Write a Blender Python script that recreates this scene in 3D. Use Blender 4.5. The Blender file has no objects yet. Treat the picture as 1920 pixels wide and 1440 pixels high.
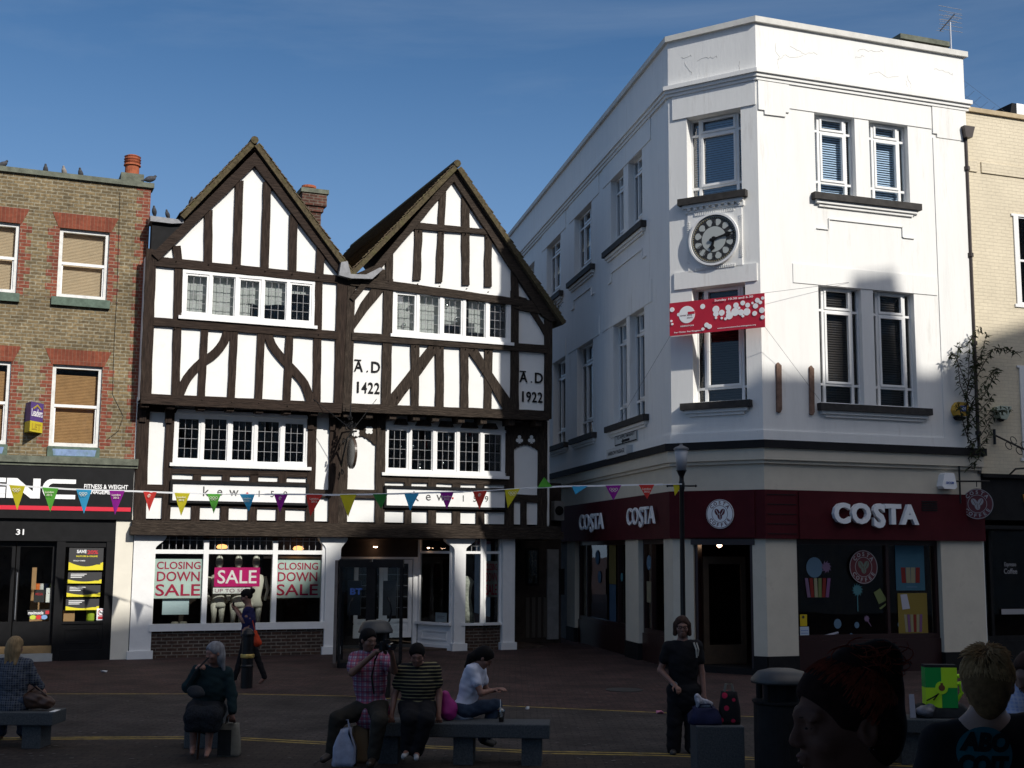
import bpy, bmesh, math, random
import numpy as np
from mathutils import Vector, Matrix
random.seed(7)
rng = np.random.RandomState(5)
SC = bpy.context.scene
COL = SC.collection

# ---------------------------------------------------------------- camera
CF, CP, CR, CH = 2358.0, 0.1329, 0.0067, 2.3
cF = Vector((0, math.cos(CP), math.sin(CP)))
_r0 = Vector((1, 0, 0)); _u0 = Vector((0, -math.sin(CP), math.cos(CP)))
cR = _r0*math.cos(CR) + _u0*math.sin(CR)
cU = _u0*math.cos(CR) - _r0*math.sin(CR)
CAM = Vector((0, 0, CH))
cd = bpy.data.cameras.new('camera'); cam = bpy.data.objects.new('camera', cd); COL.objects.link(cam)
cd.sensor_width = 36; cd.lens = CF/1920*36; cd.clip_end = 2000; cd.clip_start = .05
m = Matrix.Identity(4)
for i in range(3):
    m[i][0] = cR[i]; m[i][1] = cU[i]; m[i][2] = -cF[i]; m[i][3] = CAM[i]
cam.matrix_world = m
SC.camera = cam

# ---------------------------------------------------------------- light
SUN_AZ = math.radians(38.3); SUN_EL = math.radians(32.5)
SUN = Vector((math.sin(SUN_AZ)*math.cos(SUN_EL), -math.cos(SUN_AZ)*math.cos(SUN_EL), math.sin(SUN_EL)))
ld = bpy.data.lights.new('sun', 'SUN'); ld.energy = 4.3; ld.angle = math.radians(.75); ld.color = (1, .955, .88)
lo = bpy.data.objects.new('sun', ld); COL.objects.link(lo)
lo.rotation_mode = 'QUATERNION'; lo.rotation_quaternion = SUN.to_track_quat('Z', 'Y'); lo.location = SUN*60
W = bpy.data.worlds.new('World'); SC.world = W; W.use_nodes = True
nt = W.node_tree; nt.nodes.clear()
def N(t, ty, **k):
    n = t.nodes.new(ty)
    for a, b in k.items(): setattr(n, a, b)
    return n
sky = N(nt, 'ShaderNodeTexSky', sky_type='NISHITA', sun_disc=False, sun_elevation=SUN_EL, sun_rotation=math.atan2(SUN.x, SUN.y), air_density=1.0, dust_density=.45, ozone_density=4.2)
tc = N(nt, 'ShaderNodeTexCoord')
mp = N(nt, 'ShaderNodeMapping'); mp.inputs['Scale'].default_value = (1.0, 1.6, 5.5); mp.inputs['Rotation'].default_value = (0, .45, .3)
no = N(nt, 'ShaderNodeTexNoise'); no.inputs['Scale'].default_value = 1.7; no.inputs['Detail'].default_value = 7; no.inputs['Roughness'].default_value = .58; no.inputs['Distortion'].default_value = .35
rp = N(nt, 'ShaderNodeValToRGB'); rp.color_ramp.elements[0].position = .44; rp.color_ramp.elements[1].position = .82
rp.color_ramp.elements[1].color = (.36, .36, .36, 1)
mx = N(nt, 'ShaderNodeMix', data_type='RGBA'); mx.inputs['B'].default_value = (4.2, 5.2, 6.6, 1)
bg = N(nt, 'ShaderNodeBackground'); bg.inputs['Strength'].default_value = .088
out = N(nt, 'ShaderNodeOutputWorld')
L = nt.links.new
L(tc.outputs['Generated'], mp.inputs[0]); L(mp.outputs[0], no.inputs['Vector']); L(no.outputs['Fac'], rp.inputs[0])
L(rp.outputs[0], mx.inputs['Factor']); hs = N(nt, 'ShaderNodeHueSaturation'); hs.inputs['Saturation'].default_value = 1.15
L(sky.outputs[0], hs.inputs['Color']); L(hs.outputs[0], mx.inputs['A']); 
# unseen bright cloud bank added behind the viewer to fill the shaded fronts
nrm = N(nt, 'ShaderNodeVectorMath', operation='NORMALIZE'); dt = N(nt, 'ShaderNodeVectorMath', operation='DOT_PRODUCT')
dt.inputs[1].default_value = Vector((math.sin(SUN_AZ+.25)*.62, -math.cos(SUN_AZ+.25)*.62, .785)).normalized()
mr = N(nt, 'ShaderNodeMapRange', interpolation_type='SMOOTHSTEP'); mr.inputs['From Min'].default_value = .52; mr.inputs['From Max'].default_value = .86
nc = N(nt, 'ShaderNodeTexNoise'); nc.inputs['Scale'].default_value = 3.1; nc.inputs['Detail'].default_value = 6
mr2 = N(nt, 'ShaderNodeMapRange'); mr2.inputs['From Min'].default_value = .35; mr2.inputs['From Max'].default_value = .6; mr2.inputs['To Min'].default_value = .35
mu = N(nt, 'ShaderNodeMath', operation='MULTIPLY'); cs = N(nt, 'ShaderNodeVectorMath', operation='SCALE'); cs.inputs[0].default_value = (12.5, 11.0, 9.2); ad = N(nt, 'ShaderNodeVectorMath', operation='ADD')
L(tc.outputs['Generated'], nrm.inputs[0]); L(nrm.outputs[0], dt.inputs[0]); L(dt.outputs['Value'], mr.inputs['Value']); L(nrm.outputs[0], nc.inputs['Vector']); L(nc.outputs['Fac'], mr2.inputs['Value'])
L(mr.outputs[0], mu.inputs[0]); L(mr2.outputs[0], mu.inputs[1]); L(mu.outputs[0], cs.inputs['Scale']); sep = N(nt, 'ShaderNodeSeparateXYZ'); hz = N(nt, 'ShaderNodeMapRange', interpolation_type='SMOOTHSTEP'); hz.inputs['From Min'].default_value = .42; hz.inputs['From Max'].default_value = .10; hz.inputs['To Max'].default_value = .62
hm = N(nt, 'ShaderNodeMix', data_type='RGBA'); hm.inputs['B'].default_value = (2.75, 4.5, 7.6, 1)
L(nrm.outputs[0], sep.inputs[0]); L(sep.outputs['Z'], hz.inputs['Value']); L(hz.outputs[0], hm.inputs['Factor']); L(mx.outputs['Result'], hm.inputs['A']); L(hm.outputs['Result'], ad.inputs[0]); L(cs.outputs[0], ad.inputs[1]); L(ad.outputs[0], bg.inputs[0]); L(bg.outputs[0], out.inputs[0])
SC.view_settings.view_transform = 'Standard'; SC.view_settings.look = 'None'
SC.view_settings.exposure = 0.0; SC.view_settings.gamma = 1
SC.render.engine = 'CYCLES'

# ---------------------------------------------------------------- helpers
def ray(x, y): return cF*CF + cR*(x-960) + cU*(720-y)
def gp(x, y, z=0.0):
    d = ray(x, y); return CAM + d*((z-CH)/d.z)
def at_depth(x, y, Y):
    d = ray(x, y); return CAM + d*(Y/d.y)
class Pl:
    """a vertical wall plane: origin O, heading t, outward normal towards the square"""
    def __init__(s, O, t):
        s.O = Vector((O[0], O[1], 0)); s.T = Vector((math.cos(t), math.sin(t), 0)); s.t = t
        s.N = Vector((s.T.y, -s.T.x, 0))
    def pt(s, u, z, d=0.0): return s.O + s.T*u + s.N*d + Vector((0, 0, z))
    def off(s, d): return Pl(s.O + s.N*d, s.t)
    def uz(s, x, y):
        d = ray(x, y); P = CAM + d*(((s.O-CAM).dot(s.N))/d.dot(s.N)); return (P-s.O).dot(s.T), P.z
    def R(s, x0, y0, x1, y1):
        xm, ym = (x0+x1)/2, (y0+y1)/2
        return s.uz(x0, ym)[0], s.uz(x1, ym)[0], s.uz(xm, y1)[1], s.uz(xm, y0)[1]
    def poly(s, pts): return [s.uz(*p) for p in pts]
def tag(o, label=None, cat=None, group=None, kind=None):
    if label: o['label'] = label
    if cat: o['category'] = cat
    if group: o['group'] = group
    if kind: o['kind'] = kind
    return o
def thing(name, label, cat, loc=(0, 0, 0), group=None, rz=0):
    o = bpy.data.objects.new(name, None); COL.objects.link(o); o.location = loc; o.rotation_euler = (0, 0, rz)
    o.empty_display_size = .1
    return tag(o, label, cat, group)
def wloc(o):
    v = Vector((0, 0, 0))
    while o is not None: v += Vector(o.location); o = o.parent
    return v
class MB:
    def __init__(s): s.v = []; s.f = []; s.uv = []
    def face(s, pts, uvs=None):
        b = len(s.v); s.v += [tuple(p) for p in pts]; s.f.append(tuple(range(b, b+len(pts))))
        s.uv.append(uvs if uvs else [(0, 0)]*len(pts))
    def mesh(s, vs, fs):
        b = len(s.v); s.v += [tuple(p) for p in vs]
        for f in fs: s.f.append(tuple(b+i for i in f)); s.uv.append([(0, 0)]*len(f))
    def box(s, pl, u0, u1, z0, z1, d0, d1):
        if u1 < u0: u0, u1 = u1, u0
        if z1 < z0: z0, z1 = z1, z0
        s.prism(pl, [(u0, z0), (u1, z0), (u1, z1), (u0, z1)], d0, d1)
    def prism(s, pl, pts, d0, d1):
        """polygon in wall coordinates, from depth d0 (back) out to d1 (front)"""
        if d1 < d0: d0, d1 = d1, d0
        A = sum(pts[i][0]*pts[(i+1) % len(pts)][1]-pts[(i+1) % len(pts)][0]*pts[i][1] for i in range(len(pts)))
        if A < 0: pts = pts[::-1]
        n = len(pts); a = [pl.pt(u, z, d1) for u, z in pts]; b = [pl.pt(u, z, d0) for u, z in pts]
        s.face(a, list(pts)); s.face(b[::-1], list(pts)[::-1])
        for i in range(n):
            j = (i+1) % n
            l = math.hypot(pts[j][0]-pts[i][0], pts[j][1]-pts[i][1])
            horiz = abs(pts[j][0]-pts[i][0]) > abs(pts[j][1]-pts[i][1])
            if horiz: uv = [(pts[i][0], d0), (pts[j][0], d0), (pts[j][0], d1), (pts[i][0], d1)]
            else: uv = [(d0, pts[i][1]), (d0, pts[j][1]), (d1, pts[j][1]), (d1, pts[i][1])]
            s.face([b[i], b[j], a[j], a[i]], uv)
    def wbox(s, x0, x1, y0, y1, z0, z1):
        v = [(x, y, z) for z in (z0, z1) for y in (y0, y1) for x in (x0, x1)]
        s.mesh(v, [(0, 2, 3, 1), (4, 5, 7, 6), (0, 1, 5, 4), (2, 6, 7, 3), (0, 4, 6, 2), (1, 3, 7, 5)])
    def tube(s, pts, r, n=8, cap=True):
        pts = [Vector(p) for p in pts]
        rr = r if isinstance(r, (list, tuple)) else [r]*len(pts)
        rings = []
        up = None
        for i, p in enumerate(pts):
            t = (pts[min(i+1, len(pts)-1)]-pts[max(i-1, 0)]).normalized()
            if up is None:
                up = Vector((0, 0, 1)) if abs(t.z) < .9 else Vector((1, 0, 0))
            a = t.cross(up).normalized(); b = a.cross(t).normalized(); up = b
            rings.append([p + (a*math.cos(k*2*math.pi/n)+b*math.sin(k*2*math.pi/n))*rr[i] for k in range(n)])
        vs = [q for g in rings for q in g]; fs = []
        for i in range(len(rings)-1):
            for k in range(n):
                fs.append((i*n+k, i*n+(k+1) % n, (i+1)*n+(k+1) % n, (i+1)*n+k))
        if cap: fs.append(tuple(range(n))[::-1]); fs.append(tuple(range(len(vs)-n, len(vs))))
        s.mesh(vs, fs)
    def lathe(s, prof, c=(0, 0, 0), n=24, sx=1, sy=1):
        c = Vector(c); vs = []; fs = []
        for r, z in prof:
            for k in range(n):
                a = k*2*math.pi/n; vs.append(c+Vector((r*math.cos(a)*sx, r*math.sin(a)*sy, z)))
        for i in range(len(prof)-1):
            for k in range(n):
                fs.append((i*n+k, i*n+(k+1) % n, (i+1)*n+(k+1) % n, (i+1)*n+k))
        fs.append(tuple(range(n))[::-1]); fs.append(tuple(range(len(vs)-n, len(vs))))
        s.mesh(vs, fs)
    def build(s, name, mat, parent=None, smooth=False, bevel=0, local=False):
        me = bpy.data.meshes.new(name)
        o0 = Vector((0, 0, 0)) if (local or parent is None) else wloc(parent)
        me.from_pydata([(p[0]-o0.x, p[1]-o0.y, p[2]-o0.z) for p in s.v], [], s.f)
        ul = me.uv_layers.new(name='UVMap')
        k = 0; flat = []
        for u in s.uv:
            for q in u: flat += [q[0], q[1]]
        ul.data.foreach_set('uv', flat)
        if mat: me.materials.append(mat)
        if smooth: me.shade_smooth()
        me.update()
        o = bpy.data.objects.new(name, me); COL.objects.link(o)
        if parent is not None: o.parent = parent
        if bevel:
            b = o.modifiers.new('bevel', 'BEVEL'); b.width = bevel; b.segments = 2; b.limit_method = 'ANGLE'; b.angle_limit = .6
        return o
def struct(mb, name, mat, **k):
    return tag(mb.build(name, mat, **k), kind='structure')

# ---------------------------------------------------------------- materials
_m = {}
def mat(name, col, rough=.8, var=0, vs=3, bump=0, bs=40, metal=0, spec=.5, dirt=None, ds=1.2, dpos=.55, emit=None, es=1, stretch=(1, 1, 1), alpha=None, coord='Object'):
    if name in _m: return _m[name]
    M = bpy.data.materials.new(name); M.use_nodes = True; t = M.node_tree; b = t.nodes['Principled BSDF']; l = t.links.new
    c = (col[0], col[1], col[2], 1)
    b.inputs['Base Color'].default_value = c; b.inputs['Roughness'].default_value = rough; b.inputs['Metallic'].default_value = metal
    b.inputs['Specular IOR Level'].default_value = spec if (rough < .7 or spec != .5) else .15
    tcn = N(t, 'ShaderNodeTexCoord'); mpn = N(t, 'ShaderNodeMapping'); mpn.inputs['Scale'].default_value = stretch
    l(tcn.outputs[coord], mpn.inputs[0]); src = mpn.outputs[0]
    cur = None
    if var:
        n = N(t, 'ShaderNodeTexNoise'); n.inputs['Scale'].default_value = vs; n.inputs['Detail'].default_value = 6; n.inputs['Roughness'].default_value = .65
        l(src, n.inputs['Vector'])
        r = N(t, 'ShaderNodeMapRange'); r.inputs['From Min'].default_value = .3; r.inputs['From Max'].default_value = .7
        r.inputs['To Min'].default_value = 1-var; r.inputs['To Max'].default_value = 1+var
        l(n.outputs['Fac'], r.inputs['Value'])
        x = N(t, 'ShaderNodeVectorMath', operation='SCALE'); x.inputs[0].default_value = col[:3]; l(r.outputs[0], x.inputs['Scale']); cur = x.outputs[0]
    if dirt:
        n = N(t, 'ShaderNodeTexNoise'); n.inputs['Scale'].default_value = ds; n.inputs['Detail'].default_value = 9; n.inputs['Roughness'].default_value = .72
        l(src, n.inputs['Vector'])
        r = N(t, 'ShaderNodeMapRange'); r.inputs['From Min'].default_value = dpos; r.inputs['From Max'].default_value = dpos+.2; l(n.outputs['Fac'], r.inputs['Value'])
        r.inputs['To Max'].default_value = .8
        x = N(t, 'ShaderNodeMix', data_type='RGBA'); l(r.outputs[0], x.inputs['Factor'])
        if cur is not None: l(cur, x.inputs['A'])
        else: x.inputs['A'].default_value = c
        x.inputs['B'].default_value = (dirt[0], dirt[1], dirt[2], 1); cur = x.outputs['Result']
    if cur is not None: l(cur, b.inputs['Base Color'])
    if bump:
        n = N(t, 'ShaderNodeTexNoise'); n.inputs['Scale'].default_value = bs; n.inputs['Detail'].default_value = 5
        l(src, n.inputs['Vector'])
        p = N(t, 'ShaderNodeBump'); p.inputs['Strength'].default_value = bump; p.inputs['Distance'].default_value = .02
        l(n.outputs['Fac'], p.inputs['Height']); l(p.outputs[0], b.inputs['Normal'])
    if emit: b.inputs['Emission Color'].default_value = (*emit, 1); b.inputs['Emission Strength'].default_value = es
    if alpha is not None: b.inputs['Alpha'].default_value = alpha
    _m[name] = M; return M
def brickmat(name, c1, c2, mortar, bw=.225, rh=.075, ms=.012, var=.35, offset=.5, dark=None, bump=.5, coord='UV', patch=.3):
    if name in _m: return _m[name]
    M = bpy.data.materials.new(name); M.use_nodes = True; t = M.node_tree; b = t.nodes['Principled BSDF']; l = t.links.new
    b.inputs['Roughness'].default_value = .9; b.inputs['Specular IOR Level'].default_value = .25
    tcn = N(t, 'ShaderNodeTexCoord')
    wv = N(t, 'ShaderNodeTexNoise'); wv.inputs['Scale'].default_value = 6; l(tcn.outputs[coord], wv.inputs['Vector'])
    sc = N(t, 'ShaderNodeVectorMath', operation='SCALE'); sc.inputs['Scale'].default_value = .012; l(wv.outputs['Color'], sc.inputs[0])
    ad = N(t, 'ShaderNodeVectorMath', operation='ADD'); l(tcn.outputs[coord], ad.inputs[0]); l(sc.outputs[0], ad.inputs[1])
    br = N(t, 'ShaderNodeTexBrick'); br.offset = offset; l(ad.outputs[0], br.inputs['Vector'])
    br.inputs['Scale'].default_value = 1; br.inputs['Brick Width'].default_value = bw; br.inputs['Row Height'].default_value = rh
    br.inputs['Mortar Size'].default_value = ms; br.inputs['Mortar Smooth'].default_value = .2; br.inputs['Bias'].default_value = 0
    br.inputs['Color1'].default_value = (*c1, 1); br.inputs['Color2'].default_value = (*c2, 1); br.inputs['Mortar'].default_value = (*mortar, 1)
    n = N(t, 'ShaderNodeTexNoise'); n.inputs['Scale'].default_value = 14; n.inputs['Detail'].default_value = 6; l(tcn.outputs[coord], n.inputs['Vector'])
    n2 = N(t, 'ShaderNodeTexNoise'); n2.inputs['Scale'].default_value = 1.1; n2.inputs['Detail'].default_value = 6; n2.inputs['Roughness'].default_value = .65; l(tcn.outputs[coord], n2.inputs['Vector'])
    r = N(t, 'ShaderNodeMapRange'); r.inputs['From Min'].default_value = .3; r.inputs['From Max'].default_value = .7; r.inputs['To Min'].default_value = 1-var; r.inputs['To Max'].default_value = 1+var; l(n.outputs['Fac'], r.inputs['Value'])
    r2 = N(t, 'ShaderNodeMapRange'); r2.inputs['From Min'].default_value = .35; r2.inputs['From Max'].default_value = .65; r2.inputs['To Min'].default_value = 1-patch; r2.inputs['To Max'].default_value = 1+patch; l(n2.outputs['Fac'], r2.inputs['Value'])
    mm = N(t, 'ShaderNodeMath', operation='MULTIPLY'); l(r.outputs[0], mm.inputs[0]); l(r2.outputs[0], mm.inputs[1])
    x = N(t, 'ShaderNodeVectorMath', operation='SCALE'); l(br.outputs['Color'], x.inputs[0]); l(mm.outputs[0], x.inputs['Scale'])
    l(x.outputs[0], b.inputs['Base Color'])
    p = N(t, 'ShaderNodeBump'); p.inputs['Strength'].default_value = bump; p.inputs['Distance'].default_value = .01; p.invert = True
    l(br.outputs['Fac'], p.inputs['Height']); l(p.outputs[0], b.inputs['Normal'])
    _m[name] = M; return M
def glassmat(name, tint=(.9, .95, .95), refl=.1, rough=.02, clear=1.0):
    """window glass: mostly see-through with a weak mirror layer; light passes through it"""
    if name in _m: return _m[name]
    M = bpy.data.materials.new(name); M.use_nodes = True; t = M.node_tree; t.nodes.clear(); l = t.links.new
    o = N(t, 'ShaderNodeOutputMaterial'); tr = N(t, 'ShaderNodeBsdfTransparent'); tr.inputs[0].default_value = (*[c*clear for c in tint], 1)
    g = N(t, 'ShaderNodeBsdfGlossy'); g.inputs['Roughness'].default_value = rough
    fr = N(t, 'ShaderNodeFresnel'); fr.inputs['IOR'].default_value = 1.5
    ma = N(t, 'ShaderNodeMath', operation='MAXIMUM'); ma.inputs[1].default_value = refl; l(fr.outputs[0], ma.inputs[0])
    n = N(t, 'ShaderNodeTexNoise'); n.inputs['Scale'].default_value = 1.7; bp = N(t, 'ShaderNodeBump'); bp.inputs['Strength'].default_value = .12; bp.inputs['Distance'].default_value = .03
    l(n.outputs['Fac'], bp.inputs['Height']); l(bp.outputs[0], g.inputs['Normal'])
    mxx = N(t, 'ShaderNodeMixShader'); l(ma.outputs[0], mxx.inputs[0]); l(tr.outputs[0], mxx.inputs[1]); l(g.outputs[0], mxx.inputs[2]); l(mxx.outputs[0], o.inputs[0])
    _m[name] = M; return M

M_white = mat('white_render', (.79, .785, .76), .75, var=.05, vs=1.6, bump=.14, bs=14, dirt=(.56, .54, .50), ds=1.6, dpos=.56, stretch=(2.2, 2.2, .30))
M_plaster = mat('timber_house_plaster', (.80, .80, .78), .85, var=.03, vs=2.5, bump=.12, bs=12, dirt=(.66, .64, .60), ds=2, dpos=.62)
M_wpaint = mat('white_gloss_paint', (.78, .78, .77), .45, var=.04, vs=6, bump=.05, bs=30, dirt=(.55, .53, .48), ds=7, dpos=.62)
M_cream = mat('cream_masonry_paint', (.60, .55, .45), .8, var=.06, vs=2.5, bump=.12, bs=18, dirt=(.42, .37, .30), ds=2.5, dpos=.6)
def _oak(n, st): return mat(n, (.026, .017, .013), .75, var=.65, vs=3, bump=.7, bs=5, dirt=(.060, .042, .031), ds=2.6, dpos=.50, stretch=st, coord='UV')
def _oako(n, st): return mat(n, (.036, .027, .021), .8, var=.6, vs=3.2, bump=1.0, bs=6, dirt=(.115, .09, .068), ds=3.4, dpos=.53, stretch=st, coord='UV')
M_timber = _oak('dark_oak_timber_upright', (11, 1, 1)); M_timber_h = _oak('dark_oak_timber_level', (1, 11, 1))
M_timber_old = _oako('weathered_oak_upright', (10, 1.2, 1)); M_timber_oldh = _oako('weathered_oak_level', (1.2, 10, 1))
M_black = mat('black_gloss_paint', (.008, .008, .009), .35, var=.3, vs=6, spec=.3)
M_blackmatt = mat('black_matt_paint', (.011, .011, .012), .7, var=.3, vs=6)
M_slate = mat('dark_sill_paint', (.045, .042, .04), .7, var=.35, vs=7)
M_void = mat('dark_interior', (.02, .016, .013), .95, var=.4, vs=3)
M_voidwarm = mat('shop_interior', (.07, .05, .04), .95, var=.5, vs=2.5)
M_lead = mat('lead_sheet', (.16, .165, .18), .5, var=.25, vs=9, metal=.3)
M_leadcame = mat('lead_came', (.30, .30, .31), .6, var=.2, vs=20)
M_tile = mat('old_clay_roof_tile', (.10, .075, .05), .9, var=.45, vs=14, bump=.6, bs=12, dirt=(.16, .15, .07), ds=5, dpos=.5)
M_redtile = mat('roof_edge_mossy', (.080, .064, .038), .95, var=.5, vs=16, bump=.6, bs=14, dirt=(.08, .08, .03), ds=7, dpos=.5)
M_green = mat('green_sill_paint', (.10, .14, .11), .7, var=.3, vs=9)
M_maroon = mat('maroon_fascia_paint', (.060, .006, .010), .7, var=.15, vs=4)
M_stone = mat('grey_granite', (.062, .070, .076), .75, var=.35, vs=60, dirt=(.035, .038, .042), ds=45, dpos=.5, bump=.2)
M_coping = mat('weathered_coping', (.13, .14, .11), .9, var=.35, vs=5, bump=.3, dirt=(.30, .29, .22), ds=6, dpos=.6)
M_glass = glassmat('window_glass', refl=.06)
M_glassd = glassmat('window_glass_dusty', tint=(.8, .84, .84), refl=.14)
M_glasst = glassmat('shop_window_glass', tint=(.8, .83, .82), refl=.05)
M_stock = brickmat('yellow_stock_brick', (.205, .150, .078), (.120, .090, .050), (.24, .215, .155), patch=.22, bump=.6)
M_red = brickmat('red_rubbed_brick', (.225, .066, .038), (.15, .043, .027), (.25, .20, .15), ms=.007, var=.25, patch=.22)
M_redv = brickmat('red_gauged_arch_brick', (.205, .058, .032), (.165, .047, .028), (.22, .12, .08), bw=.075, rh=.9, ms=.004, offset=0, var=.2, patch=.15)
M_plinthbrick = brickmat('dark_multi_brick', (.075, .042, .030), (.045, .030, .024), (.15, .13, .11), ms=.012, var=.3)
M_chimbrick = brickmat('sooty_chimney_brick', (.11, .042, .030), (.055, .028, .022), (.12, .10, .08))
M_creambrick = brickmat('painted_cream_brick', (.66, .585, .44), (.64, .565, .425), (.57, .50, .38), ms=.006, var=.05, patch=.06, bump=.6)

_txt = {}
def text(s, h=None, w=None, bold=0, ext=.006, spacing=1.0, shear=0):
    """letters as a mesh centred on the origin, scaled to height h and width w"""
    c = bpy.data.curves.new('t', 'FONT'); c.body = s; c.extrude = ext; c.offset = bold; c.space_character = spacing; c.shear = shear
    c.align_x = 'CENTER'; c.resolution_u = 3
    o = bpy.data.objects.new('t', c); COL.objects.link(o)
    bpy.context.view_layer.update()
    me = bpy.data.meshes.new_from_object(o.evaluated_get(bpy.context.evaluated_depsgraph_get()))
    bpy.data.objects.remove(o); bpy.data.curves.remove(c)
    V = np.array([v.co[:] for v in me.vertices]); Fs = [tuple(p.vertices) for p in me.polygons]; bpy.data.meshes.remove(me)
    lo_, hi_ = V.min(0), V.max(0); V[:, 0] -= (lo_[0]+hi_[0])/2; V[:, 1] -= (lo_[1]+hi_[1])/2
    sy = h/(hi_[1]-lo_[1]) if h else None; sx = w/(hi_[0]-lo_[0]) if w else None
    if sx is None: sx = sy
    if sy is None: sy = sx
    V[:, 0] *= sx; V[:, 1] *= sy; V[:, 2] *= ext/max(ext, 1e-6)
    return V, Fs
def put(mb, VF, pl, u, z, d, rot=0):
    V, Fs = VF; c, s_ = math.cos(rot), math.sin(rot)
    mb.mesh([pl.pt(u+x*c-y*s_, z+x*s_+y*c, d+w) for x, y, w in V], Fs)
def disc(pl, u, z, r, d0, d1, mb, n=28, sx=1.0):
    mb.prism(pl, [(u+sx*r*math.cos(k*2*math.pi/n), z+r*math.sin(k*2*math.pi/n)) for k in range(n)], d0, d1)
def ring(mb, pl, u, z, r0, r1, d0, d1, n=40):
    for k in range(n):
        a, b = k*2*math.pi/n, (k+1)*2*math.pi/n
        q = [(u+r0*math.cos(a), z+r0*math.sin(a)), (u+r1*math.cos(a), z+r1*math.sin(a)), (u+r1*math.cos(b), z+r1*math.sin(b)), (u+r0*math.cos(b), z+r0*math.sin(b))]
        mb.face([pl.pt(x, y, d1) for x, y in q])
        mb.face([pl.pt(*q[1], d0), pl.pt(*q[2], d0), pl.pt(*q[2], d1), pl.pt(*q[1], d1)])
        mb.face([pl.pt(*q[3], d0), pl.pt(*q[0], d0), pl.pt(*q[0], d1), pl.pt(*q[3], d1)])
def holed(mb, pl, u0, u1, z0, z1, holes, depth=.2, reveal=True):
    """a wall sheet with rectangular openings and their reveals"""
    us = sorted(set([u0, u1]+[h[i] for h in holes for i in (0, 1)])); zs = sorted(set([z0, z1]+[h[i] for h in holes for i in (2, 3)]))
    us = [u for u in us if u0-1e-6 <= u <= u1+1e-6]; zs = [z for z in zs if z0-1e-6 <= z <= z1+1e-6]
    for a, b in zip(us, us[1:]):
        run = None
        for c, d in zip(zs, zs[1:]):
            m_, n_ = (a+b)/2, (c+d)/2
            hit = any(h[0] < m_ < h[1] and h[2] < n_ < h[3] for h in holes)
            if not hit: run = (run[0], d) if run else (c, d)
            if (hit or d == zs[-1]) and run:
                mb.face([pl.pt(a, run[0]), pl.pt(b, run[0]), pl.pt(b, run[1]), pl.pt(a, run[1])], [(a, run[0]), (b, run[0]), (b, run[1]), (a, run[1])]); run = None
    if reveal:
        for h in holes:
            a, b, c, d = h[:4]; D = -(h[4] if len(h) > 4 else depth)
            for (p, q) in (((a, c), (a, d)), ((b, d), (b, c)), ((a, d), (b, d)), ((b, c), (a, c))):
                mb.face([pl.pt(*p, 0), pl.pt(*p, D), pl.pt(*q, D), pl.pt(*q, 0)], [(p[0], p[1]), (p[0]+.1, p[1]), (q[0]+.1, q[1]), (q[0], q[1])])
def sheet(pl, u0, u1, z0, z1, d):
    mb = MB(); mb.face([pl.pt(u0, z0, d), pl.pt(u1, z0, d), pl.pt(u1, z1, d), pl.pt(u0, z1, d)], [(u0, z0), (u1, z0), (u1, z1), (u0, z1)]); return mb
def pane(pl, u0, u1, z0, z1, d, m_, parent, name='pane'): return sheet(pl, u0, u1, z0, z1, d).build(name, m_, parent)

TA, TB, TC, TD = .3994, .345, 2.5706-math.pi, 1.7694
# ================================================================ planes of the place
PG = Pl(gp(240, 1236), TA)           # street line of the two left-hand buildings
PU = PG.off(.42)                     # jettied upper storeys
_oc = Pl(gp(1320, 1260), TC)
PB = Pl(_oc.pt(1.3205, 0), TB)       # corner building, sunny right front
PC = Pl(_oc.pt(1.3205, 0), TC)       # corner building, chamfer (u runs negative to the left)
PD = Pl(_oc.pt(-.645, 0), TD+math.pi)  # corner building, shaded side along the passage
CW = 1.9655                          # chamfer width
TOPZ = 13.13

# ================================================================ ground
def gsheet(name, pts, z, m_, sub=False):
    mb = MB(); mb.face([(p[0], p[1], z) for p in pts], [(p[0], p[1]) for p in pts]); return struct(mb, name, m_)
M_pav = brickmat('red_block_paving', (.052, .027, .025), (.034, .021, .020), (.018, .014, .013), bw=.21, rh=.105, ms=.010, var=.3, patch=.45, bump=.6)
M_road = brickmat('grey_setts_road', (.042, .034, .031), (.030, .026, .025), (.018, .015, .014), bw=.20, rh=.10, ms=.010, var=.3, patch=.5, bump=.6)
M_pav2 = brickmat('brown_block_paving', (.034, .025, .020), (.023, .018, .015), (.011, .009, .008), bw=.21, rh=.105, ms=.009, var=.25, patch=.3, bump=.5)
M_yl = mat('worn_yellow_line', (.30, .22, .06), .8, var=.3, vs=9, dirt=(.06, .05, .045), ds=5, dpos=.45)
gsheet('ground', [(-400, -120), (400, -120), (400, 500), (-400, 500)], 0, M_pav)
far = [(-400, 1302), (100, 1301), (440, 1301), (650, 1305), (960, 1324), (1190, 1334), (1420, 1344), (1700, 1356), (2300, 1380)]
near = [(-400, 1396), (80, 1389), (330, 1388), (450, 1390), (620, 1399), (790, 1405), (920, 1411), (1020, 1416), (1240, 1420), (1420, 1428), (1700, 1440), (2300, 1466)]
gf = [gp(*p) for p in far]; gn = [gp(*p) for p in near]
def strip(name, line, w, z, m_, off=0):
    mb = MB()
    for a, b in zip(line, line[1:]):
        mb.face([(a.x, a.y+off, z), (b.x, b.y+off, z), (b.x, b.y+off+w, z), (a.x, a.y+off+w, z)])
    return struct(mb, name, m_)
mb = MB()
fr = [(p.x, p.y) for p in gf]; nr = [(p.x, p.y) for p in gn]
poly_ = nr+fr[::-1]; mb.face([(x, y, .004) for x, y in poly_], poly_); struct(mb, 'road', M_road)
gsheet('pavement_near_side', [(-60, -40), (60, -40)] + [(p.x, p.y) for p in gn[::-1]], .004, M_pav2)
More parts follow.
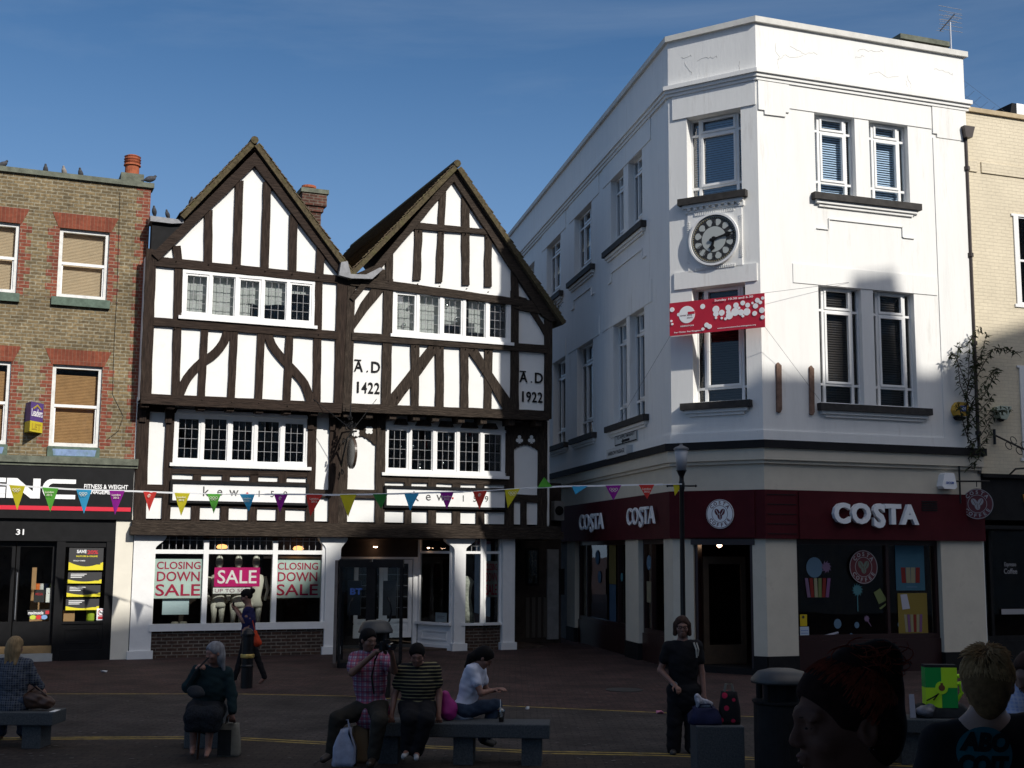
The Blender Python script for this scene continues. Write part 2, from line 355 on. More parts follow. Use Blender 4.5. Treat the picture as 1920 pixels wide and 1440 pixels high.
strip('yellow_line', gf, .07, .008, M_yl, -.10)
strip('yellow_line', gn, .07, .008, M_yl, .05); strip('yellow_line', gn, .07, .008, M_yl, .20)
# raised paving the photographer stands on (below the picture)
mb = MB(); mb.wbox(-14, 14, -9, 5.2, .0, .52); struct(mb, 'raised_terrace', M_pav2)

# ================================================================ shared builders
_k = [0]
def beam(pl, pts, name, par, d1=.05, jit=.006, m_=None, px=True, d0=-.03, step=.28):
    """a timber: polygon in photo-measured wall coordinates, with hewn uneven edges"""
    P = pl.poly(pts) if px else pts
    o = []
    for i in range(len(P)):
        a, b = P[i], P[(i+1) % len(P)]; l = math.hypot(b[0]-a[0], b[1]-a[1]); n = max(1, int(l/step))
        for k in range(n):
            t = k/n; j = jit if k else jit*.4
            o.append((a[0]+(b[0]-a[0])*t+random.uniform(-j, j), a[1]+(b[1]-a[1])*t+random.uniform(-j, j)))
    _k[0] += 1
    mb = MB(); mb.prism(pl, o, d0, d1+(_k[0] % 13)*.0021)
    m_ = m_ or M_timber; wide = max(p[0] for p in P)-min(p[0] for p in P) > max(p[1] for p in P)-min(p[1] for p in P)
    if wide and m_ is M_timber: m_ = M_timber_h
    if wide and m_ is M_timber_old: m_ = M_timber_oldh
    return mb.build(name, m_, par, bevel=.006)
def hband(pl, xl, xr, tl, tr, bl, br, name, par, **k):
    return beam(pl, [(xl, bl), (xr, br), (xr, tr), (xl, tl)], name, par, **k)
def curve_beam(pl, pts, w, name, par, **k):
    P = pl.poly(pts); A = []; B = []
    n = 14; Q = []
    for i in range(n+1):        # Catmull-Rom through the points
        t = i/n*(len(P)-1); j = min(int(t), len(P)-2); f = t-j
        p0, p1, p2, p3 = P[max(j-1, 0)], P[j], P[j+1], P[min(j+2, len(P)-1)]
        Q.append(tuple(.5*((2*p1[c])+(-p0[c]+p2[c])*f+(2*p0[c]-5*p1[c]+4*p2[c]-p3[c])*f*f+(-p0[c]+3*p1[c]-3*p2[c]+p3[c])*f**3) for c in (0, 1)))
    for i, q in enumerate(Q):
        a, b = Q[max(i-1, 0)], Q[min(i+1, n)]; l = math.hypot(b[0]-a[0], b[1]-a[1]); nx, nz = -(b[1]-a[1])/l*w/2, (b[0]-a[0])/l*w/2
        A.append((q[0]+nx, q[1]+nz)); B.append((q[0]-nx, q[1]-nz))
    return beam(pl, A+B[::-1], name, par, px=False, **k)
def casement(pl, r, par, n=5, cols=3, rows=4, d=.0, tilt=.03, gl=None, sill=True, head=False):
    """white timber window of n leaded lights; r=(u0,u1,z0,z1)"""
    u0, u1, z0, z1 = r; fw = .07
    w = MB()
    w.box(pl, u0, u1, z1-fw, z1, d-.10, d+.05); w.box(pl, u0, u1, z0, z0+fw, d-.10, d+.05)
    lw = (u1-u0-fw)/n
    for i in range(n+1):
        a = u0+i*lw; w.box(pl, a, a+fw, z0+fw, z1-fw, d-.10, d+.047+.001*(i % 2))
    win = w.build('window', M_wpaint, par)
    for i in range(n):
        a, b = u0+i*lw+fw, u0+(i+1)*lw; c, e = z0+fw, z1-fw
        sf = .045 if i % 2 == 0 else .022
        s = MB(); D = d+.03 if i % 2 == 0 else d+.012
        for q in ((a, b, e-sf, e), (a, b, c, c+sf), (a, a+sf, c+sf, e-sf), (b-sf, b, c+sf, e-sf)): s.box(pl, *q, d-.05, D)
        s.build('sash', M_wpaint, win)
        a += sf; b -= sf; c += sf; e -= sf
        ld = MB(); pn = MB()
        for k in range(1, cols): x = a+(b-a)*k/cols; ld.box(pl, x-.0042, x+.0042, c, e, d-.022, d-.004)
        for k in range(1, rows): y = c+(e-c)*k/rows; ld.box(pl, a, b, y-.0042, y+.0042, d-.024, d-.006)
        for kx in range(cols):
            for kz in range(rows):
                x0, x1 = a+(b-a)*kx/cols, a+(b-a)*(kx+1)/cols; y0, y1 = c+(e-c)*kz/rows, c+(e-c)*(kz+1)/rows
                tx, tz = random.gauss(0, tilt)*(x1-x0), random.gauss(0, tilt)*(y1-y0)
                pn.face([pl.pt(x0, y0, d-.015-tx-tz), pl.pt(x1, y0, d-.015+tx-tz), pl.pt(x1, y1, d-.015+tx+tz), pl.pt(x0, y1, d-.015-tx+tz)])
        ld.build('leading', M_leadcame, win); pn.build('pane', gl or M_glass, win)
        if head:
            hb = MB(); hb.prism(pl, [(a-.08, z1+.002), (b+.08, z1+.002), (b+.05, z1+.085), (a-.05, z1+.085)], d-.05, d+.10); hb.build('head_board', M_wpaint, win)
    if sill:
        s = MB(); s.box(pl, u0-.06, u1+.06, z0-.075, z0-.003, d-.1, d+.13); s.build('sill', M_wpaint, win, bevel=.008)
    return win
def cloth(pl, u0, u1, z0, z1, d, name, m_, par, amp=.03, wl=.16, sag=0):
    mb = MB(); n = max(8, int((u1-u0)/.03)); A = []
    for i in range(n+1):
        u = u0+(u1-u0)*i/n; dd = d+amp*math.sin(u/wl*6.28+math.sin(u*5)); A.append((u, dd))
    for (a, da), (b, db) in zip(A, A[1:]):
        mb.face([pl.pt(a, z0+sag*math.sin(a*7), da), pl.pt(b, z0+sag*math.sin(b*7), db), pl.pt(b, z1, db), pl.pt(a, z1, da)])
    return mb.build(name, m_, par, smooth=True)
M_net = mat('net_curtain', (.62, .62, .60), .95, var=.15, vs=5)
M_bluecloth = mat('blue_cloth', (.25, .30, .5), .9, var=.2, vs=5)

# ================================================================ timber framed building
TF = thing('timber_framed_building', 'black and white timber framed building with two steep gables and a shop below', 'building', PG.pt(4.4, 0, -3))
def U(x, y): return PU.uz(x, y)
def G(x, y): return PG.uz(x, y)
uL, uR = U(269, 600)[0], U(1026, 700)[0]
uJ = U(640, 600)[0]
zJ = U(640, 768)[1]; zE = U(640, 524)[1]
w1 = PU.R(341, 503.5+13, 589, 529-13+88-4.5-0) if False else None
def mid(pl, xl, xr, tl, tr, bl, br):
    """rect from a photo quad: left/right x, top-left/top-right y, bottom-left/bottom-right y"""
    return pl.R(xl, (tl+tr)/2, xr, (bl+br)/2)
rW1 = mid(PU, 340, 589.5, 504, 530, 593, 612)
rW2 = mid(PU, 735, 956.5, 540, 565, 629, 641)
rW3 = mid(PG, 324, 578, 775, 786, 868, 876)
rW4 = mid(PG, 719, 947.5, 797, 806, 885, 894)
zRail = U(460, 492)[1]
mb = MB(); holed(mb, PU, uL, uR, zJ, zE, [rW1, rW2], depth=.25); mb.build('upper_wall', M_plaster, TF)
# gable triangles (plaster)
apL = U(474, 282); apR = U(851.5, 326)
lfL = U(270, 498); rfL = U(645, 522); lfR = U(652, 524); rfR = U(1036, 606)
mb = MB(); mb.prism(PU, [(U(290, 490)[0], zE-.0), (uJ+.02, zE), (U(636, 514)[0], U(636, 514)[1]), U(476, 300), U(290, 482)], -.12, -.001); mb.build('gable_wall', M_plaster, TF)
mb = MB(); mb.prism(PU, [(uJ+.03, zE), (uR, zE), (uR, U(1022, 592)[1]), U(1010, 580), U(850, 336), U(705, 516)], -.12, -.002); mb.build('gable_wall', M_plaster, TF)
# middle storey wall (recessed) and jetty soffit
zF = G(640, 990)[1]; zFt = G(640, 978)[1]
holes = [rW3, rW4]
uGL, uGR = G(252, 850)[0], G(1030, 900)[0]
mb = MB(); holed(mb, PG, uGL, uGR, zFt, zJ+.1, holes, depth=.25); mb.build('middle_wall', M_plaster, TF)
mb = MB(); mb.face([PG.pt(uL, zJ-.02, -.05), PG.pt(uR, zJ-.02, -.05), PG.pt(uR, zJ-.02, .42), PG.pt(uL, zJ-.02, .42)]); mb.build('jetty_soffit', M_timber, TF)
# bulk behind the front: side walls, back wall, floors
mb = MB()
D_ = 9.0
mb.box(PU, uL, uL+.15, zJ, U(275, 478)[1], -D_, -.02); mb.box(PU, uR-.15, uR, zJ, zE-.6, -D_, -.02); mb.box(PU, uL, uR, 0, zE, -D_-.2, -D_)
mb.box(PG, uGL, uGL+.12, zF, zJ, -D_, -.02); mb.box(PG, uGR-.12, uGR, zF, zJ, -D_, -.02)
mb.build('side_wall', M_plaster, TF)
mb = MB(); mb.box(PU, uL+.2, uR-.2, zE-.3, zE-.15, -D_, -.3); mb.box(PU, uL+.2, uR-.2, zJ-.02, zJ+.12, -D_, -.1); mb.box(PG, uGL+.15, uGR-.15, zFt-.1, zFt+.02, -D_, -.1)
mb.box(PU, uL+.2, uR-.2, zJ+.12, zE-.3, -2.1, -2.0); mb.box(PG, uGL+.2, uGR-.2, zFt+.02, zJ-.05, -2.1, -2.0)
mb.build('inner_floor', M_void, TF)
# --- left gable timbers
for q, nm, dd in [
    (((290, 482), (633, 517.5), (633, 532), (288, 499)), 'rail', .075),
    (((288, 596), (632, 622), (632, 637), (286, 611)), 'rail', .075),
    (((264, 738), (640, 756.5), (638, 775), (263, 757)), 'jetty_beam', .09)]:
    beam(PU, [q[3], q[2], q[1], q[0]], nm, TF, d1=dd)
beam(PU, [(262, 750), (283, 745), (293, 470), (274, 466)], 'corner_post', TF, d1=.055)
beam(PU, [(625, 765), (641, 767), (651, 520), (632, 512)], 'corner_post', TF, d1=.055)
beam(PU, [(641.5, 770), (657.5, 770), (666, 524), (651.5, 520)], 'corner_post', TF, d1=.05, m_=M_timber_old)
for xt, yt, xb, yb, w in [(330.5, 462, 334, 490, 15), (390.5, 395, 389.5, 494, 15), (448.5, 340, 443, 500, 15), (500.5, 342, 495.5, 504, 14.5), (550, 403, 547.5, 510, 14.5), (600.5, 462, 598, 515, 14.5)]:
    beam(PU, [(xb-w/2, yb), (xb+w/2, yb), (xt+w/2, yt), (xt-w/2, yt)], 'post', TF, d1=.05)
beam(PU, [(321, 745), (336, 745), (343, 498), (327, 498)], 'post', TF, d1=.05)
beam(PU, [(585, 758), (600, 758), (604, 524), (590, 524)], 'post', TF, d1=.05)
for xt, xb in ((384, 376.5), (439, 432.5), (490.5, 483.5), (543, 537)):
    beam(PU, [(xb-7, 752), (xb+7, 752), (xt+7, 608), (xt-7, 608)], 'post', TF, d1=.05)
curve_beam(PU, [(333, 748), (349, 712), (374, 683), (400, 665), (420, 640), (430, 606)], .19, 'curved_brace', TF, d1=.044, jit=.004)
curve_beam(PU, [(499, 612), (508, 645), (528, 672), (554, 700), (571, 722), (583, 758)], .19, 'curved_brace', TF, d1=.044, jit=.004)
beam(PU, [(284, 478), (296, 490), (476, 313), (632, 514), (645, 522), (647, 508), (476, 288)], 'bargeboard', TF, d1=.10)
# --- right gable timbers
beam(PU, [(655, 536), (1022, 580), (1018, 568), (700, 524), (655, 518)], 'rail', TF, d1=.075, m_=M_timber_old)
beam(PU, [(1018, 590), (975, 583), (960, 578), (1000, 570), (1018, 568)], 'rail', TF, d1=.072, m_=M_timber_old)
hband(PU, 658, 1022, 624, 648, 638.5, 662.5, 'rail', TF, d1=.075, m_=M_timber_old)
hband(PU, 640, 1026, 756.5, 771, 772, 789, 'jetty_beam', TF, d1=.09, m_=M_timber_old)
hband(PU, 770, 926, 417, 432.5, 430, 442, 'collar', TF, d1=.08, m_=M_timber_old)
for xt, yt, xb, yb, w in [(829, 360, 822, 530, 12.5), (872, 365, 872, 535, 14), (784, 428, 780.5, 526, 14), (915, 440, 914, 538, 13)]:
    beam(PU, [(xb-w/2, yb), (xb+w/2, yb), (xt+w/2, yt), (xt-w/2, yt)], 'post', TF, d1=.05, jit=.012, m_=M_timber_old)
beam(PU, [(722, 525), (735, 527), (736, 466), (722, 480)], 'post', TF, d1=.05, m_=M_timber_old)
beam(PU, [(958, 544), (971, 546), (970, 478), (957, 458)], 'post', TF, d1=.05, m_=M_timber_old)
beam(PU, [(714, 762), (731, 764), (736, 524), (719, 524)], 'post', TF, d1=.05, m_=M_timber_old)
beam(PU, [(956, 782), (971, 782), (971, 545), (957, 545)], 'post', TF, d1=.05, m_=M_timber_old)
beam(PU, [(1020, 786), (1032, 786), (1034, 600), (1020, 592)], 'corner_post', TF, d1=.055, m_=M_timber_old)
for xt, xb in ((777, 777), (823, 823), (869.5, 869.5), (915.5, 913)):
    beam(PU, [(xb-7, 776), (xb+7, 776), (xt+7.5, 640), (xt-7.5, 640)], 'post', TF, d1=.05, jit=.009, m_=M_timber_old)
beam(PU, [(727, 760), (743, 761), (818, 660), (822, 645), (808, 643), (730, 742)], 'brace', TF, d1=.062, jit=.009, m_=M_timber_old)
beam(PU, [(942, 768), (958, 770), (956, 750), (924, 704), (890, 650), (876, 646), (876, 660), (906, 705)], 'brace', TF, d1=.062, jit=.009, m_=M_timber_old)
beam(PU, [(700, 536), (725, 526), (725, 538), (690, 580), (660, 622), (658, 605), (676, 568)], 'curved_brace', TF, d1=.058, m_=M_timber_old)
beam(PU, [(970, 556), (985, 560), (1006, 590), (1022, 616), (1022, 634), (1010, 612), (992, 585)], 'curved_brace', TF, d1=.058, m_=M_timber_old)
beam(PU, [(654, 560), (661, 566), (848.5, 342), (1014, 594), (1030, 604), (1040, 602), (851, 320), (700, 500)], 'bargeboard', TF, d1=.10, m_=M_timber_old)
for (x, y) in ((777, 650), (823, 652), (870, 655), (914, 660), (784, 434), (829, 437), (872, 440), (912, 446), (727, 528), (780, 534), (822, 538), (872, 543), (913, 549), (964, 556), (664, 548), (745, 745), (810, 652), (888, 656), (905, 700), (790, 690), (758, 735), (331, 491), (390, 497), (443, 503), (496, 509), (548, 515), (598, 521), (376, 750), (432, 754), (484, 756), (537, 762), (328, 617), (595, 628)):
    u, z = U(x, y); mb = MB(); disc(PU, u+random.uniform(-.02, .02), z, .014, .06, .118, mb, 8); mb.build('peg', M_timber, TF)
beam(PU, [(652, 540), (720, 538), (724, 508), (703, 498), (652, 520)], 'rail', TF, d1=.03, m_=M_timber_old)
# joist ends under the jetty
for i, x in enumerate((272, 321, 378, 432, 487, 539, 590, 632, 650, 693, 737, 781, 817, 865, 907, 960, 1010)):
    zt = U(x, 758+(x-265)*.052)[1]; u = U(x, 760)[0]
    mb = MB(); mb.box(PU, u-.08, u+.08, zJ-.16, zJ-.021, -.5, .015+.05*(i % 2 == 0)*0); mb.build('joist_end', M_timber_old if x > 640 else M_timber, TF, bevel=.012)
    if x < 640 and x != 487 and x not in (378, 432, 539):
        mb = MB(); mb.prism(PG, [(u-.07, zJ-.16), (u+.07, zJ-.16), (u+.07, zJ-.45), (u-.07, zJ-.45)], .0, .12); mb.build('bracket', M_timber, TF, bevel=.01)
for x0, x1 in ((738, 762), (778, 806), (821, 847), (863, 893), (903, 930)):
    a, b = G(x0, 790), G(x1, 797); mb = MB(); zz = rW4[3]+.01
    mb.prism(PG, [(a[0], zz), (b[0], zz), (b[0]-.07, zz+.13), (a[0]+.07, zz+.13)], -.02, .16); mb.build('carved_head', M_timber_old, TF, bevel=.01)
# --- windows and curtains
casement(PU, rW1, TF, gl=M_glassd, tilt=.02); casement(PU, rW2, TF, gl=M_glassd, tilt=.03)
casement(PG, rW3, TF, head=True, tilt=.02); casement(PG, rW4, TF, tilt=.03)
def frac(r, a, b, c, d_): return r[0]+(r[1]-r[0])*a, r[0]+(r[1]-r[0])*b, r[2]+(r[3]-r[2])*c, r[2]+(r[3]-r[2])*d_
cloth(PU, *frac(rW1, .0, .52, -.05, 1), -.17, 'curtain', M_net, TF, amp=.007)
cloth(PU, *frac(rW1, .5, .80, .42, 1), -.15, 'curtain', M_net, TF, amp=.007, sag=.03)
cloth(PU, *frac(rW1, .78, 1, .72, 1), -.15, 'curtain', M_net, TF, amp=.007)
cloth(PU, *frac(rW2, .0, .45, .0, 1), -.17, 'curtain', M_net, TF, amp=.007)
cloth(PU, *frac(rW2, .44, .62, .35, 1), -.15, 'curtain', M_net, TF, amp=.007)
cloth(PU, *frac(rW2, .66, .80, .2, .95), -.16, 'curtain', M_net, TF, amp=.007)
M_silver = mat('silver_bauble', (.9, .9, .9), .12, metal=1)
for i, (x, y, P_, r_) in enumerate([(770, 575, PU, .045), (760, 608, PU, .05), (838, 565, PU, .04), (841, 572, PU, .045), (859, 602, PU, .05), (859, 595, PU, .04), (903, 563, PU, .05), (942, 583, PU, .03), (930, 622, PU, .03), (777, 836, PG, .04), (846, 820, PG, .05), (790, 869, PG, .025), (790, 877, PG, .03), (834, 868, PG, .025), (755, 849, PG, .02)]):
    u, z = P_.uz(x, y); p = P_.pt(u, z, -.11)
    mb = MB(); n = 7; mb.lathe([(max(.001, r_*math.sin(math.pi*k/n)), -r_*math.cos(math.pi*k/n)) for k in range(n+1)], p, 12); mb.tube([p+Vector((0, 0, r_)), p+Vector((0, 0, .25))], .003, 4)
    mb.build('bauble', M_silver, TF, smooth=True)
# --- middle storey timbers
def gb(q, nm='post', **k): return beam(PG, [(q[0], q[3]), (q[1], q[3]), (q[1]+(q[4] if len(q) > 4 else 3), q[2]), (q[0]+(q[4] if len(q) > 4 else 3), q[2])], nm, TF, d1=.05, **k)
gb((250, 273, 757, 975, 8), 'corner_post'); gb((302, 318, 757, 978, 10)); gb((572, 588, 780, 985, 5)); gb((614, 645, 775, 990, 4)); gb((632, 649, 775, 990, 3), m_=M_timber_old)
gb((702, 719, 776, 990, 3), m_=M_timber_old); gb((945, 962, 790, 990, 1), m_=M_timber_old); gb((1007, 1024, 790, 990, 1), 'corner_post', m_=M_timber_old)
hband(PG, 268, 308, 758, 760, 771, 773, 'rail', TF); hband(PG, 266, 308, 908, 909, 930, 931, 'rail', TF)
hband(PG, 318, 580, 765, 774, 776, 786, 'rail', TF, d1=.02)
hband(PG, 313, 582, 879, 883, 888, 895.5, 'rail', TF); hband(PG, 712, 950, 889, 897, 903, 909.5, 'rail', TF, m_=M_timber_old)
hband(PG, 312, 576, 898, 905, 906, 914, 'rail', TF, d1=.035); hband(PG, 714, 947, 912, 916, 918, 924, 'rail', TF, m_=M_timber_old, d1=.035)
hband(PG, 308, 576, 940, 948, 947, 956, 'rail', TF, d1=.035); hband(PG, 712, 948, 950, 957, 957, 960, 'rail', TF, m_=M_timber_old, d1=.035)
hband(PG, 586, 620, 917, 919, 932, 934, 'rail', TF); hband(PG, 642, 706, 917, 919, 933, 935, 'rail', TF, m_=M_timber_old); hband(PG, 955, 1012, 926, 929, 940, 943, 'rail', TF, m_=M_timber_old)
for a, b in ((361, 376), (415.5, 430), (467.5, 483), (520.5, 536)):
    gb((a, b, 884, 908, 1), 'stud'); gb((a-3.5, b-2.5, 946, 980, 1), 'stud')
for a, b in ((757, 770), (801, 816), (847, 862), (892, 907)):
    gb((a, b, 897, 922, 0), 'stud', m_=M_timber_old); gb((a, b, 955, 990, 0), 'stud', m_=M_timber_old, jit=.014)
gb((975, 986, 940, 990, 0), 'stud', m_=M_timber_old)
gb((560, 576, 905, 985, 1)) if False else None
# gothic arch heads
def archhead(x0, x1, ytop, yspring, yapex, foils, nm):
    u0, _ = G(x0, ytop); u1, _ = G(x1, ytop); zt = G((x0+x1)/2, ytop)[1]; zs = G((x0+x1)/2, yspring)[1]; za = G((x0+x1)/2, yapex)[1]
    arc = []
    for k in range(25):
        t = k/24; u = u0+(u1-u0)*t; base = za-(za-zs)*abs(2*t-1)**1.6; arc.append((u, base - .028*abs(math.sin(t*math.pi*7))))
    pts = [(u0-.01, zt), (u0-.01, zs)]+arc+[(u1+.01, zs), (u1+.01, zt)]
    mb = MB(); mb.prism(PG, pts[::-1], -.02, .047); o = mb.build('arch_head', M_timber_old, TF)
    for fx, fy, n, a0 in foils:
        u, z = G(fx, fy); f = MB()
        for k in range(n): a = a0+k*2*math.pi/n; disc(PG, u+.055*math.cos(a), z+.055*math.sin(a), .046, .04, .052+.001*k, f, 14)
        disc(PG, u, z, .03, .04, .0565, f, 10)
        if n == 3: f.box(PG, u-.035, u+.035, z-.10, z-.08, .04, .0575); f.box(PG, u-.015, u+.015, z-.1, z, .04, .0585)
        f.build('carved_foil', M_plaster, o)
archhead(649, 704, 776, 833, 816, [(691, 807, 4, .785), (666, 812, 4, .785)], 'l')
archhead(961, 1009, 792, 843, 833, [(972.5, 824, 3, 1.5708), (995, 824, 3, 1.5708)], 'r')
# sign boards
def board(x0, x1, t, b, s):
    r = PG.R(x0, t, x1, b); mb = MB()
    mb.box(PG, r[0], r[1], r[2], r[3], .0, .09); o = mb.build('sign_board', M_wpaint, TF, bevel=.004)
    fr_ = MB(); g = .055
    for q in ((r[0]-g, r[1]+g, r[3], r[3]+g), (r[0]-g, r[1]+g, r[2]-g, r[2]), (r[0]-g, r[0], r[2], r[3]), (r[1], r[1]+g, r[2], r[3])): fr_.box(PG, *q, .0, .14)
    fr_.build('sign_frame', M_blackmatt, o, bevel=.01)
    return o, r
M_ink = mat('dark_grey_lettering', (.05, .05, .05), .5); M_inkred = mat('red_lettering', (.45, .02, .03), .5)
for x0, x1, t, b, s in ((322, 572, 909, 941, 0), (722, 944, 918, 950, 1)):
    o, r = board(x0, x1, t, b, s); h = r[3]-r[2]; w_ = r[1]-r[0]; zc = (r[2]+r[3])/2
    lt = MB()
    for ch, f_, hh in (('k', .245, .46), ('e', .345, .34), ('w', .45, .34), ('1', .64, .36), ('5', .74, .36), ('9', .84, .36)):
        put(lt, text(ch, h=h*hh*(1.2 if ch in 'k' else 1), ext=.004), PG, r[0]+w_*f_, zc+(h*.06 if ch == 'k' else 0), .095)
    lt.build('lettering', M_ink, o)
    lt = MB(); disc(PG, r[0]+w_*.55, zc-.0, .025, .09, .099, lt, 10); lt.build('lettering', M_inkred, o)
def adnum(pl, x, y1, y2, n):
    lt = MB(); u, z = pl.uz(x, y1); u2, z2 = pl.uz(x, y2)
    for ch, du in (('A', -.21), ('.', 0.0), ('D', .20)):
        put(lt, text(ch, h=.255 if ch != '.' else .035, w=(.21 if ch != '.' else .035), ext=.012, bold=.012 if ch != '.' else 0), pl, u+du, z-(.11 if ch == '.' else 0), .014)
    lt.box(pl, u-.31, u-.15, z+.125, z+.15, 0, .026)
    for k, ch in enumerate(n):
        put(lt, text(ch, h=.255, w=.045 if ch == '1' else .125, ext=.012, bold=.0 if ch == '1' else .012), pl, u2-.225+.152*k, z2, .014)
    lt.build('date_lettering', M_blackmatt, TF)
adnum(PU, 688.5, 687.5, 727, '1422'); adnum(PU, 996, 708, 744.5, '1922')
# --- bressumer over the shop
mb = MB(); a = G(246, 990)[0]; b = G(1045, 990)[0]
mb.box(PG, a, b, G(640, 992)[1], G(640, 981)[1], -.05, .16); mb.box(PG, a-.04, b+.05, G(640, 1007)[1], G(640, 992)[1]-.004, -.05, .26)
mb.build('bressumer', M_timber_oldh, TF, bevel=.02)
zB = G(640, 1007)[1]
# --- roofs
def roofslab(pl, p, q, th, d0, d1, mat_, nm, par, over=.0):
    """slab along the line p->q in wall coordinates, thickness th upward"""
    dx, dz = q[0]-p[0], q[1]-p[1]; l = math.hypot(dx, dz); nx, nz = -dz/l*th, dx/l*th
    if nz < 0: nx, nz = -nx, -nz
    mb = MB(); mb.prism(pl, [p, q, (q[0]+nx, q[1]+nz), (p[0]+nx, p[1]+nz)], d0, d1)
    return mb.build(nm, mat_, par)
ridL = (apL[0], apL[1]+.05); ridR = (apR[0], apR[1]+.06)
rl = thing('roof', None, None, PU.pt(ridL[0], ridL[1], -3), None); rl.parent = TF; rl.location = Vector(rl.location)-TF.location
lfoot = U(343, 414); rfoot = U(652, 520)
roofslab(PU, ridL, lfoot, .09, -D_, .16, M_tile, 'tile_slope', rl); roofslab(PU, ridL, rfoot, .11, -D_, .16, M_tile, 'tile_slope', rl)
rr = thing('roof', None, None, PU.pt(ridR[0], ridR[1], -3), None); rr.parent = TF; rr.location = Vector(rr.location)-TF.location
lfo2 = U(652, 528); rfo2 = U(1048, 612)
roofslab(PU, ridR, lfo2, .11, -D_, .20, M_tile, 'tile_slope', rr); roofslab(PU, ridR, rfo2, .11, -D_, .20, M_tile, 'tile_slope', rr)
# ragged mossy verge tiles
for par, p, q in ((rl, ridL, lfoot), (rl, ridL, rfoot), (rr, ridR, lfo2), (rr, ridR, rfo2)):
    mb = MB(); l = math.hypot(q[0]-p[0], q[1]-p[1]); n = int(l/.11); tx, tz = (q[0]-p[0])/l, (q[1]-p[1])/l; nx, nz = -tz, tx
    if nz < 0: nx, nz = -nx, -nz
    for i in range(n):
        s0 = i*.11; j = random.uniform(-.008, .012); h_ = .112+j
        A_ = (p[0]+tx*s0+nx*h_, p[1]+tz*s0+nz*h_); B_ = (p[0]+tx*(s0+.14)+nx*(h_+.025), p[1]+tz*(s0+.14)+nz*(h_+.025))
        mb.prism(PU, [A_, B_, (B_[0]+nx*.018, B_[1]+nz*.018), (A_[0]+nx*.018, A_[1]+nz*.018)], -D_, .19+random.uniform(0, .03))
    mb.build('tile_course', M_redtile if False else M_tile, par)
    mb = MB(); mb.prism(PU, [(p[0]+nx*.0, p[1]+nz*.0), (q[0], q[1]), (q[0]+nx*.11, q[1]+nz*.11), (p[0]+nx*.11, p[1]+nz*.11)], .161 if par is rl else .201, .20 if par is rl else .24); mb.build('verge', M_redtile, par)
mb = MB(); mb.tube([PU.pt(ridL[0], ridL[1]+.14, .2), PU.pt(ridL[0], ridL[1]+.14, -D_)], .09, 8); mb.build('ridge_tile', M_redtile, rl)
mb = MB(); mb.tube([PU.pt(ridR[0], ridR[1]+.14, .24), PU.pt(ridR[0], ridR[1]+.14, -D_)], .09, 8); mb.build('ridge_tile', M_redtile, rr)
# lead at the valley and the left parapet
mb = MB(); mb.prism(PU, [U(630, 520), U(652, 526), U(692, 527), U(713, 508), U(706, 506), U(680, 519), U(652, 518), U(646, 494), U(634, 496)], .12, .27); mb.build('lead_flashing', M_lead, TF, bevel=.01)
mb = MB(); mb.box(PU, *PU.R(284, 420, 336, 478), -.3, -.01); mb.build('parapet_wall', M_blackmatt, TF)
mb = MB(); mb.prism(PU, [U(281, 416), U(322, 421), U(343, 420), U(343, 410), U(334, 413), U(281, 406)], -.4, .09); mb.build('lead_flashing', M_lead, TF, bevel=.01)
# chimney behind the left roof
ch = thing('chimney', None, None, (0, 0, 0)); ch.parent = TF
P = PU.off(-3.2); ch.location = P.pt(P.uz(588, 470)[0], 8, 0)-TF.location
r = P.R(565, 350, 610, 520)
mb = MB(); mb.box(P, r[0]+.1, r[1]-.1, r[2]-1, P.uz(590, 395)[1], -.75, -.1); mb.box(P, r[0]+.05, r[1]-.05, P.uz(590, 395)[1], P.uz(590, 385)[1], -.8, -.05); mb.box(P, r[0], r[1]+.02, P.uz(590, 385)[1]+.002, P.uz(590, 362)[1], -.85, 0)
mb.build('stack', M_chimbrick, ch)
mb = MB(); mb.box(P, r[0]-.04, r[1]+.06, P.uz(590, 362)[1], P.uz(590, 354)[1], -.9, .04); mb.build('chimney_cap', M_coping, ch, bevel=.03)
mb = MB(); c_ = P.pt(P.uz(586, 350)[0], P.uz(586, 356)[1], -.4); mb.lathe([(.16, 0), (.16, .12), (.19, .14), (.19, .2), (.14, .2), (.14, .1)], c_, 16); mb.build('chimney_pot', mat('terracotta_pot', (.33, .10, .05), .85, var=.3, vs=8, dirt=(.12, .06, .04), ds=6, dpos=.55), ch, smooth=False)
# --- columns
def column(xl, xr, xbl, xbr, ytop, neck, par, sidel=True, sider=True, ysh=1032, nm='column'):
    u0 = G(xbl, 1120)[0]; u1 = G(xbr, 1120)[0]; a = G(xl, ytop)[0]; b = G(xr, ytop)[0]; zn = G((xl+xr)/2, ysh)[1]; h = zB-zn
    mb = MB(); pts = [(u0, .0), (u1, .0), (u1, zn)]
    if sider:
        for k in range(9): t = k/8; pts.append((u1+(b-u1)*(1-math.cos(t*math.pi))/2, zn+h*.9*(t**.9)))
        pts.append((b, zB-.004))
    else: pts.append((u1, zB-.004))
    if sidel:
        pts.append((a, zB-.004))
        for k in range(8, -1, -1): t = k/8; pts.append((u0-(u0-a)*(1-math.cos(t*math.pi))/2, zn+h*.9*(t**.9)))
    else: pts.append((u0, zB-.004))
    mb.prism(PG, pts, -.12, .06); o = mb.build(nm, M_wpaint, par, bevel=.006)
    mb = MB(); mb.box(PG, u0-.045, u1+.045, 0, .17, -.14, .10); mb.build('column_base', M_wpaint, o, bevel=.012)
    return o
column(247, 312, 246, 286, 1003, 0, TF, sidel=False)
column(598, 651, 608, 636, 1008, 0, TF)
column(834, 890, 850, 871, 1010, 0, TF)
column(941, 965, 941, 963.5, 1010, 0, TF, sidel=False, sider=False)
